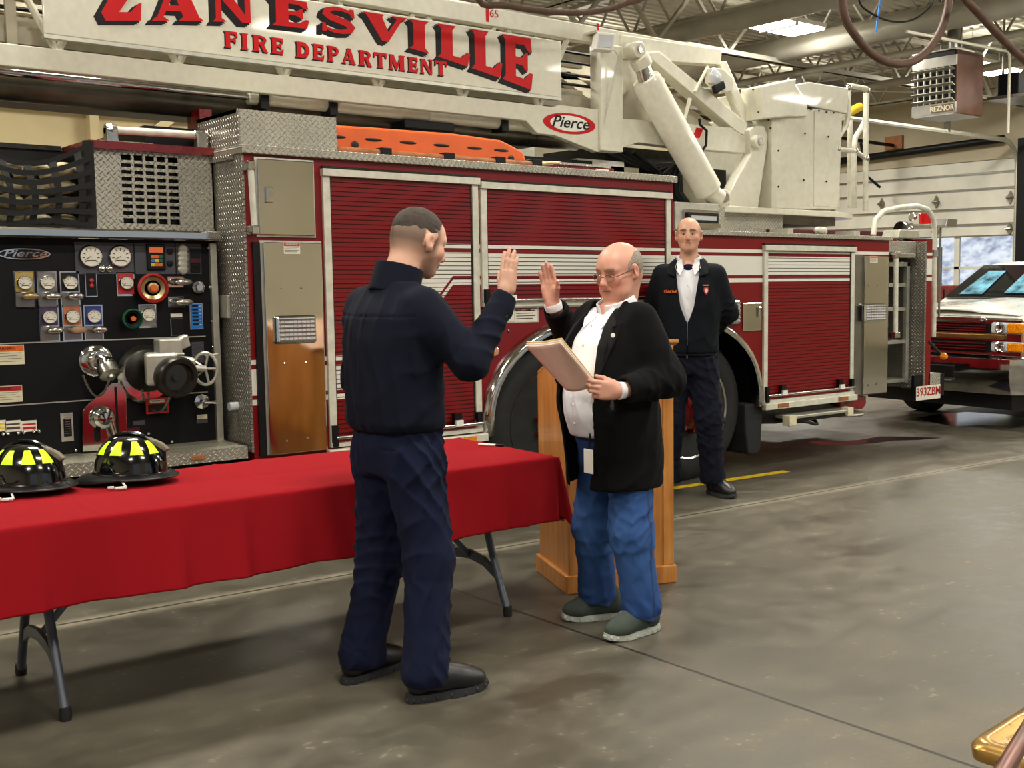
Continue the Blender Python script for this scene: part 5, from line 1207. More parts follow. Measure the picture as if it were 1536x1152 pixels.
def helmet(c, rz, label, full=True):
    t = thing('fire_helmet', label, 'helmet', c, rz)
    def dome(u, v):      # u around, v from rim up; front is +x
        a = u*2*PI; ph = v*PI/2; rx, ry, h = .135, .108, .145
        rib = 1+.018*max(0, math.cos(a*4))**8*math.cos(ph)
        return Vector((rx*math.cos(a)*math.cos(ph)**.8*rib, ry*math.sin(a)*math.cos(ph)**.8*rib, .035+h*math.sin(ph)**1.02))
    MB().grid(dome, 72, 20).build('shell', t, 'black_gloss', smooth=True, local=True, auto=80)
    def brim(u, v):
        a = u*2*PI; back = max(0, -math.cos(a)); w = .028+.055*back**2+.01*max(0, math.cos(a))
        r = 1+0*v; dx, dy = math.cos(a), math.sin(a)
        z = .036-v*(.012+.022*back)+.006*math.sin(v*PI)
        return Vector(((.133+w*v)*dx, (.106+w*.85*v)*dy, z))
    MB().grid(brim, 64, 6).build('brim', t, 'black', smooth=True, local=True, solid=.005)
    def edge(u): p = brim(u, 1.); return p
    MB().tube([edge(k/64) for k in range(64)], .0045, 8, closed=True).build('edge_trim', t, 'dark_metal', smooth=True, local=True)
    MB().tube([dome(k/64, .015)*1.01 for k in range(64)], .005, 6, closed=True).build('shell_bead', t, 'black_gloss', smooth=True, local=True)
    m = MB()                                    # ridge comb
    m.tube([(x, 0, .035+.15*math.sqrt(max(0, 1-(x/.137)**2))+.002) for x in np.linspace(-.125, .125, 21)], .009, 8); m.build('comb', t, 'black_gloss', smooth=True, local=True)
    for a0 in (22, 58, 96, 134, -22, -58, -96, -134):
        a = math.radians(a0); w0, w1 = .21, .125
        V = []
        for j in range(5):
            v = .36+.30*j/4
            for i in range(5): da = (w0+(w1-w0)*j/4)*(i/2-1); p = dome(((a+da)/(2*PI)) % 1, v); V.append(p*1.012+Vector((0, 0, .001)))
        m = MB(); m.add(V, [(j*5+i, j*5+i+1, (j+1)*5+i+1, (j+1)*5+i) for j in range(4) for i in range(4)]); m.build('reflective_patch', t, 'lime', smooth=True, local=True, auto=180)
    # front ornament (eagle mount) and leather shield stub
    MB().prism([(.06, .178), (.125, .150), (.150, .128), (.138, .115), (.11, .135), (.085, .150)], -.012, .012).build('crest', t, 'leather', bevel=.005, local=True)
    MB().box(.126, .134, -.008, .008, .08, .135).build('crest_mount', t, 'black', local=True)
    m = MB()
    for s_ in (-1, 1): m.tube([(.04, s_*.108, .06), (.02, s_*.112, .05), (-.01, s_*.113, .05), (-.03, s_*.110, .075), (-.045, s_*.106, .08)], .0025, 6)
    m.build('side_scroll', t, 'black_gloss', smooth=True, local=True)
    MB().tube([(.02, -.12, .02), (.05, -.15, .006), (.03, -.17, .006), (.06, -.168, .006)], .004, 6).obox((.035, -.172, .006), (.014, 0, 0), (0, .008, 0), (0, 0, .003)).obox((.0, -.165, .007), (.01, .004, 0), (-.003, .006, 0), (0, 0, .003)).build('strap_clip', t, 'white', local=True)
    MB().box(-.17, -.13, -.035, .035, .004, .012).ball((-.15, 0, .02), (.04, .05, .014), 10, 6).build('ear_cover', t, 'black', local=True)
    return t
p = PZ(48, 743, TZ); q = PZ(204, 727, TZ)
helmet((p[0]+.0, p[1]+.05, TZ+.006), math.radians(-48), 'black fire helmet with lime patches, at the left edge of the table')
helmet((q[0]+.0, q[1]+.05, TZ+.006), math.radians(-42), 'black fire helmet with lime patches, nearer the man in navy uniform')
p = PZ(738, 667, TZ+.01)
t = thing('pen', 'white and black pen lying near the far end of the red table', 'pen', (p[0], p[1], TZ+.009), math.radians(-62))
MB().tube([(-.07, 0, 0), (.02, 0, 0)], .0055, 10).build('barrel', t, 'white', smooth=True, local=True); MB().tube([(.02, 0, 0), (.055, 0, 0), (.07, 0, 0)], [.006, .006, .001], 10).build('cap', t, 'black', smooth=True, local=True)

# podium
def wood(key, ax='z'):
    nt = NT(key); mp = nt.n('ShaderNodeMapping'); nt.put(mp.inputs[0], nt.obj()); mp.inputs['Scale'].default_value = (14, 14, 1.6) if ax == 'z' else (1.6, 14, 14)
    n = nt.noise(1.6, 6, mp.outputs[0], .6); n2 = nt.noise(5, 4, nt.obj())
    nt.set(nt.ramp(nt.math('ADD', nt.math('MULTIPLY', n, .7), nt.math('MULTIPLY', n2, .3)), [(.35, srgb(160, 98, 38)), (.5, srgb(190, 124, 56)), (.65, srgb(206, 144, 76))]), .35, 0., Coat_Weight=.3); return reg(nt, key)
wood('wood'); wood('wood_h', 'x')
c0 = PZ(850, 893); cR = PZ(1020, 873); rz = math.atan2(cR[1]-c0[1], cR[0]-c0[0])
PD = thing('podium', 'tall oak podium standing behind the man with glasses', 'podium', (c0[0], c0[1], 0), rz)
W2 = .57; D2 = .50
MB().mat('wood').box(0, W2, 0, D2, 0, .09).build('plinth', PD, bevel=.006, local=True)
b0 = .018
zf, zb2 = 1.02, 1.17   # top height at front-left and back
MB().prism([(b0, .09), (D2-b0, .09), (D2-b0, 1.01), (b0, 1.175)], b0, b0+.02, 'x').build('side_panel', PD, 'wood', local=True)
MB().prism([(b0, .09), (D2-b0, .09), (D2-b0, 1.01), (b0, 1.175)], W2-b0-.02, W2-b0, 'x').build('side_panel', PD, 'wood', local=True)
MB().box(b0+.02, W2-b0-.02, b0+.0, b0+.02, .09, 1.17).build('front_panel', PD, 'wood', local=True)
MB().box(b0, b0+.035, b0-.012, b0+.02, .09, 1.17).box(W2-b0-.05, W2-b0+.006, b0-.012, b0+.02, .09, 1.17).build('corner_post', PD, 'wood', bevel=.004, local=True)
MB().box(b0+.02, W2-b0-.02, D2-.05, D2-.03, .09, 1.0).build('back_panel', PD, 'wood', local=True)
MB().box(W2-.2, W2-.15, b0-.03, b0, .30, .31).build('small_ledge', PD, 'wood', local=True)
MB().add([(b0, .0, 1.182), (W2+.015, .0, 1.182), (W2+.015, D2-b0, 1.012), (b0, D2-b0, 1.012), (b0, .0, 1.20), (W2+.015, .0, 1.20), (W2+.015, D2-b0, 1.03), (b0, D2-b0, 1.03)], [(0, 1, 2, 3), (4, 5, 6, 7), (0, 1, 5, 4), (1, 2, 6, 5), (2, 3, 7, 6), (3, 0, 4, 7)]).build('top_board', PD, 'wood_h', bevel=.004, local=True)

# brown metal folding chair, only its seat corner in view
def folding_chair(label, loc, rz, zs):
  CHR = thing('folding_chair', label, 'chair', loc, rz)
  def seat(u, v):
      x = -.2+.4*u; y = -.2+.4*v; r = .05
      d = max(abs(x), abs(y)); e = max(0, (d-.15)/.05)
      return Vector((x, y, .44-.012*(1-min(1, e))-(.0)))
  pts = []
  def rr(hx_, hy_, r, n=6): return [(sx*(hx_-r)+r*math.cos(a), sy*(hy_-r)+r*math.sin(a)) for sx, sy, a0 in ((1, 1, 0), (-1, 1, 90), (-1, -1, 180), (1, -1, 270)) for a in [math.radians(a0+90*k/n) for k in range(n+1)]]
  rings = [(rr(.2, .2, .05), .405), (rr(.203, .203, .053), .43), (rr(.19, .19, .045), .445), (rr(.165, .165, .03), .447), (rr(.15, .15, .02), .436)]
  n = len(rings[0][0]); V = [(x, y, z) for ring, z in rings for x, y in ring]
  m = MB(); m.add(V, [(i*n+k, i*n+(k+1) % n, (i+1)*n+(k+1) % n, (i+1)*n+k) for i in range(4) for k in range(n)]+[list(range(4*n, 5*n)), list(range(n))[::-1]])
  m.build('seat', CHR, 'gold', smooth=True, local=True, auto=50)
  m = MB()
  for s_ in (-1, 1):
      m.tube([(s_*.215, -.24, 0), (s_*.215, .0, .42), (s_*.215, .22, .86)], .0125, 10)
  m.tube([(-.215, .22, .86), (0, .225, .87), (.215, .22, .86)], .0125, 10); m.build('frame', CHR, 'brown_metal', smooth=True, local=True)
  MB().prism([(-.2, .56), (.2, .56), (.2, .74), (-.2, .74)], .165, .175).build('backrest', CHR, 'gold', bevel=.02, local=True)
  for s_ in (-1, 1):
      MB().tube([(s_*.19, .26, 0), (s_*.19, -.12, .42)], .0125, 10).build('leg', CHR, 'brown_metal', smooth=True, local=True)

  for o in CHR.children: o.scale = (1, 1, zs)
folding_chair('gold metal folding chair with its seat corner in view at the lower right', (2.414, 1.272, 0), math.radians(186), 1.)
folding_chair('gold metal folding chair with brown tube frame crossing the bottom right corner', (1.396, 1.073, 0), math.radians(199.8), .977)

# white pickup behind the fire truck
def truck():
    ox = 9.75; yc = 6.83
    t = thing('pickup_truck', 'white pickup with chrome grille parked behind the fire truck', 'pickup', (ox+2.5, yc, 0))
    X = lambda x: ox+x; Yh = 1.0
    # body side profile (x along length from bumper, z)
    def loft(secs, name, mat, par=t, smooth=True, auto=35):
        # secs: (x, halfwidth_bottom, halfwidth_top, z0, z1)
        V = []; 
        for (x, w0, w1, z0, z1, cr) in secs:
            ring = [(-w0, z0), (-w0*1.01, z0+(z1-z0)*.5), (-w1, z1-cr), (-w1+cr, z1), (-w1*.4, z1+cr*.2), (w1*.4, z1+cr*.2), (w1-cr, z1), (w1, z1-cr), (w0*1.01, z0+(z1-z0)*.5), (w0, z0)]
            V += [(X(x), yc+y, z) for y, z in ring]
        n = 10; F = [(i*n+k, i*n+(k+1) % n, (i+1)*n+(k+1) % n, (i+1)*n+k) for i in range(len(secs)-1) for k in range(n)]+[list(range(n)), list(range((len(secs)-1)*n, len(secs)*n))]
        m = MB(); m.add(V, F); return m.build(name, par, mat, smooth=smooth, auto=auto)
    loft([(.14, .95, .84, .62, 1.10, .05), (.3, .97, .88, .6, 1.14, .05), (.8, .99, .9, .5, 1.18, .05), (1.35, 1., .92, .5, 1.2, .05), (5.6, 1., .93, .5, 1.2, .05)], 'body', 'white_paint')
    hood = MB().grid(lambda u, v: Vector((X(.14+1.25*u), yc-.80+1.6*v, 1.11+.10*u**.7+.03*math.sin(PI*v)**.5+.02*(1 if .25 < v < .75 else 0)*math.sin(PI*min(1, max(0, (v-.25)*2))))), 12, 24).build('hood', t, 'white_paint', smooth=True, auto=180, solid=.01)
    loft([(1.30, .95, .93, 1.17, 1.21, .02), (2.0, .95, .85, 1.17, 1.60, .06), (2.3, .95, .83, 1.17, 1.655, .07), (3.6, .95, .83, 1.17, 1.655, .07), (4.0, .9, .76, 1.17, 1.60, .06), (4.15, .9, .86, 1.17, 1.2, .02)], 'cab', 'white_paint')
    # windshield and windows as dark glass set on the cab
    m = MB(); m.add([(X(1.36), yc-.88, 1.225), (X(1.36), yc+.88, 1.225), (X(2.0), yc+.79, 1.585), (X(2.0), yc-.79, 1.585)], [(0, 1, 2, 3)])
    ws = m.build('windshield', t, 'dark_glass', solid=.012); ws.location = ws.location+Vector((-.03, 0, .028))
    m = MB(); 
    for (y0_, y1_, u0, u1) in ((.42, .72, .08, .80), (-.10, .16, .12, .88)):
        P = lambda yy, uu: (X(1.36+.64*uu)-.045, yc+yy*(1-.12*uu), 1.225+.36*uu+.040)
        MB().add([P(y0_, u0), P(y1_, u0), P(y1_*.96, u1), P(y0_+.03, u1)], [(0, 1, 2, 3)]).build('rear_window_view', ws, 'sky_glass')
    for s_ in (-1, 1):
        m = MB(); m.prism([(X(1.75), 1.23), (X(2.15), 1.56), (X(2.8), 1.60), (X(2.8), 1.23)], yc+s_*.865, yc+s_*.875); m.build('side_window', t, 'dark_glass')
        
        if s_ < 0: MB().obox((X(1.75), yc+s_*1.12, 1.3), (.05, 0, 0), (0, .11, 0), (0, 0, .12)).build('mirror', t, 'black', bevel=.02)
    lb = MB().box(X(2.6), X(2.85), yc-.62, yc-.0, 1.68, 1.73).box(X(2.6), X(2.85), yc-.0, yc+.6, 1.68, 1.73); lb.build('light_bar', t, 'alu', bevel=.01)
    # face
    F = MB().box(X(.02), X(.16), yc-.92, yc+.92, .70, 1.09).build('grille_shell', t, 'chrome', bevel=.02)
    m = MB().box(X(-.005), X(.03), yc-.56, yc+.70, .945, 1.035).box(X(-.005), X(.03), yc-.56, yc+.70, .755, .87); m.build('grille_opening', F, 'black')
    m = MB()
    for z in (.965, .988, 1.012, .785, .812, .842): m.box(X(-.02), X(.0), yc-.54, yc+.68, z-.005, z+.006)
    m.build('grille_bar', F, 'chrome')
    MB().box(X(-.03), X(.02), yc-.72, yc+.72, .885, .935).build('centre_bar', F, 'grille_gold', bevel=.01)
    MB().box(X(-.035), X(.02), yc-.50, yc+.70, 1.045, 1.105).build('hood_trim', F, 'chrome_soft', bevel=.015)
    MB().box(X(-.035), X(-.02), yc+.05, yc+.14, .80, .82).build('grille_badge', F, 'steel')
    for (ya_, yb_) in ((-.93, -.58), (.72, .93)):
        m = MB().box(X(-.0), X(.05), yc+ya_, yc+yb_, .94, 1.05).box(X(-.0), X(.05), yc+ya_, yc+yb_, .765, .865); h = m.build('headlight', F, 'lens', bevel=.02)
        s_ = -1 if ya_ < 0 else 1; e0, e1 = (ya_, ya_+.17) if s_ < 0 else (yb_-.12, yb_)
        MB().box(X(-.008), X(.06), yc+e0, yc+e1, .945, 1.045).box(X(-.008), X(.06), yc+e0, yc+e1, .77, .86).build('turn_signal', F, 'amber', bevel=.015)
        cy = yc+(ya_+.24 if s_ < 0 else ya_+.06)
        for lz in (.995, .815): MB().lathe([(.05, 0), (.055, -.012), (.04, -.02), (.02, -.005)], (X(-.005), cy, lz), (1, 0, 0), 18).build('lamp_bezel', F, 'chrome', smooth=True)
    B = MB()
    P = [(X(.30), yc-1.04), (X(.06), yc-1.02), (X(-.10), yc-.86), (X(-.14), yc-.5), (X(-.15), yc), (X(-.14), yc+.5), (X(-.1), yc+.86), (X(.06), yc+1.02), (X(.3), yc+1.04)]
    V = []
    for (x, y) in P:
        for dx, z in ((.06, .72), (0, .70), (-.01, .55), (.03, .37), (.10, .355)): V.append((x+dx, y, z))
    B.add(V, [(5*i+k, 5*i+k+1, 5*i+k+6, 5*i+k+5) for i in range(8) for k in range(4)])
    B = B.build('bumper', t, 'chrome', smooth=True, solid=.01, auto=30)
    MB().box(X(-.17), X(-.13), yc-.28, yc+.60, .495, .625).build('bumper_insert', B, 'black', bevel=.01)
    MB().box(X(-.178), X(-.16), yc-.26, yc+.6, .475, .49).build('insert_trim', B, 'chrome')
    MB().box(X(-.05), X(5.4), yc-.86, yc+.86, .22, .4).build('underbody', t, 'black')
    for xx in (.95, 4.6):
        for s_ in (-1, 1):
            yy = yc+s_*.84
            prof = [(.2, 0), (.22, -.01), (.32, -.01), (.37, .02), (.37, .23), (.33, .26), (.2, .26)]
            w = MB().lathe(prof, (X(xx), yy-.13, .37), (0, 1, 0), 32).build('wheel', t, 'tire', smooth=True, auto=30); MB().lathe([(.21, .02), (.15, .05), (.05, .03), (.0, .02)], (X(xx), yy-.13 if s_ < 0 else yy-.13, .37), (0, 1, 0), 20).build('rim', w, 'steel', smooth=True)
simple('white_paint', (226, 224, 214), .25, var=.02, Coat_Weight=.8)
simple('dark_glass', (14, 18, 22), .05, var=.0, Coat_Weight=1.)
simple('sky_glass', (92, 140, 160), .15, var=.4, nscale=7, Emission_Color=srgb(120, 190, 220), Emission_Strength=.0)
truck()

# second fire engine in the next bay
def engine2():
    t = thing('fire_engine', 'dark red fire engine parked in the far bay by the garage door', 'fire engine', (15.3, 12, 0))
    x0, x1, y0, y1 = 14.2, 18.6, 11.5, 13.9
    zt = PY(1420, 428, 11.9)[2]
    xa = PY(1383, 430, 11.9)[0]; xb = PY(1440, 430, 11.9)[0]
    MB().box(xb-4.2, xb, 11.9, 14.2, .5, zt).build('body', t, 'red', bevel=.03)
    m = MB(); p = PY(1416, 430, 11.9); m.box(p[0]-.012, p[0]+.012, 11.89, 11.9, .6, p[2]-.05); m.build('door_seam', t, 'black')
    m = MB().box(xb-4.2, xb-.4, 12.0, 14.1, PY(1420, 428, 11.9)[2], PY(1420, 428, 11.9)[2]+.03).box(xa, xa+1., 12.2, 13.2, PY(1420, 428, 11.9)[2], PY(1400, 350, 12.2)[2]*.0+2.0); m.build('roof_deck', t, 'grey_panel')
    # long upper red edge seen above the near truck
    a = PY(1180, 345, 11.9); b = PY(1325, 352, 11.9)
    MB().box(a[0], xb-.9, 12.3, 14., 1.7, PY(1260, 345, 12.3)[2]).build('upper_body', t, 'red_dark', bevel=.02)
    for xx in (xb-3.4, xb-1.0):
        MB().lathe([(.28, 0), (.3, -.01), (.46, -.01), (.5, .03), (.5, .25), (.3, .28)], (xx, 11.93, .5), (0, 1, 0), 28).build('wheel', t, 'tire', smooth=True)
engine2()
# ================================================================== PEOPLE (signed-distance sculpting)
V3 = lambda *a: np.array(a, dtype=np.float64)
def smin(a, b, k): h = np.maximum(k-np.abs(a-b), 0)/k; return np.minimum(a, b)-h*h*k*.25
def smax(a, b, k): h = np.maximum(k-np.abs(a-b), 0)/k; return np.maximum(a, b)+h*h*k*.25
_dirs = [(rng.normal(size=3), rng.uniform(0, 6.28)) for _ in range(40)]
def wob(P, f, n=7, seed=0, st=(1, 1, 1)):
    o = 0
    for i in range(n):
        d, ph = _dirs[(seed*5+i) % 40]; d = d/np.linalg.norm(d)*f*(1+.35*i)
        o = o+np.sin(P[..., 0]*d[0]*st[0]+P[..., 1]*d[1]*st[1]+P[..., 2]*d[2]*st[2]+ph)/(1+.4*i)
    return o/n*1.6
def creases(P, seed=0, f=1., zs=1.5):
    # long soft folds with sharp valleys, several slanting directions, each fading in and out
    o = 0
    for i in range(4):
        d, ph = _dirs[(seed*3+i*7) % 40]; d = d/np.linalg.norm(d); d = d*np.array([1, 1, zs]); d = d/np.linalg.norm(d)
        w_ = .9*wob(P, 9*f, 5, seed+i)+.25*wob(P, 30*f, 4, seed+i+3)
        s_ = np.sin((P@d)*(38+9*i)*f+ph+2.6*w_); m = np.clip(wob(P, 7*f, 4, seed+i+9)*1.3+.35, 0, 1)
        o = o+(1-np.abs(s_))**1.6*m
    return o
class Field:
    def __init__(s, lo, hi, h):
        s.lo = np.array(lo, float); s.h = h; s.n = np.ceil((np.array(hi)-s.lo)/h).astype(int)+1
        s.f = np.full(s.n, 1., np.float32)
    def sub(s, lo, hi):
        a = np.clip(np.floor((np.array(lo)-s.lo)/s.h).astype(int), 0, s.n-1); b = np.clip(np.ceil((np.array(hi)-s.lo)/s.h).astype(int)+1, 1, s.n)
        sl = tuple(slice(a[i], b[i]) for i in range(3))
        g = np.meshgrid(*[s.lo[i]+s.h*np.arange(a[i], b[i]) for i in range(3)], indexing='ij')
        return sl, np.stack(g, -1)
    def op(s, fn, lo, hi, k, mode='u'):
        sl, P = s.sub(lo, hi)
        if P.size == 0: return
        d = fn(P); c = s.f[sl]
        if mode == 'u': s.f[sl] = smin(c, d, k)
        elif mode == 'd': s.f[sl] = smax(c, -d, k)
        elif mode == 'i': s.f[sl] = smax(c, d, k)
    def cap(s, a, b, ra, rb, k=.02, mode='u', wr=None, fl=None):
        a, b = np.array(a, float), np.array(b, float); R = max(ra, rb)*(1.25 if fl else 1)+k+.02; ab = b-a; L2 = max(ab@ab, 1e-9)
        def fn(P):
            q = P-a; t = np.clip((q@ab)/L2, 0, 1); v = q-t[..., None]*ab
            if fl is not None:            # flatten along an axis: (axis, factor)
                ax = np.array(fl[0], float); ax /= np.linalg.norm(ax); c = (v@ax); v = v+ax*(c*(fl[1]-1))[..., None]
            d = np.linalg.norm(v, axis=-1)-(ra+(rb-ra)*t)
            if wr is not None:
                amp, fr, c0, w = wr; d = d-amp*1.5*np.exp(-((t-c0)/w)**2)*(creases(P, int(fr))-.3)
            return d
        s.op(fn, np.minimum(a, b)-R, np.maximum(a, b)+R, k, mode)
    def ell(s, c, r, k=.02, mode='u', R=None):
        c = np.array(c, float); r = np.array(r, float); M = max(r)+k+.015
        def fn(P):
            q = P-c
            if R is not None: q = q@R
            k0 = np.linalg.norm(q/r, axis=-1); k1 = np.linalg.norm(q/(r*r), axis=-1); return k0*(k0-1)/np.maximum(k1, 1e-6)
        s.op(fn, c-M, c+M, k, mode)
    def loft(s, secs, k=.02, mode='u', p=2.3, mod=None, ends=.02):
        S = np.array(secs, float); S = S[np.argsort(S[:, 0])]
        zz = np.linspace(S[0, 0], S[-1, 0], 200)
        # smooth interpolation
        cols = [np.convolve(np.pad(np.interp(zz, S[:, 0], S[:, i]), 8, mode='edge'), np.ones(17)/17, 'valid') for i in range(1, 5)]
        m = np.array([S[:, 3].max(), S[:, 4].max()])+np.array([np.abs(S[:, 1]).max(), np.abs(S[:, 2]).max()])+.05+k
        def fn(P):
            z = P[..., 2]; cx, cy, rx, ry = [np.interp(z, zz, c) for c in cols]
            u = np.abs(P[..., 0]-cx)/rx; v = np.abs(P[..., 1]-cy)/ry
            d = ((u**p+v**p)**(1/p)-1)*np.minimum(rx, ry)
            if mod is not None: d = d-mod(P)
            return smax(smax(d, z-S[-1, 0], ends), S[0, 0]-z, ends)
        s.op(fn, (-m[0], -m[1], S[0, 0]-.05), (m[0], m[1], S[-1, 0]+.05), k, mode)
    def mesh(s):
        f = s.f; f[0], f[-1] = 1, 1; f[:, 0], f[:, -1] = 1, 1; f[:, :, 0], f[:, :, -1] = 1, 1
        S = f < 0; n = np.array(f.shape)
        c = [(i, j, k) for i in (0, 1) for j in (0, 1) for k in (0, 1)]
        g = lambda A, o: A[o[0]:n[0]-1+o[0], o[1]:n[1]-1+o[1], o[2]:n[2]-1+o[2]]
        cnt = sum(g(S, o).astype(np.int8) for o in c); act = (cnt > 0) & (cnt < 8)
        idx = np.argwhere(act); N = len(idx)
        if N == 0: return np.zeros((0, 3)), []
        vals = {o: g(f, o)[act] for o in c}; pos = np.zeros((N, 3)); num = np.zeros(N)
        for o in c:
            for ax in range(3):
                if o[ax] == 0:
                    o2 = list(o); o2[ax] = 1; o2 = tuple(o2); a, b = vals[o], vals[o2]; cr = (a < 0) != (b < 0)
                    t = np.where(cr, a/np.where(cr, a-b, 1), 0); p = np.array(o, float)[None].repeat(N, 0); p[:, ax] = t
                    pos += p*cr[:, None]; num += cr
        pos = pos/num[:, None]+idx; V = s.lo+pos*s.h
        vid = np.full(n-1, -1, np.int64); vid[act] = np.arange(N); Q = []
        for ax in range(3):
            a1, a2 = [(1, 2), (2, 0), (0, 1)][ax]
            sh = list(n); sh[ax] -= 1
            A = S[tuple(slice(0, n[i]-1) if i == ax else slice(1, n[i]-1) for i in range(3))]
            B = S[tuple(slice(1, n[i]) if i == ax else slice(1, n[i]-1) for i in range(3))]
            e = np.argwhere(A != B)
            if len(e) == 0: continue
            base = e.copy(); base[:, a1] += 1; base[:, a2] += 1
            sgn = A[tuple(e.T)]
            def vv(d1, d2): q = base.copy(); q[:, a1] += d1; q[:, a2] += d2; return vid[tuple(q.T)]
            q = np.stack([vv(-1, -1), vv(0, -1), vv(0, 0), vv(-1, 0)], 1)
            q[~sgn] = q[~sgn][:, ::-1]; Q.append(q)
        return V, np.concatenate(Q)
    def build(s, name, parent, mat, color=None, relax=1):
        V, Q = s.mesh()
        for _ in range(relax):             # light smoothing
            acc = np.zeros_like(V); num = np.zeros(len(V))
            for a, b in ((0, 1), (1, 2), (2, 3), (3, 0)):
                for i, j in ((a, b), (b, a)):
                    acc += np.stack([np.bincount(Q[:, i], V[Q[:, j], k], len(V)) for k in range(3)], 1); num += np.bincount(Q[:, i], minlength=len(V))
            V = V*.5+.5*acc/np.maximum(num, 1)[:, None]
        me = bpy.data.meshes.new(name); me.vertices.add(len(V)); me.vertices.foreach_set('co', V.astype(np.float32).ravel())
        me.loops.add(len(Q)*4); me.loops.foreach_set('vertex_index', Q.astype(np.int32).ravel())
        me.polygons.add(len(Q)); me.polygons.foreach_set('loop_start', np.arange(0, len(Q)*4, 4, dtype=np.int32)); me.polygons.foreach_set('loop_total', np.full(len(Q), 4, np.int32))
        me.polygons.foreach_set('use_smooth', np.ones(len(Q), bool)); me.update(calc_edges=True); me.validate()
        if color is not None:
            at_ = me.color_attributes.new('Col', 'FLOAT_COLOR', 'POINT'); C = np.ones((len(V), 4), np.float32); C[:, :3] = color(V); at_.data.foreach_set('color', C.ravel())
        me.materials.append(MATS[mat]); o = bpy.data.objects.new(name, me); COL.objects.link(o); o.parent = parent
        return o
def frame(fwd, up=(0, 0, 1)):
    f = np.array(fwd, float); f /= np.linalg.norm(f); u = np.array(up, float); l = np.cross(u, f); l /= np.linalg.norm(l); u = np.cross(f, l); return np.stack([f, l, u], 1)  # columns

def skin_mat():
    nt = NT('skin'); a = nt.n('ShaderNodeAttribute', attribute_name='Col'); n = nt.noise(160, 3, nt.obj())
    nt.set(a.outputs['Color'], nt.math('MULTIPLY_ADD', n, .2, .36), 0., Subsurface_Weight=.12, Subsurface_Scale=.006); nt.b.inputs['Subsurface Radius'].default_value = (1, .35, .2); nt.bump(n, .15, .0008); return reg(nt, 'skin')
skin_mat()
def fabric(key, rgb, rough=.85, sheen=.15, weave=700, var=.12, bump=.25):
    nt = NT(key); c = srgb(*rgb)[:3]; g = nt.noise(weave, 2, nt.obj()); n = nt.noise(5, 4, nt.obj())
    nt.set(nt.ramp(nt.math('ADD', nt.math('MULTIPLY', g, .5), nt.math('MULTIPLY', n, .5)), [(.3, tuple(x*(1-var) for x in c)+(1,)), (.7, tuple(min(1, x*(1+var)) for x in c)+(1,))]), rough, 0., Sheen_Weight=sheen*.1, Specular_IOR_Level=.15); nt.bump(g, bump, .0008); return reg(nt, key)
fabric('navy', (12, 16, 31)); fabric('navy_pants', (17, 23, 47)); fabric('black_wool', (9, 9, 11), .9, .1, 300); fabric('white_shirt', (226, 226, 232), .8, .1, 600, .03)
fabric('softshell', (9, 13, 20), .8, .1); fabric('dark_pants', (11, 14, 28)); fabric('shoe_grey', (66, 74, 68), .8, .1, 260); fabric('dark_tee', (16, 14, 40))
fabric('lapel_black', (17, 17, 19), .75, .1, 300)
simple('shoe_black', (16, 16, 17), .4, var=.1); simple('sole_dark', (36, 38, 42), .7); simple('sole_white', (176, 180, 172), .6)
nt = NT('denim'); o = nt.sep(nt.obj()); w1 = nt.noise(900, 2, nt.obj()); n = nt.noise(4, 4, nt.obj()); a = nt.n('ShaderNodeAttribute', attribute_name='Col')
nt.set(nt.mix(nt.math('MULTIPLY', w1, .4), a.outputs['Color'], srgb(72, 106, 160)), .85, 0., Specular_IOR_Level=.2); nt.bump(w1, .3, .001); reg(nt, 'denim')
nt = NT('hair_grey'); n = nt.noise(6, 5, nt.n('ShaderNodeMapping', ins={0: nt.obj()}).outputs[0]); mp = nt.n('ShaderNodeMapping', ins={0: nt.obj()}); mp.inputs['Scale'].default_value = (12, 60, 60)
n = nt.noise(5, 6, mp.outputs[0], .7); nt.set(nt.ramp(n, [(.35, srgb(96, 88, 76)), (.6, srgb(160, 150, 134))]), .6, 0.); nt.bump(n, .6, .003); reg(nt, 'hair_grey')
nt = NT('hair_brown'); mp = nt.n('ShaderNodeMapping', ins={0: nt.obj()}); mp.inputs['Scale'].default_value = (60, 60, 25); n = nt.noise(6, 6, mp.outputs[0], .75)
nt.set(nt.ramp(n, [(.35, srgb(26, 19, 14)), (.65, srgb(66, 51, 38))]), .7, 0.); nt.bump(n, .8, .003); reg(nt, 'hair_brown')
simple('eye_white', (150, 138, 130), .4, var=.01); simple('iris', (30, 24, 20), .35, var=.02); simple('gold_frame', (160, 130, 96), .25, .9)

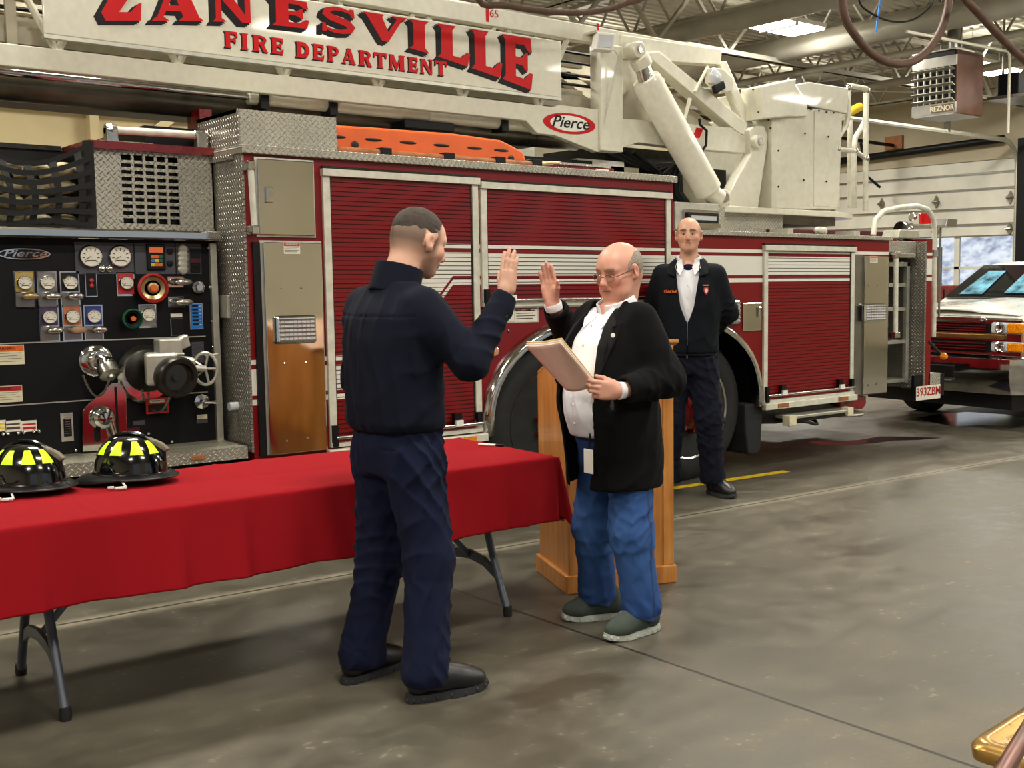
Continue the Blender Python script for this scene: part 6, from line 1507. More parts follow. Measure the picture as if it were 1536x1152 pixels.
def head_sdf(F, C, R, p, base_k=.02):
    """C centre, R columns = fwd,left,up in person space, p = dict of traits"""
    T = lambda x, y, z: C+R@np.array([x, y, z])
    ww = p.get('w', 1.); jl = p.get('jaw', 1.)
    F.ell(T(-.014, 0, .032), (.097, .076*ww, .086), .02, R=R)
    F.ell(T(-.03, 0, .0), (.078, .070*ww, .075), .03, R=R)
    F.cap(T(.030, 0, .03), T(.040, 0, -.05), .060*ww, .047*ww*jl, .03)
    F.cap(T(.02, .032*ww, -.04), T(.052, .014, -.088), .033*jl, .024*jl, .025); F.cap(T(.02, -.032*ww, -.04), T(.052, -.014, -.088), .033*jl, .024*jl, .025)
    F.ell(T(.068, 0, -.090), (.022, .024*jl, .018), .018, R=R)
    for s_ in (-1, 1):
        F.ell(T(.058, s_*.040*ww, -.022), (.026, .024, .024), .025, R=R)      # cheekbone
        F.cap(T(.080, s_*.016, .030), T(.066, s_*.050, .026), .0125, .011, .016)   # brow ridge
        F.ell(T(.093, s_*.031, .006), (.019, .021, .013), .012, 'd', R=R)     # socket
        F.cap(T(.0780, s_*.020, .0095), T(.0715, s_*.045, .0085), .0058, .005, .005)  # upper lid
        F.cap(T(.0775, s_*.020, -.0058), T(.071, s_*.045, -.005), .0045, .004, .005)
        F.cap(T(.100, s_*.0125, -.033), T(.088, s_*.0165, -.034), .0075, .008, .008)      # nostril wing
        if p.get('jowl'): F.ell(T(.045, s_*.045, -.075), (.032, .026, .03), .03, R=R)
        # ear
        ec = T(-.004, s_*.0775*ww, -.004); Re = R@np.stack([V3(.97, s_*.24, 0), V3(-s_*.24*s_*1., .97*1., 0) if False else V3(-.24*s_, .97, 0), V3(0, 0, 1)], 1)
        F.ell(ec+R@V3(-.006, s_*.008, .004), (.018, .0075, .030), .006, R=Re); F.ell(ec+R@V3(.002, s_*.002, -.022), (.011, .007, .012), .008, R=Re)
        F.ell(ec+R@V3(-.001, s_*.017, .005), (.0115, .008, .020), .004, 'd', R=Re)
    F.cap(T(.084, 0, .016), T(.108, 0, -.024), .0085, .0125, .014)            # nose
    F.ell(T(.106, 0, -.029), (.0125, .0125, .010), .01, R=R)
    F.ell(T(.080, 0, -.052), (.018, .024, .014), .014, R=R)
    F.cap(T(.0925, -.015, -.0535), T(.0925, .015, -.0535), .0055, .0055, .007); F.cap(T(.090, -.013, -.065), T(.090, .013, -.065), .006, .006, .007)
    F.cap(T(.100, -.020, -.0593), T(.100, .020, -.0593), .0045, .0045, .002, 'd')
    if p.get('wide'): F.cap(T(.096, -.027, -.0585), T(.096, .027, -.0585), .003, .003, .003, 'd')
    if p.get('smile'):
        for s_ in (-1, 1): F.cap(T(.090, s_*.017, -.059), T(.080, s_*.026, -.055), .003, .003, .003, 'd')
    for s_ in (-1, 1): F.cap(T(.098, s_*.019, -.030), T(.080, s_*.032, -.062), .0022, .0022, .008, 'd')   # smile lines
    return T
def head_color(V, C, R, p, base=(198, 150, 128)):
    q = (V-C)@R; x, y, z = q.T; c = np.array(srgb(*base)[:3])[None].repeat(len(V), 0)
    def blend(mask, rgb): nonlocal c; m = np.clip(mask, 0, 1)[:, None]; c = c*(1-m)+np.array(srgb(*rgb)[:3])*m
    hd = np.exp(-np.maximum(np.linalg.norm(q, axis=1)-.13, 0)/.01)
    g = lambda cx, cy, cz, rx, ry, rz: np.exp(-(((x-cx)/rx)**2+((y-cy)/ry)**2+((z-cz)/rz)**2))
    red = p.get('red', (196, 118, 104)); blend(.65*(g(.07, .045, -.03, .04, .025, .025)+g(.07, -.045, -.03, .04, .025, .025)+g(.11, 0, -.028, .02, .016, .018))*hd, red)
    blend(.35*np.maximum(g(0, .085, 0, .03, .012, .04), g(0, -.085, 0, .03, .012, .04))*hd, red)
    blend(.75*g(.095, 0, -.059, .016, .022, .010)*hd, (160, 84, 78)); blend(.8*((np.abs(z+.0593) < .0022) & (np.abs(y) < .022) & (x > .07)), (96, 44, 40))
    bc = p.get('brow', (70, 56, 44)); bs = p.get('brow_s', .9)
    for s_ in (-1, 1): blend(bs*((np.abs(z-(.030-((np.abs(y)-.03)/.03)**2*.006)) < .0055) & (np.abs(y-s_*.033) < .021) & (x > .055)).astype(float), bc)
    for s_ in (-1, 1): blend(.5*g(.08, s_*.031, -.012, .02, .018, .007)*hd, (150, 100, 88)); blend(.55*((np.abs(z-.006) < .004) & (np.abs(y-s_*.032) < .017) & (x > .066)), (110, 72, 60))
    if 'stubble' in p: blend(p['stubble'][1]*np.clip((-.032-z)/.03, 0, 1)*np.clip((x+.01)/.03, 0, 1)*hd*(z > -.12), p['stubble'][0])
    if 'fade' in p: zz_ = p['fade'](x, y, z); blend(zz_*hd, p['fadec'])
    n = wob(V*1.0, 90, 6, 3); c = c*(1+.05*n[:, None]); return c
def eyes(parent, T, R):
    for s_ in (-1, 1):
        e = MB().ball((0, 0, 0), .0118, 14, 10); M = Matrix.Translation(Vector(T(.0695, s_*.0315, .002)))
        for i in range(len(e.v)): e.v[i] = M @ e.v[i]
        o = e.build('eye', parent, 'eye_white', smooth=True, local=True)
        p = T(.0806, s_*.0315-s_*.001, .001); MB().lathe([(.0052, -.001), (.0045, .0012), (0, .0016)], p, R@V3(1, 0, -.15), 12).build('iris', o, 'iris', smooth=True, local=True)

def hand(F, W, U, N, side, curl=(.12, .1, .1), spread=.03, thumb=(.9, .35), L=1., fold=None, k=.006, curls=None):
    """W wrist, U finger direction, N palm normal, side=+1 if the thumb is on U x N ... vector S toward the thumb"""
    U = np.array(U, float); U /= np.linalg.norm(U); N = np.array(N, float); N -= U*(N@U); N /= np.linalg.norm(N); S = np.cross(U, N)*side
    P = lambda u, s_, n: W+U*u*L+S*s_*L+N*n*L
    F.cap(P(-.03, 0, 0), P(.02, 0, 0), .026*L, .027*L, .02, fl=(N, 1.35))
    for s_ in (-.026, -.009, .009, .026): F.cap(P(.02, s_*.75, 0), P(.085-.006*abs(s_)/.026, s_, .0), .0155*L, .0125*L, .012, fl=(N, 1.15))
    F.cap(P(.015, .018, .008), P(.05, .030, .012), .018*L, .014*L, .012)                         # thumb mound
    F.cap(P(.02, -.022, .008), P(.06, -.026, .006), .014*L, .012*L, .012)
    base = [(.088, .0295, .070), (.093, .0100, .080), (.090, -.0095, .074), (.080, -.0285, .058)]
    L = L*1.0
    for i, (u, s_, ln) in enumerate(base):
        a = P(u, s_, 0); th = 0.; sp = spread*(1.5-i) if spread else 0
        cv = curls[i] if curls else curl; segs = (.45, .30, .25); rr_ = (.0102, .0094, .0086, .0076)
        for j in range(3):
            th += cv[j]; d = U*math.cos(th)+N*math.sin(th); d = d*math.cos(sp)+S*math.sin(sp); b = a+d*ln*segs[j]*L
            sc = .92 if i == 3 else 1.; F.cap(a, b, rr_[j]*L*sc, rr_[j+1]*L*sc, k*.8); a = b
    # thumb from the side of the palm
    a = P(.028, .030, .010); sp, nn = thumb
    d1 = U*math.cos(sp)+S*math.sin(sp)+N*nn; d1 /= np.linalg.norm(d1); b = a+d1*.040*L; F.cap(a, b, .0135*L, .0105*L, .010)
    d2 = U*math.cos(sp*.55)+S*math.sin(sp*.55)+N*nn*.8; d2 /= np.linalg.norm(d2); c = b+d2*.032*L; F.cap(b, c, .0105*L, .0082*L, .005)
    return P

def shoe(parent, heel, toe, mat, sole, w=.048, high=False, name='shoe', ank=None, tread=True):
    heel = V3(heel[0], heel[1], 0); toe = V3(toe[0], toe[1], 0); d = (toe-heel); L = np.linalg.norm(d); d /= L; l = V3(-d[1], d[0], 0)
    P = lambda u, s_, z: heel+d*u*L+l*s_+V3(0, 0, z)
    lo = np.minimum(heel, toe)-.09; hi = np.maximum(heel, toe)+.09; lo[2] = -.01; hi[2] = .24
    F = Field(lo, hi, .0045)
    F.cap(P(.14, 0, .062), P(.4, 0, .064), .040, .044, .02); F.cap(P(.4, 0, .064), P(.72, .004, .053), .048, .049, .03, fl=((0, 0, 1), 1.15)); F.cap(P(.72, .004, .050), P(.86, 0, .045), .047, .040, .03, fl=((0, 0, 1), 1.2))
    F.cap(P(.16, 0, .06), P(.22, 0, .11 if not high else .17), .039, .044 if high else .040, .02); F.cap(P(.25, 0, .115), P(.6, 0, .07), .036, .040, .03)
    F.op(lambda X: .022-X[..., 2], lo, hi, .008, 'i')
    o = F.build(name, parent, mat)
    n = 26; ring = []
    for k in range(n*2):
        t = 2*PI*k/(n*2); u = .5+.5*math.cos(t); wd = w*(.80+.28*math.sin(PI*min(1, max(0, u*.9)))**2 if u > .5 else .82+.1*math.sin(u*PI)); p_ = P(-.02+1.04*u, wd*math.copysign(abs(math.sin(t))**.55, math.sin(t)), 0); ring.append((p_[0], p_[1]))
    m = MB(); lift = lambda x, y: .010*max(0, ((V3(x, y, 0)-heel)@d/L-.78)/.22)**1.5
    V = [(x, y, .002+lift(x, y)) for x, y in ring]+[(x, y, .028+lift(x, y)*.8) for x, y in ring]; nn = len(ring)
    m.add(V, [list(range(nn))[::-1], list(range(nn, 2*nn))]+[(i, (i+1) % nn, (i+1) % nn+nn, i+nn) for i in range(nn)])
    if tread:
        c0_ = (heel+toe)/2
        for i in range(0, nn, 3):
            x, y = ring[i]; v = V3(x, y, 0)-c0_; v = v/np.linalg.norm(v); q = V3(x, y, .012+lift(x, y)); m.ball(tuple(q-v*.003), (.0065, .0065, .0095), 8, 6)
    m.build('sole', o, sole, smooth=True, local=True, bevel=0)
    return o
def fold_mod(seed, amp=.006, f=14, st=(1, 1, .35)):
    return lambda P: amp*.6*wob(P, f, 6, seed, st)+amp*.8*(creases(P, seed, .8, .45)-.5)
def leg_field(F, hip, knee, ank, r, cuff_z, seed, brk=True):
    hip, knee, ank = map(lambda v: np.array(v, float), (hip, knee, ank))
    F.cap(hip, knee, r[0], r[1], .04, wr=(.006, 22+seed, .9, .4)); F.cap(knee, ank+(0, 0, .02), r[1], r[2], .03, wr=(.006, 24+seed, .15, .35))
    low = ank+V3(0, 0, .0); F.cap(knee*.25+ank*.75, low, r[2]*.98, r[2]*1.06, .03, wr=(.007, 17+seed, .6, .5))
# ------------------------------------------------------------------ man in navy uniform, seen from behind
def man_navy():
    t = thing('person', 'man in dark navy uniform seen from behind, right hand raised beside the red table', 'person', (2.0, 3.735, 0), math.radians(8))
    Hc = V3(.135, -.005, 1.625); hf = R_h = frame((math.cos(math.radians(-4))*.94, math.sin(math.radians(-4)), -.30))
    shR, shL = V3(.03, -.185, 1.405), V3(.015, .185, 1.405)
    elR, wrR = V3(.115, -.300, 1.205), V3(.275, -.300, 1.418)
    elL, wrL = V3(.03, .235, 1.12), V3(.15, .18, .90)
    p = dict(brow=(70, 56, 44), stubble=((140, 108, 92), .55), red=(206, 138, 118), w=1.0)
    p['fade'] = lambda x, y, z: np.clip((z+.065+.2*np.maximum(x, -.02))/.05, 0, 1)*np.clip((.045-x)/.02, 0, 1)*(~((np.abs(y) > .074) & (np.abs(x+.004) < .028) & (np.abs(z) < .04)))*.86; p['fadec'] = (88, 72, 60)
    F = Field((-.25, -.42, 0), (.5, .38, 1.80), .0042)
    T = head_sdf(F, Hc, R_h, p)
    F.cap(V3(.025, 0, 1.45), Hc+R_h@V3(-.035, 0, -.045), .064, .058, .03)
    F.loft([(.86, .02, 0, .09, .14), (1.0, .02, 0, .09, .135), (1.2, .02, 0, .095, .14), (1.36, .02, 0, .09, .16), (1.45, .02, 0, .06, .09)], .03)
    for sh, el, wr in ((shR, elR, wrR), (shL, elL, wrL)): F.cap(sh, el, .042, .036, .03); F.cap(el, wr, .036, .024, .02)
    for s_, kn, an in ((-1, V3(.05, -.13, .49), V3(-.01, -.165, .10)), (1, V3(.03, .125, .49), V3(-.04, .175, .10))):
        F.cap(V3(.02, s_*.09, .88), kn, .07, .048, .03); F.cap(kn, an, .046, .034, .02); F.cap(an, an+V3(.10, s_*.01, -.05), .032, .024, .02)
    U = V3(.16, -.035, .98); N = V3(.95, .12, -.12)
    hand(F, wrR+V3(.006, -.002, .02), U, N, 1, curls=((.02, .05, .08), (.0, .05, .06), (.03, .08, .08), (.0, .04, .05)), spread=.045, thumb=(.75, .28), L=.96)
    hand(F, wrL, V3(.12, 0, -1), V3(0, -1, 0), 1, curl=(.3, .3, .2))
    S_ = np.cross(U, N)
    b = F.build('body', t, 'skin', lambda V: head_color(V, Hc, R_h, p, (204, 158, 136)))
    eyes(t, T, R_h)
    # hair cap
    F = Field(Hc-.14, Hc+.15, .004)
    F.ell(T(-.016, 0, .036), (.1005, .0785, .089), .02, R=R_h)
    F.op(lambda X: -(((X-Hc)@R_h)[..., 2]-(.006-.0*((X-Hc)@R_h)[..., 0]+.55*np.maximum(((X-Hc)@R_h)[..., 0]+.01, 0))), Hc-.14, Hc+.15, .01, 'i')
    F.op(lambda X: ((X-Hc)@R_h)[..., 0]-.074, Hc-.14, Hc+.15, .01, 'i')
    F.op(lambda X: -(np.linalg.norm(((X-Hc)@R_h-V3(-.014, 0, .032))/V3(.094, .073, .083), axis=-1)-1)*.08, Hc-.14, Hc+.15, .002, 'i')
    sl, X = F.sub(Hc-.14, Hc+.15); F.f[sl] -= .0015*wob(X, 160, 6, 2)
    F.build('hair', t, 'hair_brown', relax=0)
    # trousers
    F = Field((-.26, -.36, .04), (.34, .36, 1.06), .006)
    F.loft([(.80, .022, 0, .125, .175), (.90, .018, 0, .132, .182), (.98, .02, 0, .120, .168), (1.04, .02, 0, .115, .160)], .04, mod=fold_mod(1, .004))
    leg_field(F, (.02, -.088, .84), (.05, -.128, .49), (-.005, -.165, .095), (.104, .088, .073), .05, 1)
    leg_field(F, (.02, .088, .84), (.03, .125, .49), (-.035, .175, .095), (.104, .086, .073), .05, 4)
    F.cap((-.005, -.165, .10), (.01, -.17, .06), .072, .068, .03); F.cap((-.035, .175, .10), (-.02, .178, .06), .072, .068, .03)
    sl, X = F.sub((-.3, -.4, 0), (.4, .4, 1.1)); F.f[sl] -= .003*wob(X, 20, 6, 5, (1, 1, .5))+.009*(creases(X, 1)-.4)
    F.op(lambda X: .055+.03*np.maximum(0, .0-X[..., 0])*0-X[..., 2], (-.3, -.4, 0), (.4, .4, .2), .006, 'i')
    F.cap((.075, -.150, .985), (-.005, -.195, .84), .0035, .0035, .003, 'd'); F.cap((-.08, -.14, .90), (-.105, -.07, .90), .003, .003, .003, 'd')
    F.build('trousers', t, 'navy_pants')
    m = MB().tube([(.02+.121*math.cos(a), .172*math.sin(a), .992) for a in [2*PI*k/40 for k in range(40)]], .016, 8, closed=True); m.build('belt', t, 'black', smooth=True, local=True)
    # shirt
    F = Field((-.30, -.46, .94), (.48, .42, 1.62), .0055)
    F.loft([(.955, .02, 0, .135, .182), (.975, .015, 0, .152, .200), (1.05, .01, 0, .150, .196), (1.16, .012, 0, .148, .195), (1.28, .015, 0, .145, .205), (1.37, .015, 0, .128, .205), (1.43, .02, 0, .095, .160), (1.49, .03, 0, .068, .085)], .03, mod=fold_mod(3, .006, 13, (1, 1, .3)))
    F.cap(shR+V3(0, .03, -.01), elR, .074, .064, .045, wr=(.006, 20, .8, .4)); F.cap(elR, wrR, .063, .044, .03, wr=(.006, 26, .35, .45)); F.cap(wrR-V3(.015, 0, .035), wrR+V3(.0, 0, .012), .043, .040, .012)
    F.cap(shL+V3(0, -.03, -.01), elL, .074, .060, .045, wr=(.006, 18, .8, .4)); F.cap(elL, wrL, .059, .043, .03, wr=(.006, 22, .3, .4))
    # yoke seam and centre pleat
    F.op(lambda X: np.abs(X[..., 2]-1.365)-.0012+np.maximum(0, X[..., 0])*3, (-.3, -.2, 1.35), (.02, .2, 1.38), .004, 'd')
    F.op(lambda X: np.abs(np.abs(X[..., 1])-.016)-.0012+np.maximum(0, X[..., 0])*3, (-.3, -.03, .96), (0, .03, 1.36), .004, 'd')
    F.op(lambda X: (np.linalg.norm((X-V3(.035, 0, 1.47))/V3(.072, .07, .2), axis=-1)-1)*.06, (-.1, -.1, 1.40), (.15, .1, 1.62), .006, 'd')
    F.op(lambda X: wrR@(wrR-elR)/np.linalg.norm(wrR-elR)*0+(X-wrR)@((wrR-elR)/np.linalg.norm(wrR-elR))-.018, wrR-.08, wrR+.1, .004, 'i')
    s = F.build('shirt', t, 'navy')
    # collar
    F = Field((-.12, -.14, 1.42), (.2, .14, 1.62), .004)
    ax = V3(.28, 0, 1); ax /= np.linalg.norm(ax); c0 = V3(.03, 0, 1.47)
    def col(X, r0=.070, gr=.20):
        q = X-c0; h_ = q@ax; rad = q-h_[..., None]*ax; rr = np.linalg.norm(rad*np.array([.95, 1, 1]), axis=-1); d = np.abs(rr-(r0+.012-gr*h_*.3))-.0045
        return np.maximum(np.maximum(d, h_-.072), -.035-h_)
    F.op(col, (-.12, -.14, 1.42), (.2, .14, 1.62), .004); F.op(lambda X: .07-X[..., 0]+np.abs(X[..., 1])*1.4-.0, (-.12, -.14, 1.42), (.2, .14, 1.62), .004, 'd')
    F.build('collar', s, 'navy')
    q = wrR-(wrR-elR)/np.linalg.norm(wrR-elR)*.03
    m = MB()
    for k, (dz, dy) in enumerate(((.0, -.043), (-.035, -.046), (-.085, -.055))): m.ball(tuple(q+V3(-.012, dy, dz)), (.006, .003, .006), 8, 5)
    m.build('button', s, 'black_gloss', local=True)
    # rear pocket line & side seam
    shoe(t, (-.075, -.150), (.205, -.245), 'shoe_black', 'sole_dark', .050, True); shoe(t, (-.115, .175), (.175, .205), 'shoe_black', 'sole_dark', .050, True)
man_navy()

# ------------------------------------------------------------------ man with glasses, papers and raised hand
def man_jacket():
    t = thing('person', 'balding man in black jacket and blue jeans holding papers, hand raised', 'person', (3.06, 3.76, 0), math.radians(180))
    Hc = V3(-.012, .01, 1.522); R_h = frame((.94, .12, -.26))
    shR, shL = V3(.0, -.185, 1.335), V3(.0, .185, 1.33)
    elR, wrR = V3(-.06, -.40, 1.215), V3(.11, -.30, 1.385)
    elL, wrL = V3(-.055, .264, 1.08), V3(.195, .255, 1.052)
    p = dict(brow=(120, 96, 80), brow_s=.75, red=(200, 106, 92), w=1.06, jaw=1.2, jowl=1)
    F = Field((-.25, -.5, 0), (.42, .42, 1.68), .0042)
    T = head_sdf(F, Hc, R_h, p)
    F.cap(V3(-.02, 0, 1.36), Hc+R_h@V3(-.045, 0, -.03), .068, .060, .02); F.ell(Hc+R_h@V3(.066, 0, -.098), (.026, .034, .020), .015, R=R_h); F.ell(Hc+R_h@V3(.035, 0, -.112), (.035, .040, .022), .02, R=R_h)
    F.loft([(.80, .02, 0, .09, .13), (1.0, .05, 0, .11, .14), (1.2, .03, 0, .095, .14), (1.3, .0, 0, .08, .15), (1.38, .0, 0, .06, .09)], .03)
    for sh, el, wr in ((shR, elR, wrR), (shL, elL, wrL)): F.cap(sh, el, .042, .038, .03); F.cap(el, wr, .038, .027, .02)
    for s_, kn, an in ((-1, V3(.03, -.13, .44), V3(-.03, -.16, .10)), (1, V3(.02, .12, .44), V3(-.02, .135, .10))):
        F.cap(V3(.0, s_*.09, .78), kn, .07, .05, .03); F.cap(kn, an, .046, .036, .02); F.cap(an, an+V3(.08, s_*.01, -.05), .03, .024, .02)
    N = V3(.86, .44, .05); hand(F, wrR+V3(0, 0, .01), V3(.16, -.04, .98), N, 1, curls=((.12, .12, .1), (.06, .12, .12), (.10, .14, .12), (.18, .16, .1)), spread=.012, thumb=(.62, .45), L=.98)
    hand(F, wrL, V3(.97, -.12, .10), V3(-.15, -.93, .10), -1, curls=((.55, .9, .6), (.75, 1.0, .6), (.8, 1.1, .6), (.9, 1.1, .6)), spread=0, thumb=(.35, .35), L=1.)
    b = F.build('body', t, 'skin', lambda V: head_color(V, Hc, R_h, p, (206, 150, 130)))
    eyes(t, T, R_h)
    # grey hair around the back and sides
    F = Field(Hc-.15, Hc+.15, .004); L = lambda X: (X-Hc)@R_h
    F.ell(T(-.018, 0, .022), (.1015, .0872, .095), .02, R=R_h)
    F.op(lambda X: (np.linalg.norm((L(X)-V3(-.014, 0, .032))/V3(.0955, .0795, .085), axis=-1)-1)*-.08, Hc-.15, Hc+.15, .002, 'i')
    F.op(lambda X: L(X)[..., 2]-.080+.75*np.maximum(L(X)[..., 0]+.03, 0), Hc-.15, Hc+.15, .012, 'i')
    F.op(lambda X: -(L(X)[..., 2]+.062-.85*np.maximum(L(X)[..., 0]+.03, 0)), Hc-.15, Hc+.15, .012, 'i')
    F.op(lambda X: L(X)[..., 0]-.030, Hc-.15, Hc+.15, .012, 'i')
    for s_ in (-1, 1): F.ell(T(-.006, s_*.09, -.004), (.026, .03, .036), .006, 'd', R=R_h)
    sl, X = F.sub(Hc-.15, Hc+.15); F.f[sl] -= .0012*wob(X, 120, 6, 2)
    F.build('hair', t, 'hair_grey', relax=0)
    # glasses
    g = MB()
    for s_ in (-1, 1): g.tube([T(.100-.004*math.cos(a)**2, s_*.033+.0235*math.cos(a), -.004+.0165*math.sin(a)) for a in [2*PI*k/24 for k in range(24)]], .0016, 6, closed=True)
    g.tube([T(.101, -.010, .0), T(.107, 0, .004), T(.101, .010, .0)], .0016, 6)
    g = g.build('glasses', t, 'gold_frame', smooth=True, local=True)
    m = MB()
    for s_ in (-1, 1): m.tube([T(.095, s_*.056, .0), T(.085, s_*.072, .003), T(.0, s_*.090, .012), T(-.02, s_*.090, .0)], .002, 6)
    m.build('temple_arm', g, 'hose_brown', smooth=True, local=True)
    m = MB()
    for s_ in (-1, 1):
        m.add([T(.0985, s_*.033+.022*math.cos(a), -.004+.0155*math.sin(a)) for a in [2*PI*k/20 for k in range(20)]], [list(range(20))])
    m.build('lens', g, 'thin_lens', local=True)
    # shirt
    F = Field((-.25, -.25, .80), (.36, .25, 1.48), .006)
    F.loft([(.84, .05, 0, .15, .15), (.93, .065, 0, .162, .165), (1.02, .065, 0, .165, .170), (1.12, .05, 0, .155, .17), (1.24, .02, 0, .145, .17), (1.30, .0, 0, .115, .155), (1.36, -.01, 0, .08, .09), (1.39, -.015, 0, .075, .078)], .03, mod=fold_mod(2, .003, 12, (1, 1, .5)))
    F.op(lambda X: np.abs(np.abs(X[..., 1])-.017)-.001-np.minimum(0, X[..., 0])*3, (0, -.03, .84), (.36, .03, 1.38), .003, 'd')
    F.op(lambda X: (np.linalg.norm((X-V3(.02, 0, 1.39))/V3(.078, .072, .065), axis=-1)-1)*.06, (-.12, -.12, 1.32), (.2, .12, 1.5), .006, 'd')
    F.cap(wrR-V3(.02, -.01, .02), wrR-V3(.0, 0, .004), .036, .035, .01)
    s = F.build('shirt', t, 'white_shirt')
    MB().lathe([(.037, -.02), (.040, .006), (.037, .012), (.032, .0)], tuple(wrR-V3(.004, -.002, .008)), (.4, .1, .9), 20).build('cuff', s, 'white_shirt', smooth=True, local=True)
    MB().lathe([(.034, -.01), (.036, .012), (.032, .014)], tuple(wrL-V3(.012, 0, 0)), tuple(V3(.97, -.09, 0)), 20).build('cuff', s, 'white_shirt', smooth=True, local=True)
    m = MB()
    for z in (1.30, 1.22, 1.14, 1.06, .98, .9): m.ball((np.interp(z, [.9, 1.02, 1.12, 1.24, 1.32], [.222, .231, .207, .167, .118]), 0, z), (.003, .006, .006), 8, 5)
    m.build('button', s, 'label_white', local=True)
    F = Field((-.14, -.14, 1.32), (.2, .14, 1.50), .004); ax = V3(.38, 0, 1); ax /= np.linalg.norm(ax); c0 = V3(-.015, 0, 1.36)
    def col(X):
        q = X-c0; h_ = q@ax; rad = q-h_[..., None]*ax; rr = np.linalg.norm(rad, axis=-1); return np.maximum(np.maximum(np.abs(rr-(.084-.1*h_))-.004, h_-.052), -.03-h_)
    F.op(col, (-.14, -.14, 1.32), (.2, .14, 1.5), .004); F.op(lambda X: .055-X[..., 0]+np.abs(X[..., 1])*1.1, (-.14, -.14, 1.32), (.2, .14, 1.5), .004, 'd')
    F.build('collar', s, 'white_shirt')
    m = MB()                                   # collar points
    for s_ in (-1, 1): m.add([(.06, s_*.055, 1.372), (.088, s_*.014, 1.335), (.128, s_*.06, 1.285), (.09, s_*.09, 1.34), (.05, s_*.088, 1.368)], [(0, 1, 2, 3, 4)])
    m.build('collar_point', s, 'white_shirt', local=True, solid=.005)
    # jacket
    F = Field((-.30, -.54, .58), (.38, .46, 1.46), .006)
    F.loft([(.62, .015, 0, .185, .205), (.72, .015, 0, .190, .21), (.85, .03, 0, .192, .212), (.98, .05, 0, .200, .215), (1.1, .045, 0, .190, .212), (1.22, .02, 0, .165, .215), (1.29, .0, 0, .138, .205), (1.34, -.015, 0, .108, .16), (1.385, -.03, 0, .086, .095)], .03, mod=fold_mod(4, .005, 11, (1, 1, .35)))
    F.cap(shR+V3(0, .03, -.01), elR, .078, .068, .045, wr=(.006, 20, .8, .4)); F.cap(elR, wrR-V3(.012, .0, .012), .068, .055, .03, wr=(.006, 22, .4, .5))
    F.cap(shL+V3(0, -.03, -.01), elL, .078, .069, .045, wr=(.007, 17, .85, .35)); F.cap(elL, wrL, .068, .053, .03, wr=(.007, 23, .25, .4))
    d = (wrR-elR)/np.linalg.norm(wrR-elR); e = wrR-d*.03
    F.op(lambda X: (X-e)@d, e-.09, e+.14, .004, 'i'); F.cap(e-d*.05, e+d*.03, .043, .045, .004, 'd')
    d2 = (wrL-elL)/np.linalg.norm(wrL-elL); e2 = wrL-d2*.025
    F.op(lambda X: np.maximum((X-e2)@d2, -1), V3(e2[0]-.02, e2[1]-.08, e2[2]-.08), e2+.14, .004, 'i'); F.cap(e2-d2*.05, e2+d2*.03, .040, .042, .004, 'd')
    # hollow out the inside, leaving a shell around shirt and hips
    zs_ = [.50, .62, .85, .98, 1.1, 1.22, 1.30, 1.42]; rx_ = [.178, .172, .180, .188, .176, .150, .120, .086]; cx_ = [.015, .015, .03, .05, .045, .02, .0, .0]; ry_ = [.195, .193, .200, .202, .198, .19, .17, .09]
    def inner(X):
        z = X[..., 2]; rx = np.interp(z, zs_, rx_); ry = np.interp(z, zs_, ry_); cx = np.interp(z, zs_, cx_); return (((np.abs(X[..., 0]-cx)/rx)**2.3+(np.abs(X[..., 1])/ry)**2.3)**(1/2.3)-1)*rx
    F.op(inner, (-.25, -.25, .56), (.32, .25, 1.46), .004, 'd')
    # front opening
    def opening(X):
        z = X[..., 2]; yl = np.interp(z, [.55, .62, .75, .95, 1.10, 1.25, 1.33, 1.42], [.02, .05, .085, .115, .130, .105, .085, .075]); yr = np.interp(z, [.55, .62, .75, .95, 1.15, 1.30, 1.42], [-.10, -.10, -.11, -.12, -.12, -.095, -.075])
        return np.maximum(np.maximum(X[..., 1]-yl, yr-X[..., 1]), .02-X[..., 0])
    F.op(opening, (0, -.24, .50), (.38, .2, 1.46), .005, 'd')
    # lapels
    def lap(X):
        z = X[..., 2]; yl = np.interp(z, [.95, 1.10, 1.25, 1.33, 1.42], [.115, .130, .105, .085, .075]); yr = np.interp(z, [.95, 1.15, 1.30, 1.42], [-.155, -.13, -.095, -.075]); w_ = np.interp(z, [1.06, 1.14, 1.28, 1.31, 1.33, 1.42], [.0, .030, .062, .064, .045, .03])
        return np.maximum(X[..., 1]-yl, yr-X[..., 1])-w_
    sl, X = F.sub((.0, -.24, 1.06), (.32, .24, 1.44)); l_ = lap(X); F.f[sl] -= .009*np.clip(-l_/.003, 0, 1)*(X[..., 0] > .02)*(F.f[sl] < .03)
    j = F.build('jacket', t, 'black_wool')
    JZ = [.98, 1.1, 1.22, 1.29, 1.34, 1.385]; JX = [.05, .045, .02, 0, -.015, -.03]; JR = [.2, .19, .165, .138, .108, .086]; JY = [.215, .212, .215, .205, .16, .095]
    def surf(y, z, o_): cx, rx, ry = np.interp(z, JZ, JX), np.interp(z, JZ, JR), np.interp(z, JZ, JY); return (cx+rx*max(.02, 1-(abs(y)/ry)**2.3)**(1/2.3)+o_, y, z)
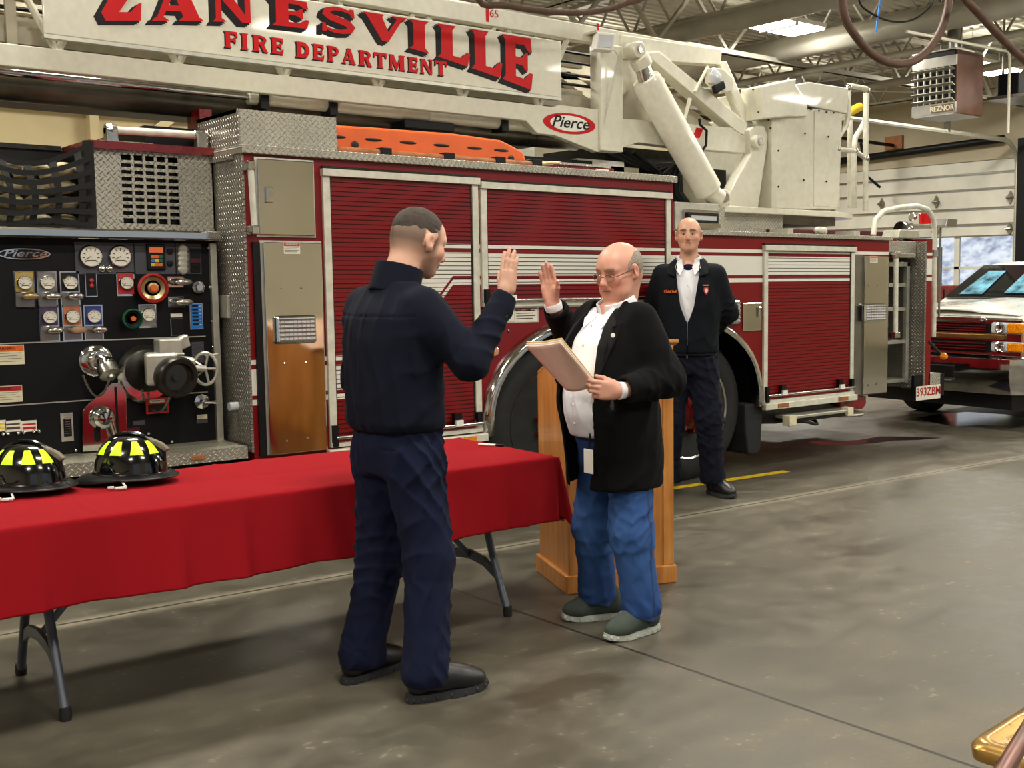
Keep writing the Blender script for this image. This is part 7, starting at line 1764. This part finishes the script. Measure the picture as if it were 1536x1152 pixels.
    for s_ in (-1, 1):
        e_ = lambda z: np.interp(z, [.95, 1.10, 1.25, 1.33, 1.42], [.115, .130, .105, .085, .075]) if s_ > 0 else np.interp(z, [.95, 1.15, 1.30, 1.42], [.12, .12, .095, .075])
        w_ = lambda z: np.interp(z, [1.07, 1.12, 1.22, 1.27, 1.275, 1.295, 1.30, 1.37], [.002, .022, .055, .062, .040, .036, .050, .012])
        MB().grid(lambda u, v: Vector(surf(s_*(e_(1.07+.30*u)+w_(1.07+.30*u)*v), 1.07+.30*u, .012+.004*(1-v))), 40, 5).build('lapel', j, 'lapel_black', smooth=True, local=True, solid=.004, auto=50)
    MB().lathe([(.009, 0), (.009, .003), (0, .0035)], (.137, .150, 1.265), (.75, .65, .1), 14).build('lapel_pin', j, 'white', local=True)
    # jeans
    F = Field((-.24, -.32, .04), (.28, .32, .98), .006)
    F.loft([(.70, .01, 0, .130, .155), (.82, .02, 0, .145, .17), (.95, .03, 0, .150, .172)], .04)
    leg_field(F, (.0, -.088, .74), (.035, -.125, .44), (-.015, -.160, .11), (.100, .088, .074), .05, 2)
    leg_field(F, (.0, .088, .74), (.02, .118, .44), (-.02, .135, .11), (.100, .088, .074), .05, 6)
    sl, X = F.sub((-.3, -.4, 0), (.4, .4, 1.1)); F.f[sl] -= .003*wob(X, 20, 6, 7, (1, 1, .6))+.0045*(creases(X, 7, .8, 1.1)-.4)
    F.op(lambda X: .068-X[..., 2]+.012*np.sin(X[..., 0]*40), (-.3, -.4, 0), (.4, .4, .2), .005, 'i')
    def jc(V):
        x, y, z = V.T; c = np.array(srgb(26, 54, 108)[:3])[None].repeat(len(V), 0); f = np.clip(np.exp(-((z-.40)/.22)**2)*.5+.2*wob(V, 14, 5, 2), 0, 1)[:, None]; c = c*(1-f)+np.array(srgb(62, 98, 154)[:3])*f
        seam = (np.abs(x-(-.01+.03*(z-.4))) < .005) & (y > .12) & (z < .72); c[seam] = srgb(20, 34, 66)[:3]
        hem = z < .085; c[hem] = c[hem]*.7+np.array(srgb(120, 140, 170)[:3])*.3; return c
    F.build('jeans', t, 'denim', jc)
    MB().tube([(.02+.152*math.cos(a), .182*math.sin(a), .90) for a in [2*PI*k/36 for k in range(36)]], .014, 8, closed=True).build('belt', t, 'black', smooth=True, local=True)
    # lanyard badge at the waist
    o = MB().box(.200, .204, .035, .095, .70, .80).build('badge', t, 'paper', bevel=.004, local=True); MB().tube([(.2, .065, .80), (.19, .07, .90)], .004, 6).build('badge_strap', o, 'black', local=True)
    for he, to in (((-.105, .135), (.165, .128)), ((-.115, -.105), (.12, -.235))):
        s_ = shoe(t, he, to, 'shoe_grey', 'sole_white', .050); h = V3(*he, 0); d_ = V3(*to, 0)-h
        m = MB()
        for k in (.50, .58, .66): c = h+d_*k; n_ = V3(-d_[1], d_[0], 0)/np.linalg.norm(d_)*.022; zz_ = .118-(k-.5)*.16; m.tube([tuple(c-n_+V3(0, 0, zz_-.012)), tuple(c+V3(0, 0, zz_-.004)), tuple(c+n_+V3(0, 0, zz_-.012))], .0025, 5)
        m.build('lace', s_, 'grey_panel', local=True)
    return t
nt = NT('thin_lens'); nt.t.nodes.remove(nt.b); g = nt.n('ShaderNodeBsdfGlossy'); g.inputs['Roughness'].default_value = .05; tr = nt.n('ShaderNodeBsdfTransparent'); tr.inputs[0].default_value = (.75, .72, .7, 1); mx = nt.n('ShaderNodeMixShader'); mx.inputs[0].default_value = .12
nt.t.links.new(tr.outputs[0], mx.inputs[1]); nt.t.links.new(g.outputs[0], mx.inputs[2]); nt.t.links.new(mx.outputs[0], nt.out.inputs[0]); MATS['thin_lens'] = nt.m
MJ = man_jacket()
# folder with papers held in his hand (placed in world space from his frame)
def folder():
    loc = lambda x, y, z: Vector((3.06-x, 3.76-y, z))
    TL, TR, BR, BL = loc(.405, -.08, 1.225), loc(.430, .19, 1.25), loc(.265, .205, 1.075), loc(.285, .03, 1.045)
    TL, TR, BR, BL = TR, TL, BL, BR
    t = thing('document_folder', 'pale manila folder of papers held by the man with glasses', 'folder', tuple(BR))
    for name, off, mat, th in (('cover', 0, 'folder', .0025), ('paper', .005, 'paper', .002), ('back_cover', .010, 'folder_tan', .0025)):
        n = (TR-BR).cross(BL-BR).normalized()
        def f(u, v):
            a = BR.lerp(BL, u); b = TR.lerp(TL, u); p = a.lerp(b, v)+n*(off-.025*math.sin(PI*u)*(1-v*.5)); 
            return p+Vector((0, 0, .006*off/.005*v*(1 if off else 0)))
        MB().grid(f, 14, 14).build(name, t, mat, smooth=True, solid=th, auto=180)
folder()

# ------------------------------------------------------------------ tall man in dark softshell, standing behind
def man_soft():
    t = thing('person', 'tall bald man in dark softshell jacket and white polo, hands behind his back', 'person', (5.335, 5.765, 0), math.radians(222))
    Hc = V3(.035, 0, 1.776); R_h = frame((1, .05, .02))
    shR, shL = V3(-.0, -.185, 1.52), V3(-.0, .185, 1.52)
    elR, wrR = V3(-.10, -.285, 1.25), V3(-.19, -.06, 1.03)
    elL, wrL = V3(-.10, .265, 1.25), V3(-.19, .06, 1.05)
    p = dict(wide=1, brow=(74, 56, 44), brow_s=.8, red=(190, 124, 100), w=1.04, jaw=1.12, fade=lambda x, y, z: .45*np.clip((np.abs(y)-.055)/.01, 0, 1)*(z > .0)*(z < .07)*(x < .03), fadec=(150, 126, 106))
    F = Field((-.3, -.36, 0), (.3, .36, 1.92), .0052)
    T = head_sdf(F, Hc, R_h, p)
    F.cap(V3(-.01, 0, 1.57), Hc+R_h@V3(-.025, 0, -.05), .064, .058, .03)
    F.loft([(.90, .0, 0, .09, .13), (1.1, .0, 0, .09, .13), (1.35, .0, 0, .10, .15), (1.5, .0, 0, .09, .17), (1.58, .0, 0, .06, .09)], .03)
    for sh, el, wr in ((shR, elR, wrR), (shL, elL, wrL)): F.cap(sh, el, .042, .036, .03); F.cap(el, wr, .036, .025, .02)
    for s_, kn, an in ((-1, V3(.02, -.12, .53), V3(0, -.15, .10)), (1, V3(.02, .135, .53), V3(0, .16, .10))):
        F.cap(V3(.0, s_*.09, .93), kn, .075, .05, .03); F.cap(kn, an, .05, .032, .02)
    hand(F, wrR, V3(-.1, .85, -.3), V3(-1, 0, 0), 1, curl=(.4, .4, .3)); hand(F, wrL, V3(-.1, -.85, -.3), V3(-1, 0, 0), -1, curl=(.4, .4, .3))
    F.build('body', t, 'skin', lambda V: head_color(V, Hc, R_h, p, (200, 152, 126)))
    eyes(t, T, R_h)
    # trousers
    F = Field((-.26, -.33, .05), (.28, .33, 1.06), .007)
    F.loft([(.84, .0, 0, .125, .172), (.94, .0, 0, .13, .180), (1.05, .0, 0, .12, .168)], .04)
    leg_field(F, (.0, -.09, .88), (.03, -.125, .53), (-.005, -.15, .11), (.108, .088, .076), .05, 3); leg_field(F, (.0, .09, .88), (.03, .138, .53), (-.005, .16, .11), (.108, .088, .076), .05, 5)
    sl, X = F.sub((-.3, -.4, 0), (.4, .4, 1.1)); F.f[sl] -= .003*wob(X, 20, 6, 6, (1, 1, .6))+.007*(creases(X, 4)-.4)
    F.cap((-.005, -.15, .14), (-.005, -.15, .10), .082, .078, .02); F.cap((-.005, .16, .14), (-.005, .16, .10), .084, .080, .02)
    F.op(lambda X: .085-X[..., 2], (-.3, -.4, 0), (.4, .4, .2), .006, 'i')
    F.build('trousers', t, 'dark_pants')
    # undershirt and polo
    F = Field((-.16, -.18, 1.0), (.24, .18, 1.68), .006)
    F.loft([(1.02, .0, 0, .125, .15), (1.2, .0, 0, .128, .15), (1.4, .0, 0, .130, .155), (1.5, -.005, 0, .115, .15), (1.57, -.01, 0, .08, .09), (1.61, -.01, 0, .072, .072)], .03, mod=fold_mod(5, .003))
    F.op(lambda X: (np.linalg.norm((X-V3(.045, 0, 1.62))/V3(.06, .045, .10), axis=-1)-1)*.05, (-.1, -.1, 1.5), (.2, .1, 1.7), .006, 'd')
    s = F.build('polo_shirt', t, 'white_shirt')
    F = Field((-.14, -.13, 1.53), (.2, .13, 1.68), .0045); c0 = V3(-.005, 0, 1.585); ax = V3(.35, 0, 1); ax /= np.linalg.norm(ax)
    def col(X): q = X-c0; h_ = q@ax; rad = q-h_[..., None]*ax; rr = np.linalg.norm(rad, axis=-1); return np.maximum(np.maximum(np.abs(rr-(.078-.1*h_))-.0045, h_-.055), -.03-h_)
    F.op(col, (-.14, -.13, 1.53), (.2, .13, 1.68), .004); F.op(lambda X: .035-X[..., 0]+np.abs(X[..., 1])*.9, (-.14, -.13, 1.53), (.2, .13, 1.68), .004, 'd'); F.build('collar', s, 'white_shirt')
    m = MB()
    for s_ in (-1, 1): m.add([(.068, s_*.050, 1.61), (.090, s_*.028, 1.56), (.128, s_*.050, 1.505), (.105, s_*.085, 1.555), (.065, s_*.075, 1.60)], [(0, 1, 2, 3, 4)])
    m.build('collar_point', s, 'white_shirt', local=True, solid=.005)
    MB().ball((.03, 0, 1.555), (.062, .05, .035), 14, 8).build('undershirt', s, 'dark_tee', smooth=True, local=True)
    m = MB()
    for z in (1.44, 1.36, 1.28): m.ball((.134, 0, z), (.003, .005, .005), 8, 5)
    m.build('button', s, 'label_white', local=True)
    # softshell jacket
    F = Field((-.32, -.42, .92), (.30, .42, 1.70), .006)
    F.loft([(.96, .0, 0, .145, .185), (1.0, .0, 0, .156, .200), (1.15, .0, 0, .158, .202), (1.32, .0, 0, .160, .215), (1.45, .0, 0, .146, .212), (1.53, -.005, 0, .112, .165), (1.58, -.01, 0, .095, .115), (1.62, -.01, 0, .088, .09)], .03, mod=fold_mod(6, .006, 12, (1, 1, .35)))
    for sh, el, wr in ((shR, elR, wrR), (shL, elL, wrL)):
        F.cap(sh*V3(1, .95, 1)-V3(0, 0, .012), el, .078, .060, .06, wr=(.007, 19, .85, .35)); F.cap(el, wr, .062, .046, .03, wr=(.006, 20, .3, .4))
    def inner(X):
        z = X[..., 2]; r = np.interp(z, [.9, 1.05, 1.32, 1.45, 1.53, 1.58, 1.66], [.140, .142, .143, .13, .098, .083, .080]); ry = np.interp(z, [.9, 1.05, 1.45, 1.53, 1.58, 1.66], [.18, .185, .19, .15, .088, .084]); return (((np.abs(X[..., 0]+.004)/r)**2.2+(np.abs(X[..., 1])/ry)**2.2)**(1/2.2)-1)*r
    F.op(inner, (-.2, -.25, .90), (.2, .25, 1.72), .004, 'd')
    def op_(X): z = X[..., 2]; w_ = np.interp(z, [1.17, 1.21, 1.3, 1.45, 1.55, 1.66], [-.02, .012, .045, .068, .082, .07]); return np.maximum(np.abs(X[..., 1])-w_, .0-X[..., 0])
    F.op(op_, (0, -.12, 1.15), (.3, .12, 1.72), .005, 'd')
    F.op(lambda X: np.abs(X[..., 1])-.0015-np.minimum(0, X[..., 0]-.02)*3, (.0, -.03, .94), (.3, .03, 1.2), .004, 'd')
    F.op(lambda X: np.abs(X[..., 2]-.985)-.0015, (-.3, -.3, .97), (.3, .3, 1.0), .004, 'd')
    sl, X = F.sub((-.1, -.15, 1.53), (.25, .15, 1.68)); 
    j = F.build('softshell_jacket', t, 'softshell')
    m = MB()                                   # folded-out jacket collar
    for s_ in (-1, 1):
        m.add([(-.02, s_*.090, 1.625), (.045, s_*.088, 1.61), (.098, s_*.072, 1.565), (.140, s_*.085, 1.50), (.112, s_*.135, 1.515), (.05, s_*.135, 1.575), (-.02, s_*.118, 1.60)], [(0, 1, 5, 6), (1, 2, 4, 5), (2, 3, 4)])
    m.build('jacket_collar', j, 'softshell', local=True, solid=.008)
    Mf = lambda y, z, dx=0: (.157*(1-(abs(y)/.226)**2.3)**(1/2.3)+.010+dx, y, z)
    lt = text('Chief Bell', .024, (0, 0, 0), None, 'label_orange', 'name_embroidery', rot=(0, 0, 0), bold=.0006); lt.parent = j
    a = Vector(Mf(-.150, 1.40)); b = Vector(Mf(-.075, 1.40)); xd = (b-a).normalized(); zd = Vector((0, 0, 1)); nd = xd.cross(zd); lt.matrix_local = Matrix(((xd.x, zd.x, nd.x, (a.x+b.x)/2+.004), (xd.y, zd.y, nd.y, (a.y+b.y)/2), (xd.z, zd.z, nd.z, 1.40), (0, 0, 0, 1)))
    c = Vector(Mf(.125, 1.405, .002)); l = Vector((-.55, 1, 0)).normalized(); n_ = Vector((1, .55, 0)).normalized()
    sh = [(-.016, .02), (0, .026), (.016, .02), (.018, 0), (.012, -.016), (0, -.028), (-.012, -.016), (-.018, 0)]
    def badge(sc, off, mat, nm, par): m = MB(); m.add([c+n_*(off+e)+l*x*sc+Vector((0, 0, z*sc)) for e in (0, .003) for x, z in sh], [list(range(8)), list(range(8, 16))]+[(i, (i+1) % 8, (i+1) % 8+8, i+8) for i in range(8)]); return m.build(nm, par, mat, local=True)
    bd = badge(1., .002, 'label_red', 'chest_badge', j); badge(.62, .0045, 'label_white', 'badge_centre', bd)
    m = MB().obox(c+n_*.004+Vector((0, 0, .036)), l*.022, n_*.001, (0, 0, .004)); m.build('badge_lettering', bd, 'label_orange', local=True)
    MB().box(.166, .170, -.003, .003, .955, .975).build('zip_pull', j, 'steel', local=True)
    shoe(t, (-.08, .125), (.13, .315), 'shoe_black', 'sole_dark', .049, True); shoe(t, (-.09, -.15), (.20, -.20), 'shoe_black', 'sole_dark', .049, True)
man_soft()
